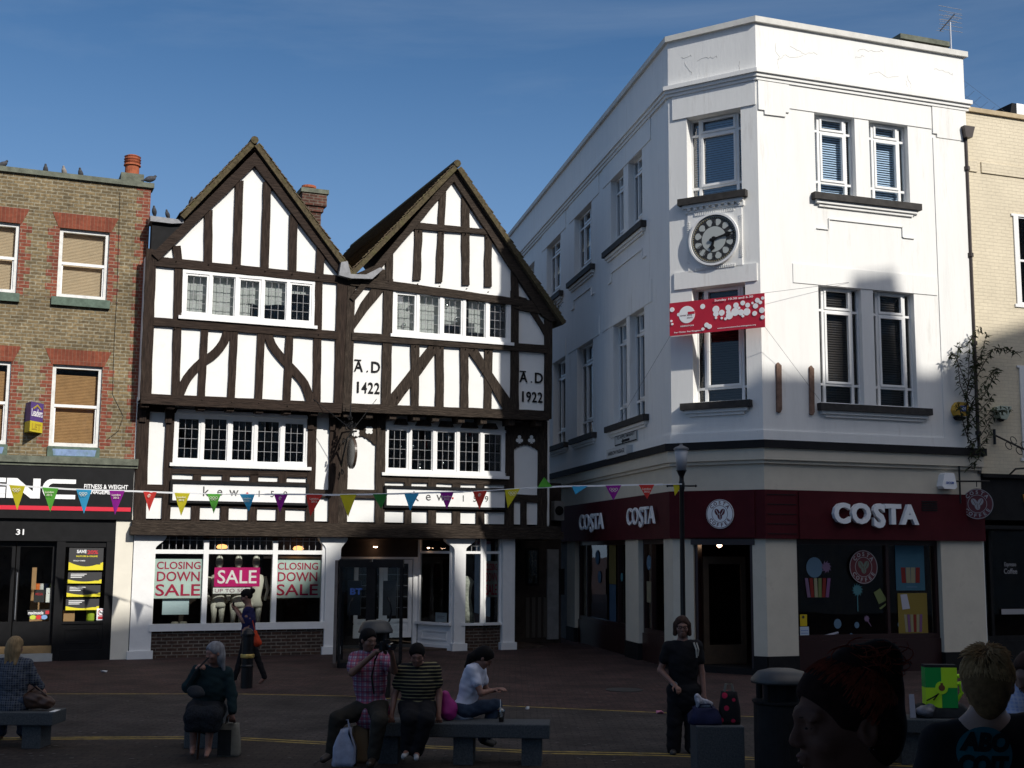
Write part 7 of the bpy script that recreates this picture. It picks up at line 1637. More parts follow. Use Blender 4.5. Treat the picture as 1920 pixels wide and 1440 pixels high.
def person(label, J, head, face, sk, parts, size=1.0, h=.010, hs=1.0, foot=None, hands=True, group=None, build=1.0, palm=(0, .2, -1), curl=(.5, .5), hd=None, sit=False):
    """J: world joints; parts: list of (name, material, builder(Field, J))"""
    base = Vector(tuple((J['hL']+J['hR'])/2)); base.z = 0 if not foot else base.z
    t = thing('person', label, 'person', base, group); s = size; b = build
    F = Field(h); ch = (J['sL']+J['sR'])/2; pe = (J['hL']+J['hR'])/2; up = unit(ch-pe); mid_ = (ch+pe)/2; lat = unit(J['sR']-J['sL'])
    fw = unit(np.cross(up, lat))
    nk = ch+up*.05*s
    F.cap(nk, head-hframe(face)[2]*.06*s-hframe(face)[1]*.01, .056*s, .052*s, .03)
    F.cap(J['sL'], ch, .052*s*b, .07*s*b, .05); F.cap(J['sR'], ch, .052*s*b, .07*s*b, .05)
    Rt = np.array([lat, fw, up]); F.ell(ch-up*.13*s, np.array([.165*b, .115*b, .17])*s, Rt, .06); F.ell(mid_-up*.02, np.array([.14*b, .10*b, .17])*s, Rt, .06); F.ell(pe+up*.04*s, np.array([.165*b, .12*b, .12])*s, Rt, .06)
    for q in 'LR':
        F.cap(J['s'+q], J['e'+q], .048*s*b, .037*s, .02); F.cap(J['e'+q], J['w'+q], .038*s, .025*s, .015)
        F.cap(J['h'+q], J['k'+q], .082*s*b, .055*s*b, .04); F.cap(J['k'+q], J['a'+q], .052*s*b, .034*s, .02); F.cap(J['a'+q]-np.array([0, 0, .02]), J['t'+q], .034*s, .026*s, .02)
        if hands:
            i = 0 if q == 'L' else 1; add_hand(F, J['w'+q], J['w'+q]-J['e'+q] if (hd is None or hd[i] is None) else hd[i], s*1.02, curl[i], palm if not isinstance(palm, dict) else palm[q])
    R_, L_ = add_head(F, head, face, hs)
    F.build('body', sk, t)
    E_ = Field(.006)
    for q in (-1, 1): E_.ell(L_(q*.0325, .0795, .001), np.array([.0095, .0105, .0085])*hs, R_, .002)
    E_.build('eyes', mat('dark_eye', (.03, .02, .015), .2), t)
    for nm, m_, fn in parts: P_ = Field(h); r = fn(P_, J, L_, R_, s, ch, pe, up, lat, fw); P_.build(nm, m_, t, noise=.0036 if nm not in ('hair', 'glasses') else .0018)
    return t
def torso(P, s, ch, pe, up, lat, fw, g=.018, b=1.0, low=.0):
    Rt = np.array([lat, fw, up]); m_ = (ch+pe)/2
    P.ell(ch-up*.12*s, np.array([.165*b+g, .115*b+g, .17+g])*s, Rt, .06); P.ell(m_-up*.02, np.array([.145*b+g, .105*b+g, .19])*s, Rt, .06); P.ell(pe+up*(.05-low)*s, np.array([.17*b+g, .125*b+g, .12+low])*s, Rt, .06)
def shirt(sl=.55, g=.016, b=1.0, low=.03, neck=True):
    def f(P, J, L_, R_, s, ch, pe, up, lat, fw):
        torso(P, s, ch, pe, up, lat, fw, g, b, low)
        for q in 'LR':
            P.cap(J['s'+q], ch, (.054*b+g)*s, (.068*b+g)*s, .05); e = J['s'+q]+(J['e'+q]-J['s'+q])*min(sl, 1); P.cap(J['s'+q], e, (.050*b+g)*s, (.046*b+g)*s, .02)
            if sl > 1: P.cap(J['e'+q], J['e'+q]+(J['w'+q]-J['e'+q])*(sl-1), (.040+g)*s, (.030+g)*s, .02)
        c = ch+up*.085*s+fw*.03; P.sub(c, (.085*s, .085*s, .07*s), None, .01)
    return f
def trousers(g=.014, b=1.0, wide=0.0, to=1.0):
    def f(P, J, L_, R_, s, ch, pe, up, lat, fw):
        Rt = np.array([lat, fw, up]); P.ell(pe+up*.02*s, np.array([.165*b+g, .125*b+g, .12])*s, Rt, .05)
        for q in 'LR':
            P.cap(J['h'+q], J['k'+q], (.085*b+g)*s, (.058*b+g+wide*.5)*s, .04); P.cap(J['k'+q], J['k'+q]+(J['a'+q]-J['k'+q])*to, (.056*b+g+wide*.5)*s, (.040+g+wide)*s, .02)
    return f
def shoes(g=.012, h_=0):
    def f(P, J, L_, R_, s, *a):
        for q in 'LR':
            an = J['a'+q]-np.array([0, 0, .02]); P.cap(an+np.array([0, 0, -.01]), J['t'+q], (.036+g)*s, (.030+g)*s, .02)
    return f
def hairf(kind):
    def f(P, J, L_, R_, s, ch, pe, up, lat, fw):
        P.ell(L_(0, -.014, .040), np.array([.088, .106, .092]), R_, .02)
        if kind == 'short': P.ell(L_(0, -.045, -.0), np.array([.084, .075, .08]), R_, .02)
        if kind == 'bob':
            P.ell(L_(0, -.045, -.01), np.array([.092, .075, .105]), R_, .02)
            for q in (-1, 1): P.cap(L_(q*.078, -.01, .03), L_(q*.085, .008, -.085), .030, .026, .02)
        if kind == 'long':
            P.ell(L_(0, -.05, -.03), np.array([.094, .072, .12]), R_, .03)
            for q in (-1, 0, 1): P.cap(L_(q*.06, -.05, -.05), L_(q*.06, -.07, -.20), .035, .02, .03)
        if kind == 'bun': P.ell(L_(0, -.05, .0), np.array([.08, .06, .07]), R_, .02); P.ell(L_(0, -.13, .055), np.array([.048, .048, .048]), R_, .012)
        P.sub(L_(0, .112, -.034), np.array([.078, .082, .096]), R_, .012)
    return f
def JJ(Y, d):
    o = {}
    for k, v in d.items(): o[k] = v3(at_depth(v[0], v[1], Y+(v[2] if len(v) > 2 else 0)))
    return o
M_hgrey = mat('grey_hair', (.20, .20, .21), .8, var=.4, vs=40, stretch=(1, 1, .15)); M_hbrown = mat('brown_hair', (.04, .02, .014), .75, var=.4, vs=40, stretch=(1, 1, .15)); M_hblack = mat('black_hair', (.006, .005, .005), .8, var=.4, vs=40); M_hblond = mat('blond_hair', (.24, .165, .085), .7, var=.35, vs=45, stretch=(1, 1, .12))
# ---- 1 standing woman in black
Y = gp(1280, 1412).y
J = JJ(Y, dict(sL=(1254, 1214), sR=(1306, 1212), eL=(1238, 1257, .02), eR=(1316, 1262), wL=(1264, 1284, -.14), wR=(1320, 1300, -.06), hL=(1268, 1296), hR=(1297, 1296), kL=(1265, 1352, -.02), kR=(1298, 1352), aL=(1263, 1403), aR=(1297, 1400), tL=(1262, 1413, -.17), tR=(1299, 1408, -.16)))
hc = v3(at_depth(1279, 1175, Y-.03))
def glasses(P, J, L_, R_, *a):
    for q in (-1, 1):
        for k in range(12): a0, a1 = k*math.pi/6, (k+1)*math.pi/6; P.cap(L_(q*.034+.024*math.cos(a0), .100, .002+.017*math.sin(a0)), L_(q*.034+.024*math.cos(a1), .100, .002+.017*math.sin(a1)), .0035, None, .002)
        P.cap(L_(q*.058, .098, .008), L_(q*.082, .0, .008), .0035, None, .002)
    P.cap(L_(-.01, .102, .006), L_(.01, .102, .006), .0035, None, .002)
def vtop(P, *a): shirt(.5, .018, 1.08, .10)(P, *a); ch, up, fw = a[4], a[6], a[8]; P.sub(ch+fw*.12-up*.03, (.055, .07, .11), None, .01)
t = person('standing woman in a black v neck top, wide black trousers and glasses before the cafe', J, hc, (-.08, -1, -.05), M_skin, [('top', M_blk, vtop), ('trousers', M_blk, trousers(.016, 1.08, .028)), ('hair', M_hbrown, hairf('bob')), ('shoes', M_shoe, shoes(.006))], h=.0095, hs=1.0, build=1.08, hd=((.5, -.7, -.5), None), curl=(.7, .8))
P_ = Field(.004); glasses(P_, None, *(lambda R_: (lambda r, fw, u: hc+R_[0]*r+R_[1]*fw+R_[2]*u, R_))(hframe((-.08, -1, -.05)))); P_.build('glasses', M_blk, t)
mb = MB(); w_ = J['wL']; mb.tube([Vector(w_)+Vector((.034*math.cos(a), .02*math.sin(a), .034*math.sin(a)*.6+.01)) for a in [k*.55 for k in range(13)]], .006, 6, cap=False); mb.build('bracelet', M_lead, t)
mb = MB(); mb.tube([Vector(J['sR'])+Vector((-.045, -.09, .05)), Vector(J['sR'])+Vector((-.02, -.12, -.03)), Vector(J['sR'])+Vector((-.015, -.11, -.12))], .010, 6); mb.tube([Vector(J['sR'])+Vector((-.015, -.11, .05)), Vector(J['sR'])+Vector((.005, -.13, -.03)), Vector(J['sR'])+Vector((.0, -.11, -.10))], .008, 6); mb.build('strap', mat('cream_strap', (.45, .42, .36), .8), t)
# ---- 2 seated old woman
Y = 14.55
J = JJ(Y, dict(sL=(376, 1262), sR=(424, 1262), eL=(352, 1288, -.08), eR=(434, 1302, .0), wL=(370, 1252, -.14), wR=(436, 1335, -.05), hL=(372, 1332, .06), hR=(402, 1332, .06), kL=(364, 1344, -.36), kR=(396, 1344, -.36), aL=(362, 1400, -.30), aR=(390, 1404, -.34), tL=(360, 1412, -.46), tR=(387, 1417, -.50)))
hc = v3(at_depth(402, 1224, Y-.08))
def skirt(P, J, L_, R_, s, ch, pe, up, lat, fw):
    P.ell(pe+np.array([0, -.02, .02]), (.21, .17, .13), None, .05)
    for q in 'LR': P.cap(J['h'+q], J['k'+q]+np.array([0, .02, .0]), .12, .10, .08); P.cap(J['k'+q], J['k'+q]+np.array([0, -.0, -.10]), .095, .105, .06)
    P.cap(J['kL'], J['kR'], .09, .09, .06); P.cutz(-(J['kL'][2]-.16), False)
def cardi(P, J, L_, R_, s, ch, pe, up, lat, fw): shirt(1.93, .020, 1.05, .10)(P, J, L_, R_, s, ch, pe, up, lat, fw); P.sub(ch+fw*.17-up*.12, (.062, .12, .34), np.array([lat, fw, up]), .01)
def dress(P, J, L_, R_, s, ch, pe, up, lat, fw): torso(P, s, ch, pe, up, lat, fw, .010, 1.05, .02); P.sub(ch+fw*.14-up*.02, (.06, .08, .10), None, .01)
t = person('seated grey haired woman in a dark teal cardigan holding a walking stick', J, hc, (-.72, -.68, -.12), M_skin, [('dress', mat('dark_speckled_dress', (.012, .014, .018), .9, var=.8, vs=60), dress), ('skirt', mat('dark_speckled_dress', (.012, .014, .018), .9), skirt), ('cardigan', mat('teal_cardigan', (.012, .026, .030), .95, var=.2, vs=12), cardi), ('hair', M_hgrey, hairf('long'))], build=1.05, curl=(.8, .8), hd=((.5, -.5, .3), (0, -.1, -1)))
mb = MB(); a = at_depth(376, 1346, Y-.42); b = gp(370, 1424); b.z = .0; st = thing('walking_stick', 'brown walking stick standing between the knees of the grey haired woman', 'walking stick', b); mb.tube([Vector(b), Vector(a)], .013, 8); mb.tube([Vector(a)+Vector((-.06, 0, .0)), Vector(a)+Vector((-.03, 0, .03)), Vector(a)+Vector((.04, 0, .02))], .015, 8); mb.build('shaft', mat('brown_stick', (.10, .045, .025), .5), st)
# bags round her
def bagthing(name, label, cat, c, w_, d, h, m_, handle=True, taper=.85, puff=.02, m2=None, rz=0, hm=None, group=None):
    t = thing(name, label, cat, c, group, rz); mb = MB(); n = 12; vs = []; 
    lv = [(0, 1), (.12, 1.05), (.5, 1.0), (.85, taper), (1, taper*.92)]
    for z, s in lv:
        for k in range(n*2):
            a = k*math.pi/n; x = math.copysign(abs(math.cos(a))**.45, math.cos(a)); y = math.copysign(abs(math.sin(a))**.45, math.sin(a)); vs.append((x*w_/2*s+random.uniform(-puff, puff)*.4, y*d/2*s+random.uniform(-puff, puff)*.4, z*h+random.uniform(-puff, puff)*.3*(z > 0)))
    m = n*2; fs = [(i*m+k, i*m+(k+1) % m, (i+1)*m+(k+1) % m, (i+1)*m+k) for i in range(len(lv)-1) for k in range(m)]; fs += [tuple(range(m))[::-1], tuple(range((len(lv)-1)*m, len(lv)*m))]
    mb.mesh(vs, fs); mb.build('bag_body', m_, t, smooth=True, local=True)
    if handle: mb = MB(); [mb.tube([(-w_*.22, y, h*.95), (-w_*.15, y, h*1.22), (w_*.15, y, h*1.22), (w_*.22, y, h*.95)], .008, 6) for y in (-d*.2, d*.2)]; mb.build('handle', hm or m_, t, local=True)
    return t
M_tote = mat('pale_tote', (.17, .165, .14), .9, var=.2, vs=6); M_dk = mat('dark_bag', (.02, .022, .024), .8, var=.3, vs=9)
p = gp(430, 1418); t = bagthing('tote_bag', 'cream and dark checked tote bag standing beside the grey haired woman', 'bag', p, .23, .15, .36, M_tote, hm=M_dk)
mb = MB(); mb.wbox(p.x-.12, p.x+.03, p.y-.082, p.y-.076, .02, .30); mb.build('dark_panel', M_dk, t)
c = v3(at_depth(366, 1296, Y-.30)); t = thing('handbag', 'small grey handbag across the lap of the grey haired woman', 'bag', Vector(c)); P_ = Field(.012); P_.ell(c, (.095, .04, .065), None, .02); P_.ell(c+np.array([.02, 0, -.03]), (.09, .045, .05), None, .02); P_.build('bag_body', mat('grey_handbag', (.028, .03, .034), .7, var=.3), t)
mb = MB(); mb.tube([Vector(c)+Vector((-.10, 0, .05)), Vector(c)+Vector((.0, -.02, .22)), Vector(c)+Vector((.12, .06, .36))], .01, 6); mb.build('strap', M_dk, t)
# ---- 3 walker
Y = gp(470, 1282).y
J = JJ(Y, dict(sL=(463, 1144, -.08), sR=(469, 1144, .09), eL=(455, 1163, -.10), eR=(458, 1161, .1), wL=(441, 1143, -.06), wR=(444, 1142, .08), hL=(465, 1188, -.07), hR=(467, 1188, .07), kL=(453, 1230, -.06), kR=(481, 1229, .06), aL=(440, 1271, -.06), aR=(496, 1269, .06), tL=(428, 1277, -.06), tR=(487, 1280, .06)))
hc = v3(at_depth(462, 1118, Y))
t = person('woman in a navy top walking left past the shop window looking at her phone', J, hc, (-1, -.1, -.35), M_skin, [('top', mat('navy_top', (.015, .015, .06), .85, var=.2), shirt(.5, .012, .92, .04)), ('trousers', M_blk, trousers(.008, .95, 0)), ('hair', M_hblack, hairf('bun'))], size=.98, h=.011, hs=1.0, hd=((-.7, 0, .7), (-.7, 0, .7)), palm=(0, 0, 1), curl=(.6, .6))
a = at_depth(438, 1136, Y); mb = MB(); mb.wbox(a.x-.01, a.x+.01, a.y-.035, a.y+.035, a.z-.07, a.z+.07); tag(mb.build('mobile_phone', M_blk), 'dark phone held up by the walking woman', 'phone')
c = v3(at_depth(481, 1196, Y-.16)); bt = thing('shoulder_bag', 'bright orange bag swinging behind the walking woman', 'bag', Vector(c)); P_ = Field(.012); P_.cap(c+np.array([-.03, 0, .10]), c+np.array([.02, 0, -.08]), .035, .075, .02); P_.build('bag_body', mat('orange_bag', (.42, .045, .015), .7, var=.15), bt, noise=.004)
mb = MB(); mb.tube([Vector(c)+Vector((-.03, 0, .12)), Vector(J['sR'])+Vector((0, -.1, .06))], .007, 5); mb.build('strap', _m['orange_bag'], bt)
# ---- 4 man with camera
Y = cb1.y+.18
J = JJ(Y, dict(sL=(667, 1236, -.03), sR=(716, 1232, .02), eL=(660, 1262, -.30), eR=(739, 1258, -.22), wL=(706, 1222, -.36), wR=(735, 1226, -.36), hL=(684, 1328, .02), hR=(708, 1328, .02), kL=(632, 1348, -.20), kR=(712, 1350, -.44), aL=(622, 1408, -.16), aR=(700, 1418, -.36), tL=(606, 1424, -.24), tR=(693, 1434, -.50)))
hc = v3(at_depth(691, 1200, Y-.08))
def plaid(name, base, c1, c2, w1=9, w2=8, dim=1.0):
    M = mat(name, base, .9); t = M.node_tree; b = t.nodes['Principled BSDF']; tcn = N(t, 'ShaderNodeTexCoord'); prev = None
    rgb = N(t, 'ShaderNodeRGB'); rgb.outputs[0].default_value = (*base, 1); prev = rgb.outputs[0]
    for ax_, col, sc_ in (('X', c1, w1), ('Z', c1, w1), ('X', c2, w2*2.3), ('Z', c2, w2*2.3)):
        w_ = N(t, 'ShaderNodeTexWave', wave_type='BANDS', bands_direction=ax_); w_.inputs['Scale'].default_value = sc_; w_.inputs['Distortion'].default_value = .8; t.links.new(tcn.outputs['Object'], w_.inputs['Vector'])
        r = N(t, 'ShaderNodeMapRange'); r.inputs['From Min'].default_value = .55; r.inputs['From Max'].default_value = .7; r.inputs['To Max'].default_value = .6; t.links.new(w_.outputs['Fac'], r.inputs['Value'])
        x = N(t, 'ShaderNodeMix', data_type='RGBA'); t.links.new(r.outputs[0], x.inputs['Factor']); t.links.new(prev, x.inputs['A']); x.inputs['B'].default_value = (*col, 1); prev = x.outputs['Result']
    t.links.new(prev, b.inputs['Base Color']); return M
t = person('seated man in a red and white checked shirt raising a black camera to his eye', J, hc, (.62, -.78, -.12), M_skint, [('shirt', plaid('red_check_shirt', (.30, .30, .35), (.32, .02, .04), (.15, .05, .12), 5.5, 5), shirt(.62, .022, 1.12, .08)), ('trousers', mat('dark_khaki_trousers', (.030, .027, .022), .9, var=.25), trousers(.018, 1.1, .01)), ('hair', M_hblack, hairf('short')), ('shoes', mat('brown_shoe', (.035, .024, .016), .5), shoes(.010))], build=1.12, hd=((.75, -.3, .25), (-.2, -.2, .9)), palm={'L': (0, -.1, -1), 'R': (-1, 0, .2)}, curl=(.8, .8))
c = v3(at_depth(724, 1211, Y-.42)); cm = thing('camera', 'black camera with a lens held up by the man in the checked shirt', 'camera', Vector(c)); R_ = hframe((.62, -.78, 0)); cv = Vector(c); rx, fy = Vector(R_[0]), Vector(R_[1])
Pc = Pl((cv.x, cv.y, 0), math.atan2(rx.y, rx.x)); mb = MB(); mb.box(Pc, -.07, .07, cv.z-.045, cv.z+.045, -.03, .03); mb.box(Pc, -.03, .03, cv.z+.045, cv.z+.07, -.025, .025); mb.build('camera_body', M_blk, cm, bevel=.008)
mb = MB(); mb.tube([cv+fy*.03, cv+fy*.08, cv+fy*.14], [.036, .034, .038], 16); mb.build('lens', mat('camera_lens', (.01, .01, .012), .15), cm)
mb = MB(); mb.tube([cv+rx*.06, Vector(J['sR'])+Vector((-.06, -.14, -.02)), Vector(J['sR'])+Vector((-.09, -.17, -.2)), Vector(J['sR'])+Vector((-.06, -.19, -.38))], .010, 6); mb.build('strap', M_blk, cm)
p = gp(645, 1436); bagthing('carrier_bag', 'white and blue plastic carrier bag at the feet of the seated man', 'bag', p, .24, .16, .40, mat('white_blue_plastic', (.30, .34, .46), .5, var=.3, vs=6), taper=.55, puff=.04)
p = gp(675, 1430); bagthing('paper_bag', 'brown paper carrier bag beside the white plastic bag', 'bag', p, .19, .13, .40, mat('brown_paper', (.17, .115, .065), .8, var=.12), taper=.98, puff=.008)
# ---- 5 woman in striped top
Y = cb1.y+.12
J = JJ(Y, dict(sL=(757, 1258), sR=(813, 1256), eL=(740, 1303, .03), eR=(823, 1300, .03), wL=(735, 1338, -.05), wR=(823, 1336, -.05), hL=(768, 1328, .03), hR=(798, 1328, .03), kL=(768, 1348, -.42), kR=(798, 1350, -.42), aL=(764, 1404, -.36), aR=(781, 1408, -.38), tL=(757, 1418, -.52), tR=(781, 1422, -.54)))
hc = v3(at_depth(782, 1228, Y-.10))
M = mat('striped_top', (.012, .012, .014), .9); tt = M.node_tree; w_ = N(tt, 'ShaderNodeTexWave', wave_type='BANDS', bands_direction='Z'); w_.inputs['Scale'].default_value = 8.5; w_.inputs['Distortion'].default_value = .9; w_.inputs['Detail Scale'].default_value = .4
tcn = N(tt, 'ShaderNodeTexCoord'); tt.links.new(tcn.outputs['Object'], w_.inputs['Vector']); r = N(tt, 'ShaderNodeMapRange'); r.inputs['From Min'].default_value = .74; r.inputs['From Max'].default_value = .84; tt.links.new(w_.outputs['Fac'], r.inputs['Value'])
x = N(tt, 'ShaderNodeMix', data_type='RGBA'); x.inputs['A'].default_value = (.012, .012, .014, 1); x.inputs['B'].default_value = (.20, .18, .10, 1); tt.links.new(r.outputs[0], x.inputs['Factor']); tt.links.new(x.outputs['Result'], tt.nodes['Principled BSDF'].inputs['Base Color'])
def scoop(P, *a): shirt(.55, .020, 1.15, .06)(P, *a); ch, up, fw = a[4], a[6], a[8]; P.sub(ch+fw*.12+up*.0, (.075, .08, .10), None, .01)
person('seated woman in a black top with thin pale stripes leaning on the middle bench', J, hc, (.05, -1, -.35), M_skin, [('top', M, scoop), ('trousers', M_blk, trousers(.022, 1.18, .01)), ('hair', M_hblack, hairf('short')), ('shoes', mat('white_strap_shoes', (.3, .3, .3), .6), shoes(-.002))], build=1.15, hd=((0, -.3, -1), (0, -.3, -1)), curl=(.5, .5))
# pink bag
c = v3(at_depth(838, 1324, cb1.y+.25)); c[2] = .57; bt = thing('backpack', 'magenta bag standing on the middle bench behind the striped top woman', 'bag', Vector((c[0], c[1], .45))); P_ = Field(.012); P_.cap(c+np.array([-.02, 0, .16]), c+np.array([0, 0, -.03]), .05, .085, .03); P_.ell(c+np.array([.03, 0, 0]), (.09, .06, .12), None, .03); P_.build('bag_body', mat('magenta_bag', (.30, .01, .17), .6, var=.2), bt, noise=.003)
# ---- 6 girl in white t-shirt, back to us, facing right
Y = cb1.y+.42
J = JJ(Y, dict(sL=(884, 1256, -.10), sR=(900, 1254, .14), eL=(902, 1300, -.16), eR=(912, 1296, .18), wL=(926, 1294, -.06), wR=(930, 1294, .10), hL=(868, 1332, -.06), hR=(872, 1330, .10), kL=(928, 1322, .10), kR=(930, 1322, .28), aL=(905, 1384, .12), aR=(912, 1382, .30), tL=(922, 1395, .20), tR=(926, 1392, .38)))
hc = v3(at_depth(908, 1233, Y-.02))
def ponyhair(P, J, L_, R_, s, ch, pe, up, lat, fw): hairf('short')(P, J, L_, R_, s, ch, pe, up, lat, fw); a = L_(0, -.08, .01); b = a+np.array([-.09, -.02, -.05]); c = b+np.array([-.06, -.03, -.10]); P.cap(a, b, .055, .045, .03); P.cap(b, c, .045, .02, .03)
person('seated girl in a white t shirt and jeans bowed over on the middle bench', J, hc, (.80, -.1, -.62), M_skin, [('t_shirt', mat('white_cotton', (.52, .55, .66), .9, var=.05, vs=5), shirt(.55, .020, .95, .05)), ('jeans', mat('blue_denim', (.03, .045, .075), .9, var=.3, vs=12), trousers(.014, 1.0, .004)), ('hair', M_hblack, ponyhair), ('shoes', mat('grey_shoe', (.06, .06, .06), .7), shoes(.008))], size=.95, hs=.97, hd=((.9, -.1, .2), (.9, -.1, .2)), curl=(.5, .5))
p = at_depth(940, 1340, cb1.y+.16); p.z = .45; t = thing('plastic_cup', 'clear plastic cup with a straw and dark drink on the middle bench', 'cup', p); mb = MB(); mb.lathe([(.026, 0), (.038, .11), (.040, .115)], p, 16); mb.build('cup', M_glassd, t, smooth=True); mb = MB(); mb.lathe([(.024, .004), (.029, .05)], p, 14); mb.build('drink', mat('dark_drink', (.05, .02, .015), .3), t); mb = MB(); mb.lathe([(.042, .116), (.040, .13), (.02, .15)], p, 14); mb.build('lid', M_glassd, t); mb = MB(); mb.tube([p+Vector((0, 0, .02)), p+Vector((-.012, 0, .24))], .004, 6); mb.build('straw', M_signwhite, t)
# ---- 7 blonde in plaid shirt, back to us, left edge
Y = cb2.y+.22
J = JJ(Y, dict(sL=(4, 1246), sR=(50, 1246), eL=(-12, 1284, -.02), eR=(64, 1274, .05), wL=(-6, 1312, .08), wR=(77, 1289, .12), hL=(10, 1318), hR=(38, 1318), kL=(6, 1316, .42), kR=(42, 1316, .42), aL=(4, 1372, .46), aR=(40, 1372, .46), tL=(2, 1382, .60), tR=(42, 1382, .60)))
hc = v3(at_depth(29, 1213, Y))
person('seated person with long blond hair in a blue plaid shirt at the left edge', J, hc, (.15, 1, -.1), M_skin, [('shirt', plaid('blue_plaid_shirt', (.040, .05, .085), (.008, .010, .02), (.10, .115, .13), 5.5, 5), shirt(1.9, .022, 1.0, .08)), ('jeans', _m['blue_denim'], trousers(.014, 1.0)), ('hair', M_hblond, hairf('long'))], curl=(.6, .6))
c = v3(at_depth(70, 1308, cb2.y+.2)); c[2] = .53; bt = thing('leather_bag', 'slouched brown leather bag on the left bench beside the plaid shirt', 'bag', Vector((c[0], c[1], .42))); P_ = Field(.012); P_.ell(c+np.array([-.03, 0, .01]), (.15, .09, .11), None, .04); P_.ell(c+np.array([.12, 0, -.02]), (.09, .08, .075), None, .04); P_.build('bag_body', mat('brown_leather', (.05, .022, .012), .5, var=.3, vs=6), bt, noise=.006)
mb = MB(); mb.tube([Vector(c)+Vector((-.12, -.02, .08)), Vector(c)+Vector((0, -.06, .17)), Vector(c)+Vector((.12, -.02, .06))], .012, 6); mb.build('strap', _m['brown_leather'], bt)
# white card on the left bench end
p = at_depth(98, 1320, cb2.y+.05); p.z = .421; mb = MB(); mb.wbox(p.x-.03, p.x+.03, p.y, p.y+.2, .421, .424); tag(mb.build('paper_slip', M_wh), 'white slip of paper at the end of the left bench', 'paper')
# ---- bags on the right block seat
zb_ = .50
p = gp(1352, 1454); t = bagthing('holdall', 'dark navy holdall slumped on the right granite block', 'bag', (p.x-.13, p.y+.22, zb_), .34, .30, .17, mat('navy_canvas', (.015, .018, .05), .85, var=.3, vs=8), puff=.03, taper=.75)
t = thing('white_parcel', 'crumpled white wrapping paper on the navy holdall by the standing woman', 'parcel', (p.x-.17, p.y+.2, zb_+.17)); F = Field(.01); c = np.array([p.x-.19, p.y+.2, zb_+.22]); F.ell(c, (.05, .05, .05), None, .02); F.ell(c+np.array([.08, 0, -.01]), (.07, .05, .045), None, .02); F.ell(c+np.array([-.02, 0, .06]), (.03, .03, .05), None, .02); F.build('wrapping', mat('speckled_white_paper', (.34, .34, .38), .8, var=.6, vs=40), t, noise=.01)
M = mat('floral_fabric', (.012, .012, .014), .8); tt = M.node_tree; vo = N(tt, 'ShaderNodeTexVoronoi'); vo.inputs['Scale'].default_value = 9; tcn = N(tt, 'ShaderNodeTexCoord'); tt.links.new(tcn.outputs['Object'], vo.inputs['Vector']); r = N(tt, 'ShaderNodeMapRange'); r.inputs['From Min'].default_value = .30; r.inputs['From Max'].default_value = .26; tt.links.new(vo.outputs['Distance'], r.inputs['Value']); x = N(tt, 'ShaderNodeMix', data_type='RGBA'); x.inputs['A'].default_value = (.012, .012, .014, 1); x.inputs['B'].default_value = (.40, .02, .06, 1); tt.links.new(r.outputs[0], x.inputs['Factor']); tt.links.new(x.outputs['Result'], tt.nodes['Principled BSDF'].inputs['Base Color'])
t = bagthing('floral_bag', 'black bag with red flowers standing on the right granite block', 'bag', (p.x+.13, p.y+.2, zb_), .22, .16, .34, M, taper=.8, puff=.012, hm=M_tote)
# ---- things on the right bench
pb3 = Vector((cb3.x, cb3.y, .50))
q = at_depth(1722, 1330, cb3.y+.2); t = bagthing('holdall', 'dark holdall on the right bench under the bright green rucksack', 'bag', (q.x+.26, cb3.y+.24, .50), .62, .30, .14, M_dk, handle=False, puff=.03)
q = at_depth(1706, 1322, cb3.y+.2); t = thing('magazine', 'pale striped magazine leaning on the right bench behind the red haired woman', 'magazine', (q.x, cb3.y+.1, .50)); Pm = Pl((q.x, cb3.y+.1, 0), .1); mb = MB(); mb.prism(Pm, [(-.03, .505), (.035, .505), (.02, .76), (-.035, .76)], -.01, 0); mb.build('cover', mat('pale_print', (.40, .40, .46), .6), t)
F = Field(.012); q = v3(at_depth(1735, 1335, cb3.y+.12)); q[2] = .57; t = thing('carrier_bag', 'crumpled clear plastic bag on the right bench by the holdall', 'bag', (q[0], q[1], .5)); F.ell(q, (.10, .07, .07), None, .02); F.ell(q+np.array([.05, 0, .04]), (.05, .05, .05), None, .02); F.build('bag_body', mat('dull_plastic', (.14, .14, .16), .4, var=.5, vs=12), t, noise=.012)
# hi-vis rucksack
Yr = cb3.y+.12; A_ = at_depth(1737, 1327, Yr); B_ = at_depth(1793, 1252, Yr); RP = Pl((A_.x, Yr, 0), -.05); t = thing('rucksack', 'bright green and yellow emergency rucksack with a round crest on the right bench', 'rucksack', A_); w_ = B_.x-A_.x; z0, z1 = A_.z, B_.z; zm = (z0+z1)/2
M_hy = mat('fluorescent_yellow', (.50, .85, .02), .6, emit=None); M_hg = mat('emergency_green', (.0, .30, .05), .6)
for a, b, c, d, m_, nm in ((0, w_*.5, zm, z1, M_hg, 'green_panel'), (w_*.5, w_, zm, z1, M_hy, 'yellow_panel'), (0, w_*.5, z0, zm, M_hy, 'yellow_panel'), (w_*.5, w_, z0, zm, M_hg, 'green_panel')):
    mb = MB(); mb.box(RP, a+.0005, b-.0005, c+.0005, d-.0005, -.16, 0); mb.build(nm, m_, t, bevel=.006)
mb = MB(); disc(RP, w_*.5, zm, w_*.20, .0, .006, mb, 24); mb.build('crest_ground', M_hy, t); mb = MB(); disc(RP, w_*.5, zm, w_*.10, .006, .009, mb, 16); mb.box(RP, w_*.46, w_*.54, zm+w_*.09, zm+w_*.15, .006, .008); mb.build('crest', mat('crest_brown', (.16, .06, .02), .6), t)
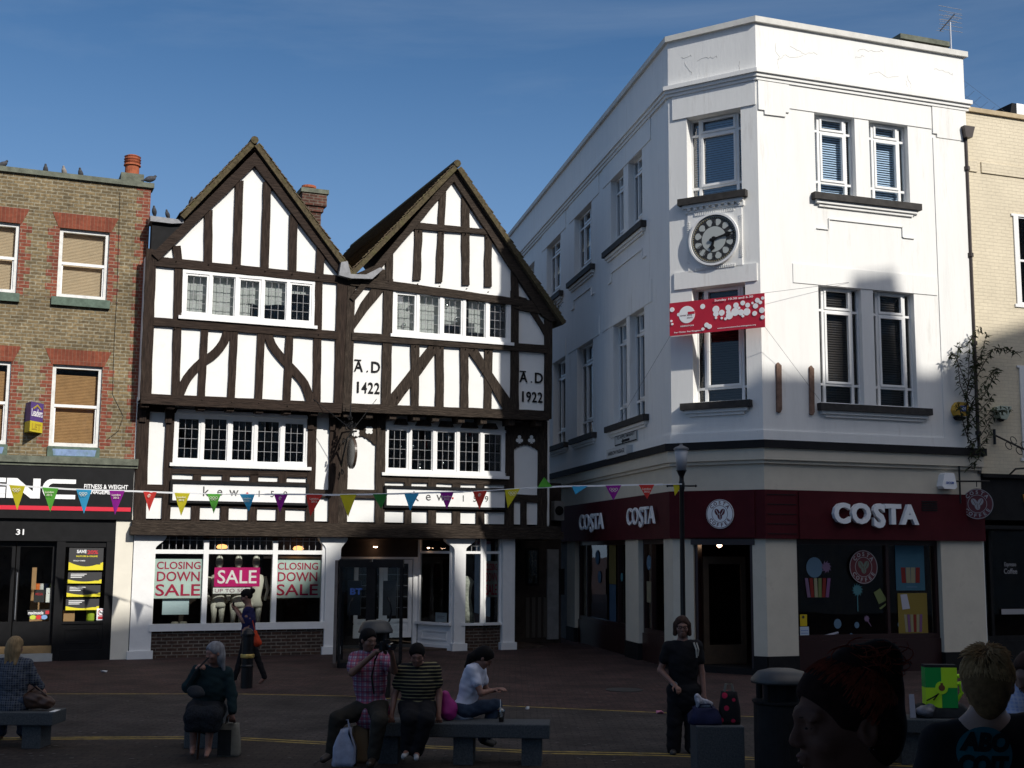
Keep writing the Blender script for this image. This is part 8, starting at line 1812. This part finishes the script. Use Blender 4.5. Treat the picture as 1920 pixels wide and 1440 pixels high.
mb = MB(); mb.box(RP, -.0, w_, z1, z1+.03, -.15, -.01); mb.build('top_flap', M_dk, t, bevel=.01); mb = MB(); mb.tube([RP.pt(0, zm-.14, .02), RP.pt(w_*.2, zm-.10, .04), RP.pt(w_*.38, zm-.06, .03), RP.pt(w_*.2, zm-.13, .04)], .008, 6); mb.build('strap', M_blk, t)
mb = MB(); mb.tube([RP.pt(w_, zm+.12, -.08), RP.pt(w_+.10, zm+.13, -.06), RP.pt(w_+.13, zm+.07, -.05), RP.pt(w_, zm+.03, -.08)], .022, 8); mb.tube([RP.pt(w_+.01, zm-.15, -.08), RP.pt(w_+.06, zm-.06, -.06), RP.pt(w_+.05, zm+.04, -.05)], .02, 8); mb.build('shoulder_strap', M_hy, t)
# ---- person behind the red haired woman (only an arm and shoulder show)
Y = cb3.y+.30
J = JJ(Y, dict(sL=(1622, 1262), sR=(1672, 1266), eL=(1612, 1305), eR=(1683, 1306, -.1), wL=(1625, 1330, -.2), wR=(1680, 1335, -.25), hL=(1630, 1345), hR=(1660, 1345), kL=(1628, 1362, -.42), kR=(1662, 1362, -.42), aL=(1628, 1425, -.4), aR=(1662, 1425, -.4), tL=(1628, 1438, -.55), tR=(1662, 1438, -.55)))
person('seated person in a pale pink top almost hidden behind the red haired woman', J, v3(at_depth(1640, 1236, Y-.05)), (0, -1, -.1), M_skin, [('top', mat('pale_pink_knit', (.30, .24, .26), .9, var=.15), shirt(1.9, .02, 1.0, .05)), ('trousers', M_blk, trousers(.014)), ('hair', M_hbrown, hairf('short'))], h=.014)
# ---- seated person at the right edge in a pale blue check shirt
Y = 6.4
def up_(d): return JJ(Y, d)
J = up_(dict(sL=(1912, 1316, -.05), sR=(1975, 1300, .1), eL=(1905, 1400, -.15), eR=(2010, 1390, .1), wL=(1880, 1440, -.3), wR=(1990, 1460, -.1), hL=(1930, 1480), hR=(1975, 1478), kL=(1890, 1490, -.35), kR=(1920, 1500, -.45), aL=(1890, 1640, -.35), aR=(1920, 1640, -.45), tL=(1880, 1660, -.5), tR=(1910, 1660, -.6)))
J = {k: v for k, v in J.items()}
person('person in a pale blue checked shirt cut off by the right edge', J, v3(at_depth(1938, 1268, Y-.08)), (-.9, -.4, -.2), M_skint, [('shirt', plaid('pale_blue_check', (.30, .36, .55), (.2, .26, .46), (.42, .45, .55), 9, 8), shirt(1.85, .02, 1.1, .05)), ('trousers', M_trs, trousers(.014)), ('hair', M_hbrown, hairf('short'))], h=.012, foot=True)

# ---- foreground: red haired woman in profile
Yf = 2.45
def Hf(x, y, d=0): return v3(at_depth(x, y, Yf+d))
hc = Hf(1580, 1354); fdir = (-.965, -.16, -.04)
t = thing('person', 'red haired woman with a messy bun looking down, close in the right foreground', 'person', Vector((hc[0], hc[1], .52)))
F = Field(.0042)
R_, L_ = add_head(F, hc, fdir, .96, ear=-.018)
nkb = hc+np.array([.045, .03, -.24]); F.cap(hc-R_[2]*.05-R_[1]*.03, nkb, .052, .058, .03); shl = nkb+np.array([.02, -.0, -.05])
F.cap(shl+np.array([.02, -.16, -.02]), shl+np.array([.0, .16, -.02]), .055, .055, .05); F.ell(shl+np.array([.02, 0, -.16]), (.12, .17, .19), None, .06)
for q in (-1, 1):
    F.sub(L_(q*.090, -.016, -.004), (.010, .010, .016), None, .006)
    F.cap(L_(q*.048, .082, .012), L_(q*.018, .088, .014), .0045, .004, .004); F.cap(L_(q*.046, .080, -.008), L_(q*.018, .086, -.010), .003, .003, .004)
F.build('body', mat('dusky_skin', (.105, .050, .036), .75, var=.08, vs=25), t)
E_ = Field(.003)
for q in (-1, 1): E_.cap(L_(q*.024, .0885, -.0035), L_(q*.043, .083, -.0025), .0024, .002, .002); E_.cap(L_(q*.030, .0905, -.0045), L_(q*.036, .0945, -.0085), .0016, .001, .002)
E_.build('eyelashes', M_hblack, t)
E_ = Field(.003)
for q in (-1, 1): E_.cap(L_(q*.014, .0950, .016), L_(q*.048, .077, .020), .0030, .0020, .002)
E_.build('eyebrows', M_hbrown, t)
E_ = Field(.003); E_.ell(L_(0, .0905, -.060), (.011, .009, .0035), None, .003); E_.ell(L_(0, .0885, -.070), (.010, .008, .004), None, .003); E_.build('lips', mat('muted_lips', (.12, .035, .032), .6), t)
M_hred = mat('dark_red_hair', (.016, .006, .005), .95, var=.5, vs=50, dirt=(.05, .010, .006), ds=8, dpos=.55)
H = Field(.005)
C0 = L_(0, -.013, .036); RD = np.array([.086, .102, .090])
H.ell(C0, RD, R_, .02); H.ell(L_(0, -.060, -.012), np.array([.078, .058, .080]), R_, .03)
H.sub(L_(0, .100, -.062), np.array([.125, .086, .113]), R_, .012)
for q in (-1, 1): H.sub(L_(q*.095, -.016, -.012), (.026, .020, .030), None, .008); H.sub(L_(q*.09, .03, -.055), np.array([.05, .05, .05]), R_, .012)
bun = Hf(1632, 1238); H.ell(Hf(1608, 1234), (.040, .045, .027), None, .015); H.ell(Hf(1652, 1238), (.040, .045, .040), None, .015); H.ell(Hf(1664, 1284), (.028, .04, .045), None, .02)
H.build('hair', M_hred, t, noise=.0016)
mb = MB(); tgt = bun-C0
for k in range(2600):
    d = unit(rng.normal(size=3)); fw_, uu_ = d@R_[1], d@R_[2]
    if fw_*.9-uu_*.75 > .22 or uu_ < -.8: continue
    pts = []
    e = d.copy(); L2_ = rng.randint(5, 9)
    for j in range(L2_):
        p = C0+(R_[0]*(e@R_[0])*RD[0]+R_[1]*(e@R_[1])*RD[1]+R_[2]*(e@R_[2])*RD[2])*(1.004+.012*math.sin(j*.9+k))
        pts.append(Vector(p)); g = unit(bun-p); e = unit(e+(g-e*(g@e))*.14+rng.normal(size=3)*.015)
    mb.tube(pts, [.0013]*(len(pts)-1)+[.0005], 4, cap=False)
for k in range(330):
    c_ = np.array(bun)+rng.normal(size=3)*np.array([.022, .018, .012]); a1 = unit(rng.normal(size=3)); a2 = unit(np.cross(a1, rng.normal(size=3))); r_ = rng.uniform(.010, .028); t0 = rng.uniform(0, 6)
    mb.tube([Vector(c_+(a1*math.cos(t0+j*.5)+a2*math.sin(t0+j*.5))*r_*np.array([1.25, 1.2, .75])) for j in range(8)], [.0012]*7+[.0004], 4, cap=False)
mb.build('hair_strands', mat('red_hair_strands', (.13, .022, .011), .8, var=.6, vs=60), t)
mb = MB(); c = Vector(L_(-.080, -.016, -.040)); mb.lathe([(.001, -.003), (.0035, 0), (.001, .003)], c, 8); mb.lathe([(.001, -.003), (.003, 0), (.001, .003)], c+Vector((.008, 0, 0)), 8); mb.build('ear_stud', M_silver, t)
F = Field(.006); F.cap(shl+np.array([.02, -.17, -.05]), shl+np.array([.02, .17, -.05]), .072, .072, .05); F.ell(shl+np.array([.02, 0, -.19]), (.135, .185, .19), None, .06); F.sub(shl+np.array([-.03, 0, .07]), (.085, .12, .10), None, .015); F.build('top', mat('pale_top', (.25, .24, .27), .9, var=.1), t)
# ---- foreground: blonde woman from behind
Yg = 4.5; px_ = Yg/CF
def Hg(x, y, d=0): return v3(at_depth(x, y, Yg+d))
hc = Hg(1852, 1282); fdir = (.35, .90, -.25)
t = thing('person', 'woman with cropped spiky blond hair and a black printed t shirt seen from behind', 'person', Vector((hc[0], hc[1], .52)))
F = Field(.008); R_, L_ = add_head(F, hc, fdir, 1.0)
nk = Hg(1842, 1352, -.02); F.cap(hc-R_[2]*.05, nk, .048, .052, .03)
sL, sR = Hg(1762, 1392), Hg(1936, 1372); F.cap(sL, nk+np.array([0, 0, -.04]), .052, .055, .05); F.cap(sR, nk+np.array([0, 0, -.04]), .052, .055, .05)
F.ell((sL+sR)/2-np.array([0, 0, .12]), (.155, .105, .17), None, .06); F.ell((sL+sR)/2-np.array([0, 0, .36]), (.145, .10, .2), None, .06)
eL, eR = sL+np.array([-.09, 0, -.27]), sR+np.array([.06, 0, -.27]); F.cap(sL, eL, .048, .038, .02); F.cap(sR, eR, .048, .038, .02)
for a, b in ((eL, eL+np.array([.05, .1, -.23])), (eR, eR+np.array([-.05, .1, -.23]))): F.cap(a, b, .038, .026, .02); add_hand(F, b, b-a, 1.0, .5)
F.build('body', M_skinp, t)
F = Field(.009); c_ = (sL+sR)/2; F.cap(sL, c_, .066, .070, .05); F.cap(sR, c_, .066, .070, .05); F.ell(c_-np.array([0, 0, .12]), (.18, .128, .18), None, .06); F.ell(c_-np.array([0, 0, .38]), (.17, .125, .24), None, .06)
F.cap(sL, sL+(eL-sL)*.6, .064, .062, .02); F.cap(sR, sR+(eR-sR)*.6, .064, .062, .02); F.sub(nk+np.array([0, 0, .045]), (.088, .10, .065), None, .012)
F.build('t_shirt', M_blk, t)
H = Field(.007); H.ell(L_(0, -.020, .033), np.array([.086, .100, .090]), R_, .02); H.ell(L_(0, -.045, -.02), np.array([.076, .068, .085]), R_, .03); H.ell(L_(0, -.058, -.075), np.array([.050, .036, .055]), R_, .03); H.sub(L_(0, .11, -.03), np.array([.084, .085, .088]), R_, .012)
for q in (-1, 1): H.sub(L_(q*.085, .005, -.02), np.array([.022, .025, .035]), R_, .01)
H.build('hair', mat('blond_hair_roots', (.13, .075, .035), .9, var=.4, vs=40), t, noise=.003)
mb = MB(); C0 = L_(0, -.020, .033); RD = np.array([.086, .100, .090]); crown = unit(R_[2]*.8-R_[1]*.5)
for k in range(2300):
    d = unit(rng.normal(size=3)); fw_, uu_ = d@R_[1], d@R_[2]
    if fw_ > .45 or uu_ < -.9: continue
    e = d.copy(); pts = []; spiky = (d@crown) > .80; n_ = 4 if spiky else rng.randint(4, 7)
    for j in range(n_):
        lift = 1.006+(.085*j if spiky else .014*j*(uu_ > -.2))+.012*math.sin(k*1.7+j); p = C0+(R_[0]*(e@R_[0])*RD[0]+R_[1]*(e@R_[1])*RD[1]+R_[2]*(e@R_[2])*RD[2])*lift
        if uu_ < -.3: p = p-R_[2]*.010*j
        pts.append(Vector(p)); g = -(crown-e*(crown@e)); e = unit(e+unit(g)*.13+rng.normal(size=3)*.03)
    mb.tube(pts, [.0022]*(n_-1)+[.0006], 4, cap=False)
mb.build('hair_strands', mat('warm_blond_strands', (.34, .21, .10), .8, var=.4, vs=50), t)
# print on the back: teal disc with bold dark letters, wrapped on the shirt
cpr = Hg(1822, 1402); QP = Pl((cpr[0], cpr[1]-.128, 0), -.08); mb = MB(); zc_ = cpr[2]; R0 = .088
def wrap(mb_):
    out = []
    for (x, y, z) in mb_.v:
        rel = (x-c_[0])/.18; out.append((x, y+.05*rel*rel*1.0-.004, z))
    mb_.v = out; return mb_
n = 36
for j in range(5):
    for k in range(n):
        a, b = k*2*math.pi/n, (k+1)*2*math.pi/n; r0, r1 = R0*j/5, R0*(j+1)/5
        mb.face([QP.pt(r0*math.cos(a), zc_+r0*math.sin(a), 0), QP.pt(r1*math.cos(a), zc_+r1*math.sin(a), 0), QP.pt(r1*math.cos(b), zc_+r1*math.sin(b), 0), QP.pt(r0*math.cos(b), zc_+r0*math.sin(b), 0)])
wrap(mb).build('back_print', mat('teal_print', (.012, .095, .12), .8), t)
mb = MB(); put(mb, text('ABO', h=.066, w=.16, bold=.06, ext=.0005, shear=.2), QP, .0, zc_+.038, .004); put(mb, text('COIT', h=.066, w=.16, bold=.06, ext=.0005, shear=.2), QP, -.005, zc_-.038, .004); wrap(mb).build('back_lettering', M_blk, t)

# ================================================================ pigeons
def pigeon(label, x, y, pl_, d, face, s=1.0, lean=0.0, m_=None):
    u, z = pl_.uz(x, y); b = pl_.pt(u, z, 0); t = thing('pigeon', label, 'pigeon', b, 'pigeons on the roofs')
    f = unit((math.cos(face), math.sin(face), 0)); c = np.array(b[:])+np.array([0, 0, .10*s]); u_ = np.array([0, 0, 1.0]); F = Field(.008)
    bd = unit(f*(.65+lean)+u_*(.75-lean)); F.ell(c, np.array([.055, .105, .06])*s, np.array([unit(np.cross(bd, u_)), bd, np.cross(unit(np.cross(bd, u_)), bd)]), .02)
    hd_ = c+bd*.10*s+u_*.035*s; F.cap(c+bd*.07*s, hd_, .035*s, .022*s, .02); F.ell(hd_, np.array([.022, .026, .022])*s, None, .01); F.cap(hd_, hd_+f*.035*s-u_*.006, .008*s, .004*s, .006)
    F.cap(c-bd*.08*s, c-bd*.17*s, .028*s, .012*s, .02)
    r = np.cross(f, u_)
    for q in (-1, 1): F.cap(c+r*.018*q*s-u_*.04*s, np.array(b[:])+r*.018*q*s+u_*.005, .008, .006, .006); F.cap(np.array(b[:])+r*.018*q*s+u_*.005, np.array(b[:])+r*.018*q*s+f*.03+u_*.005, .005, None, .004)
    F.build('body', m_ or mat('dark_pigeon', (.06, .062, .07), .7, var=.5, vs=18), t); return t
pc = pb.off(-.15); pz = lambda x: 0
for x, y, fc, ln, lb, m_ in ((4, 317, .2, .25, 'pigeon leaning forward on the brick parapet at the left edge', None), (85, 328, -1.3, 0, 'dark upright pigeon on the brick parapet, nearest the left edge', None), (120, 331, -1.5, .1, 'pale pigeon crouched on the brick parapet', mat('pale_pigeon', (.30, .27, .25), .8, var=.2)), (151, 335, -1.6, 0, 'dark upright pigeon on the brick parapet right of the pale one', None)):
    pigeon(lb, x, y, pc, 0, fc, 1.0, ln, m_)
pigeon('pigeon leaning forward beside the chimney pot at the end of the brick parapet', 281, 345, pc, 0, .2, 1.15, .45)
pu_ = PU.off(-.15)
pigeon('dark pigeon on the lead parapet nearest the brick building', 289, 405, pu_, 0, -1.5, .95); pigeon('plump dark pigeon in the middle of the lead parapet', 314, 410, pu_, 0, -1.8, .85)
pr = PU.off(.05)
pigeon('dark pigeon low on the left gable roof edge', 358, 390, pr, 0, -1.2, 1.05); pigeon('grey pigeon halfway up the left gable roof edge', 424, 326, pr, 0, -.3, 1.1, .1); pigeon('pigeon hunched at the peak of the left gable', 470, 284, pr, 0, .5, 1.1, .2)

# ================================================================ canopy added over the photographer (out of the picture, put in to darken the foreground)
t = thing('shade_canopy', 'unseen dark grey canopy on poles added to shade the foreground', 'canopy', (2.2, .2, .52))
mb = MB(); mb.wbox(-2.6, 7.2, -5.5, 4.85, 4.66, 4.70); mb.build('roof_cloth', mat('dark_grey_canvas', (.04, .038, .04), .8, var=.1), t)
for x, y in ((-2.4, -5.3), (7.0, -5.3), (7.0, 4.7), (-2.4, 0.3)):
    mb = MB(); mb.tube([(x, y, .0), (x, y, 4.66)], .04, 8); mb.build('pole', M_black, t)
mb = MB(); mb.wbox(5.2, 7.2, -5.5, 4.5, 2.6, 4.655); mb.build('side_cloth', _m['dark_grey_canvas'], t)
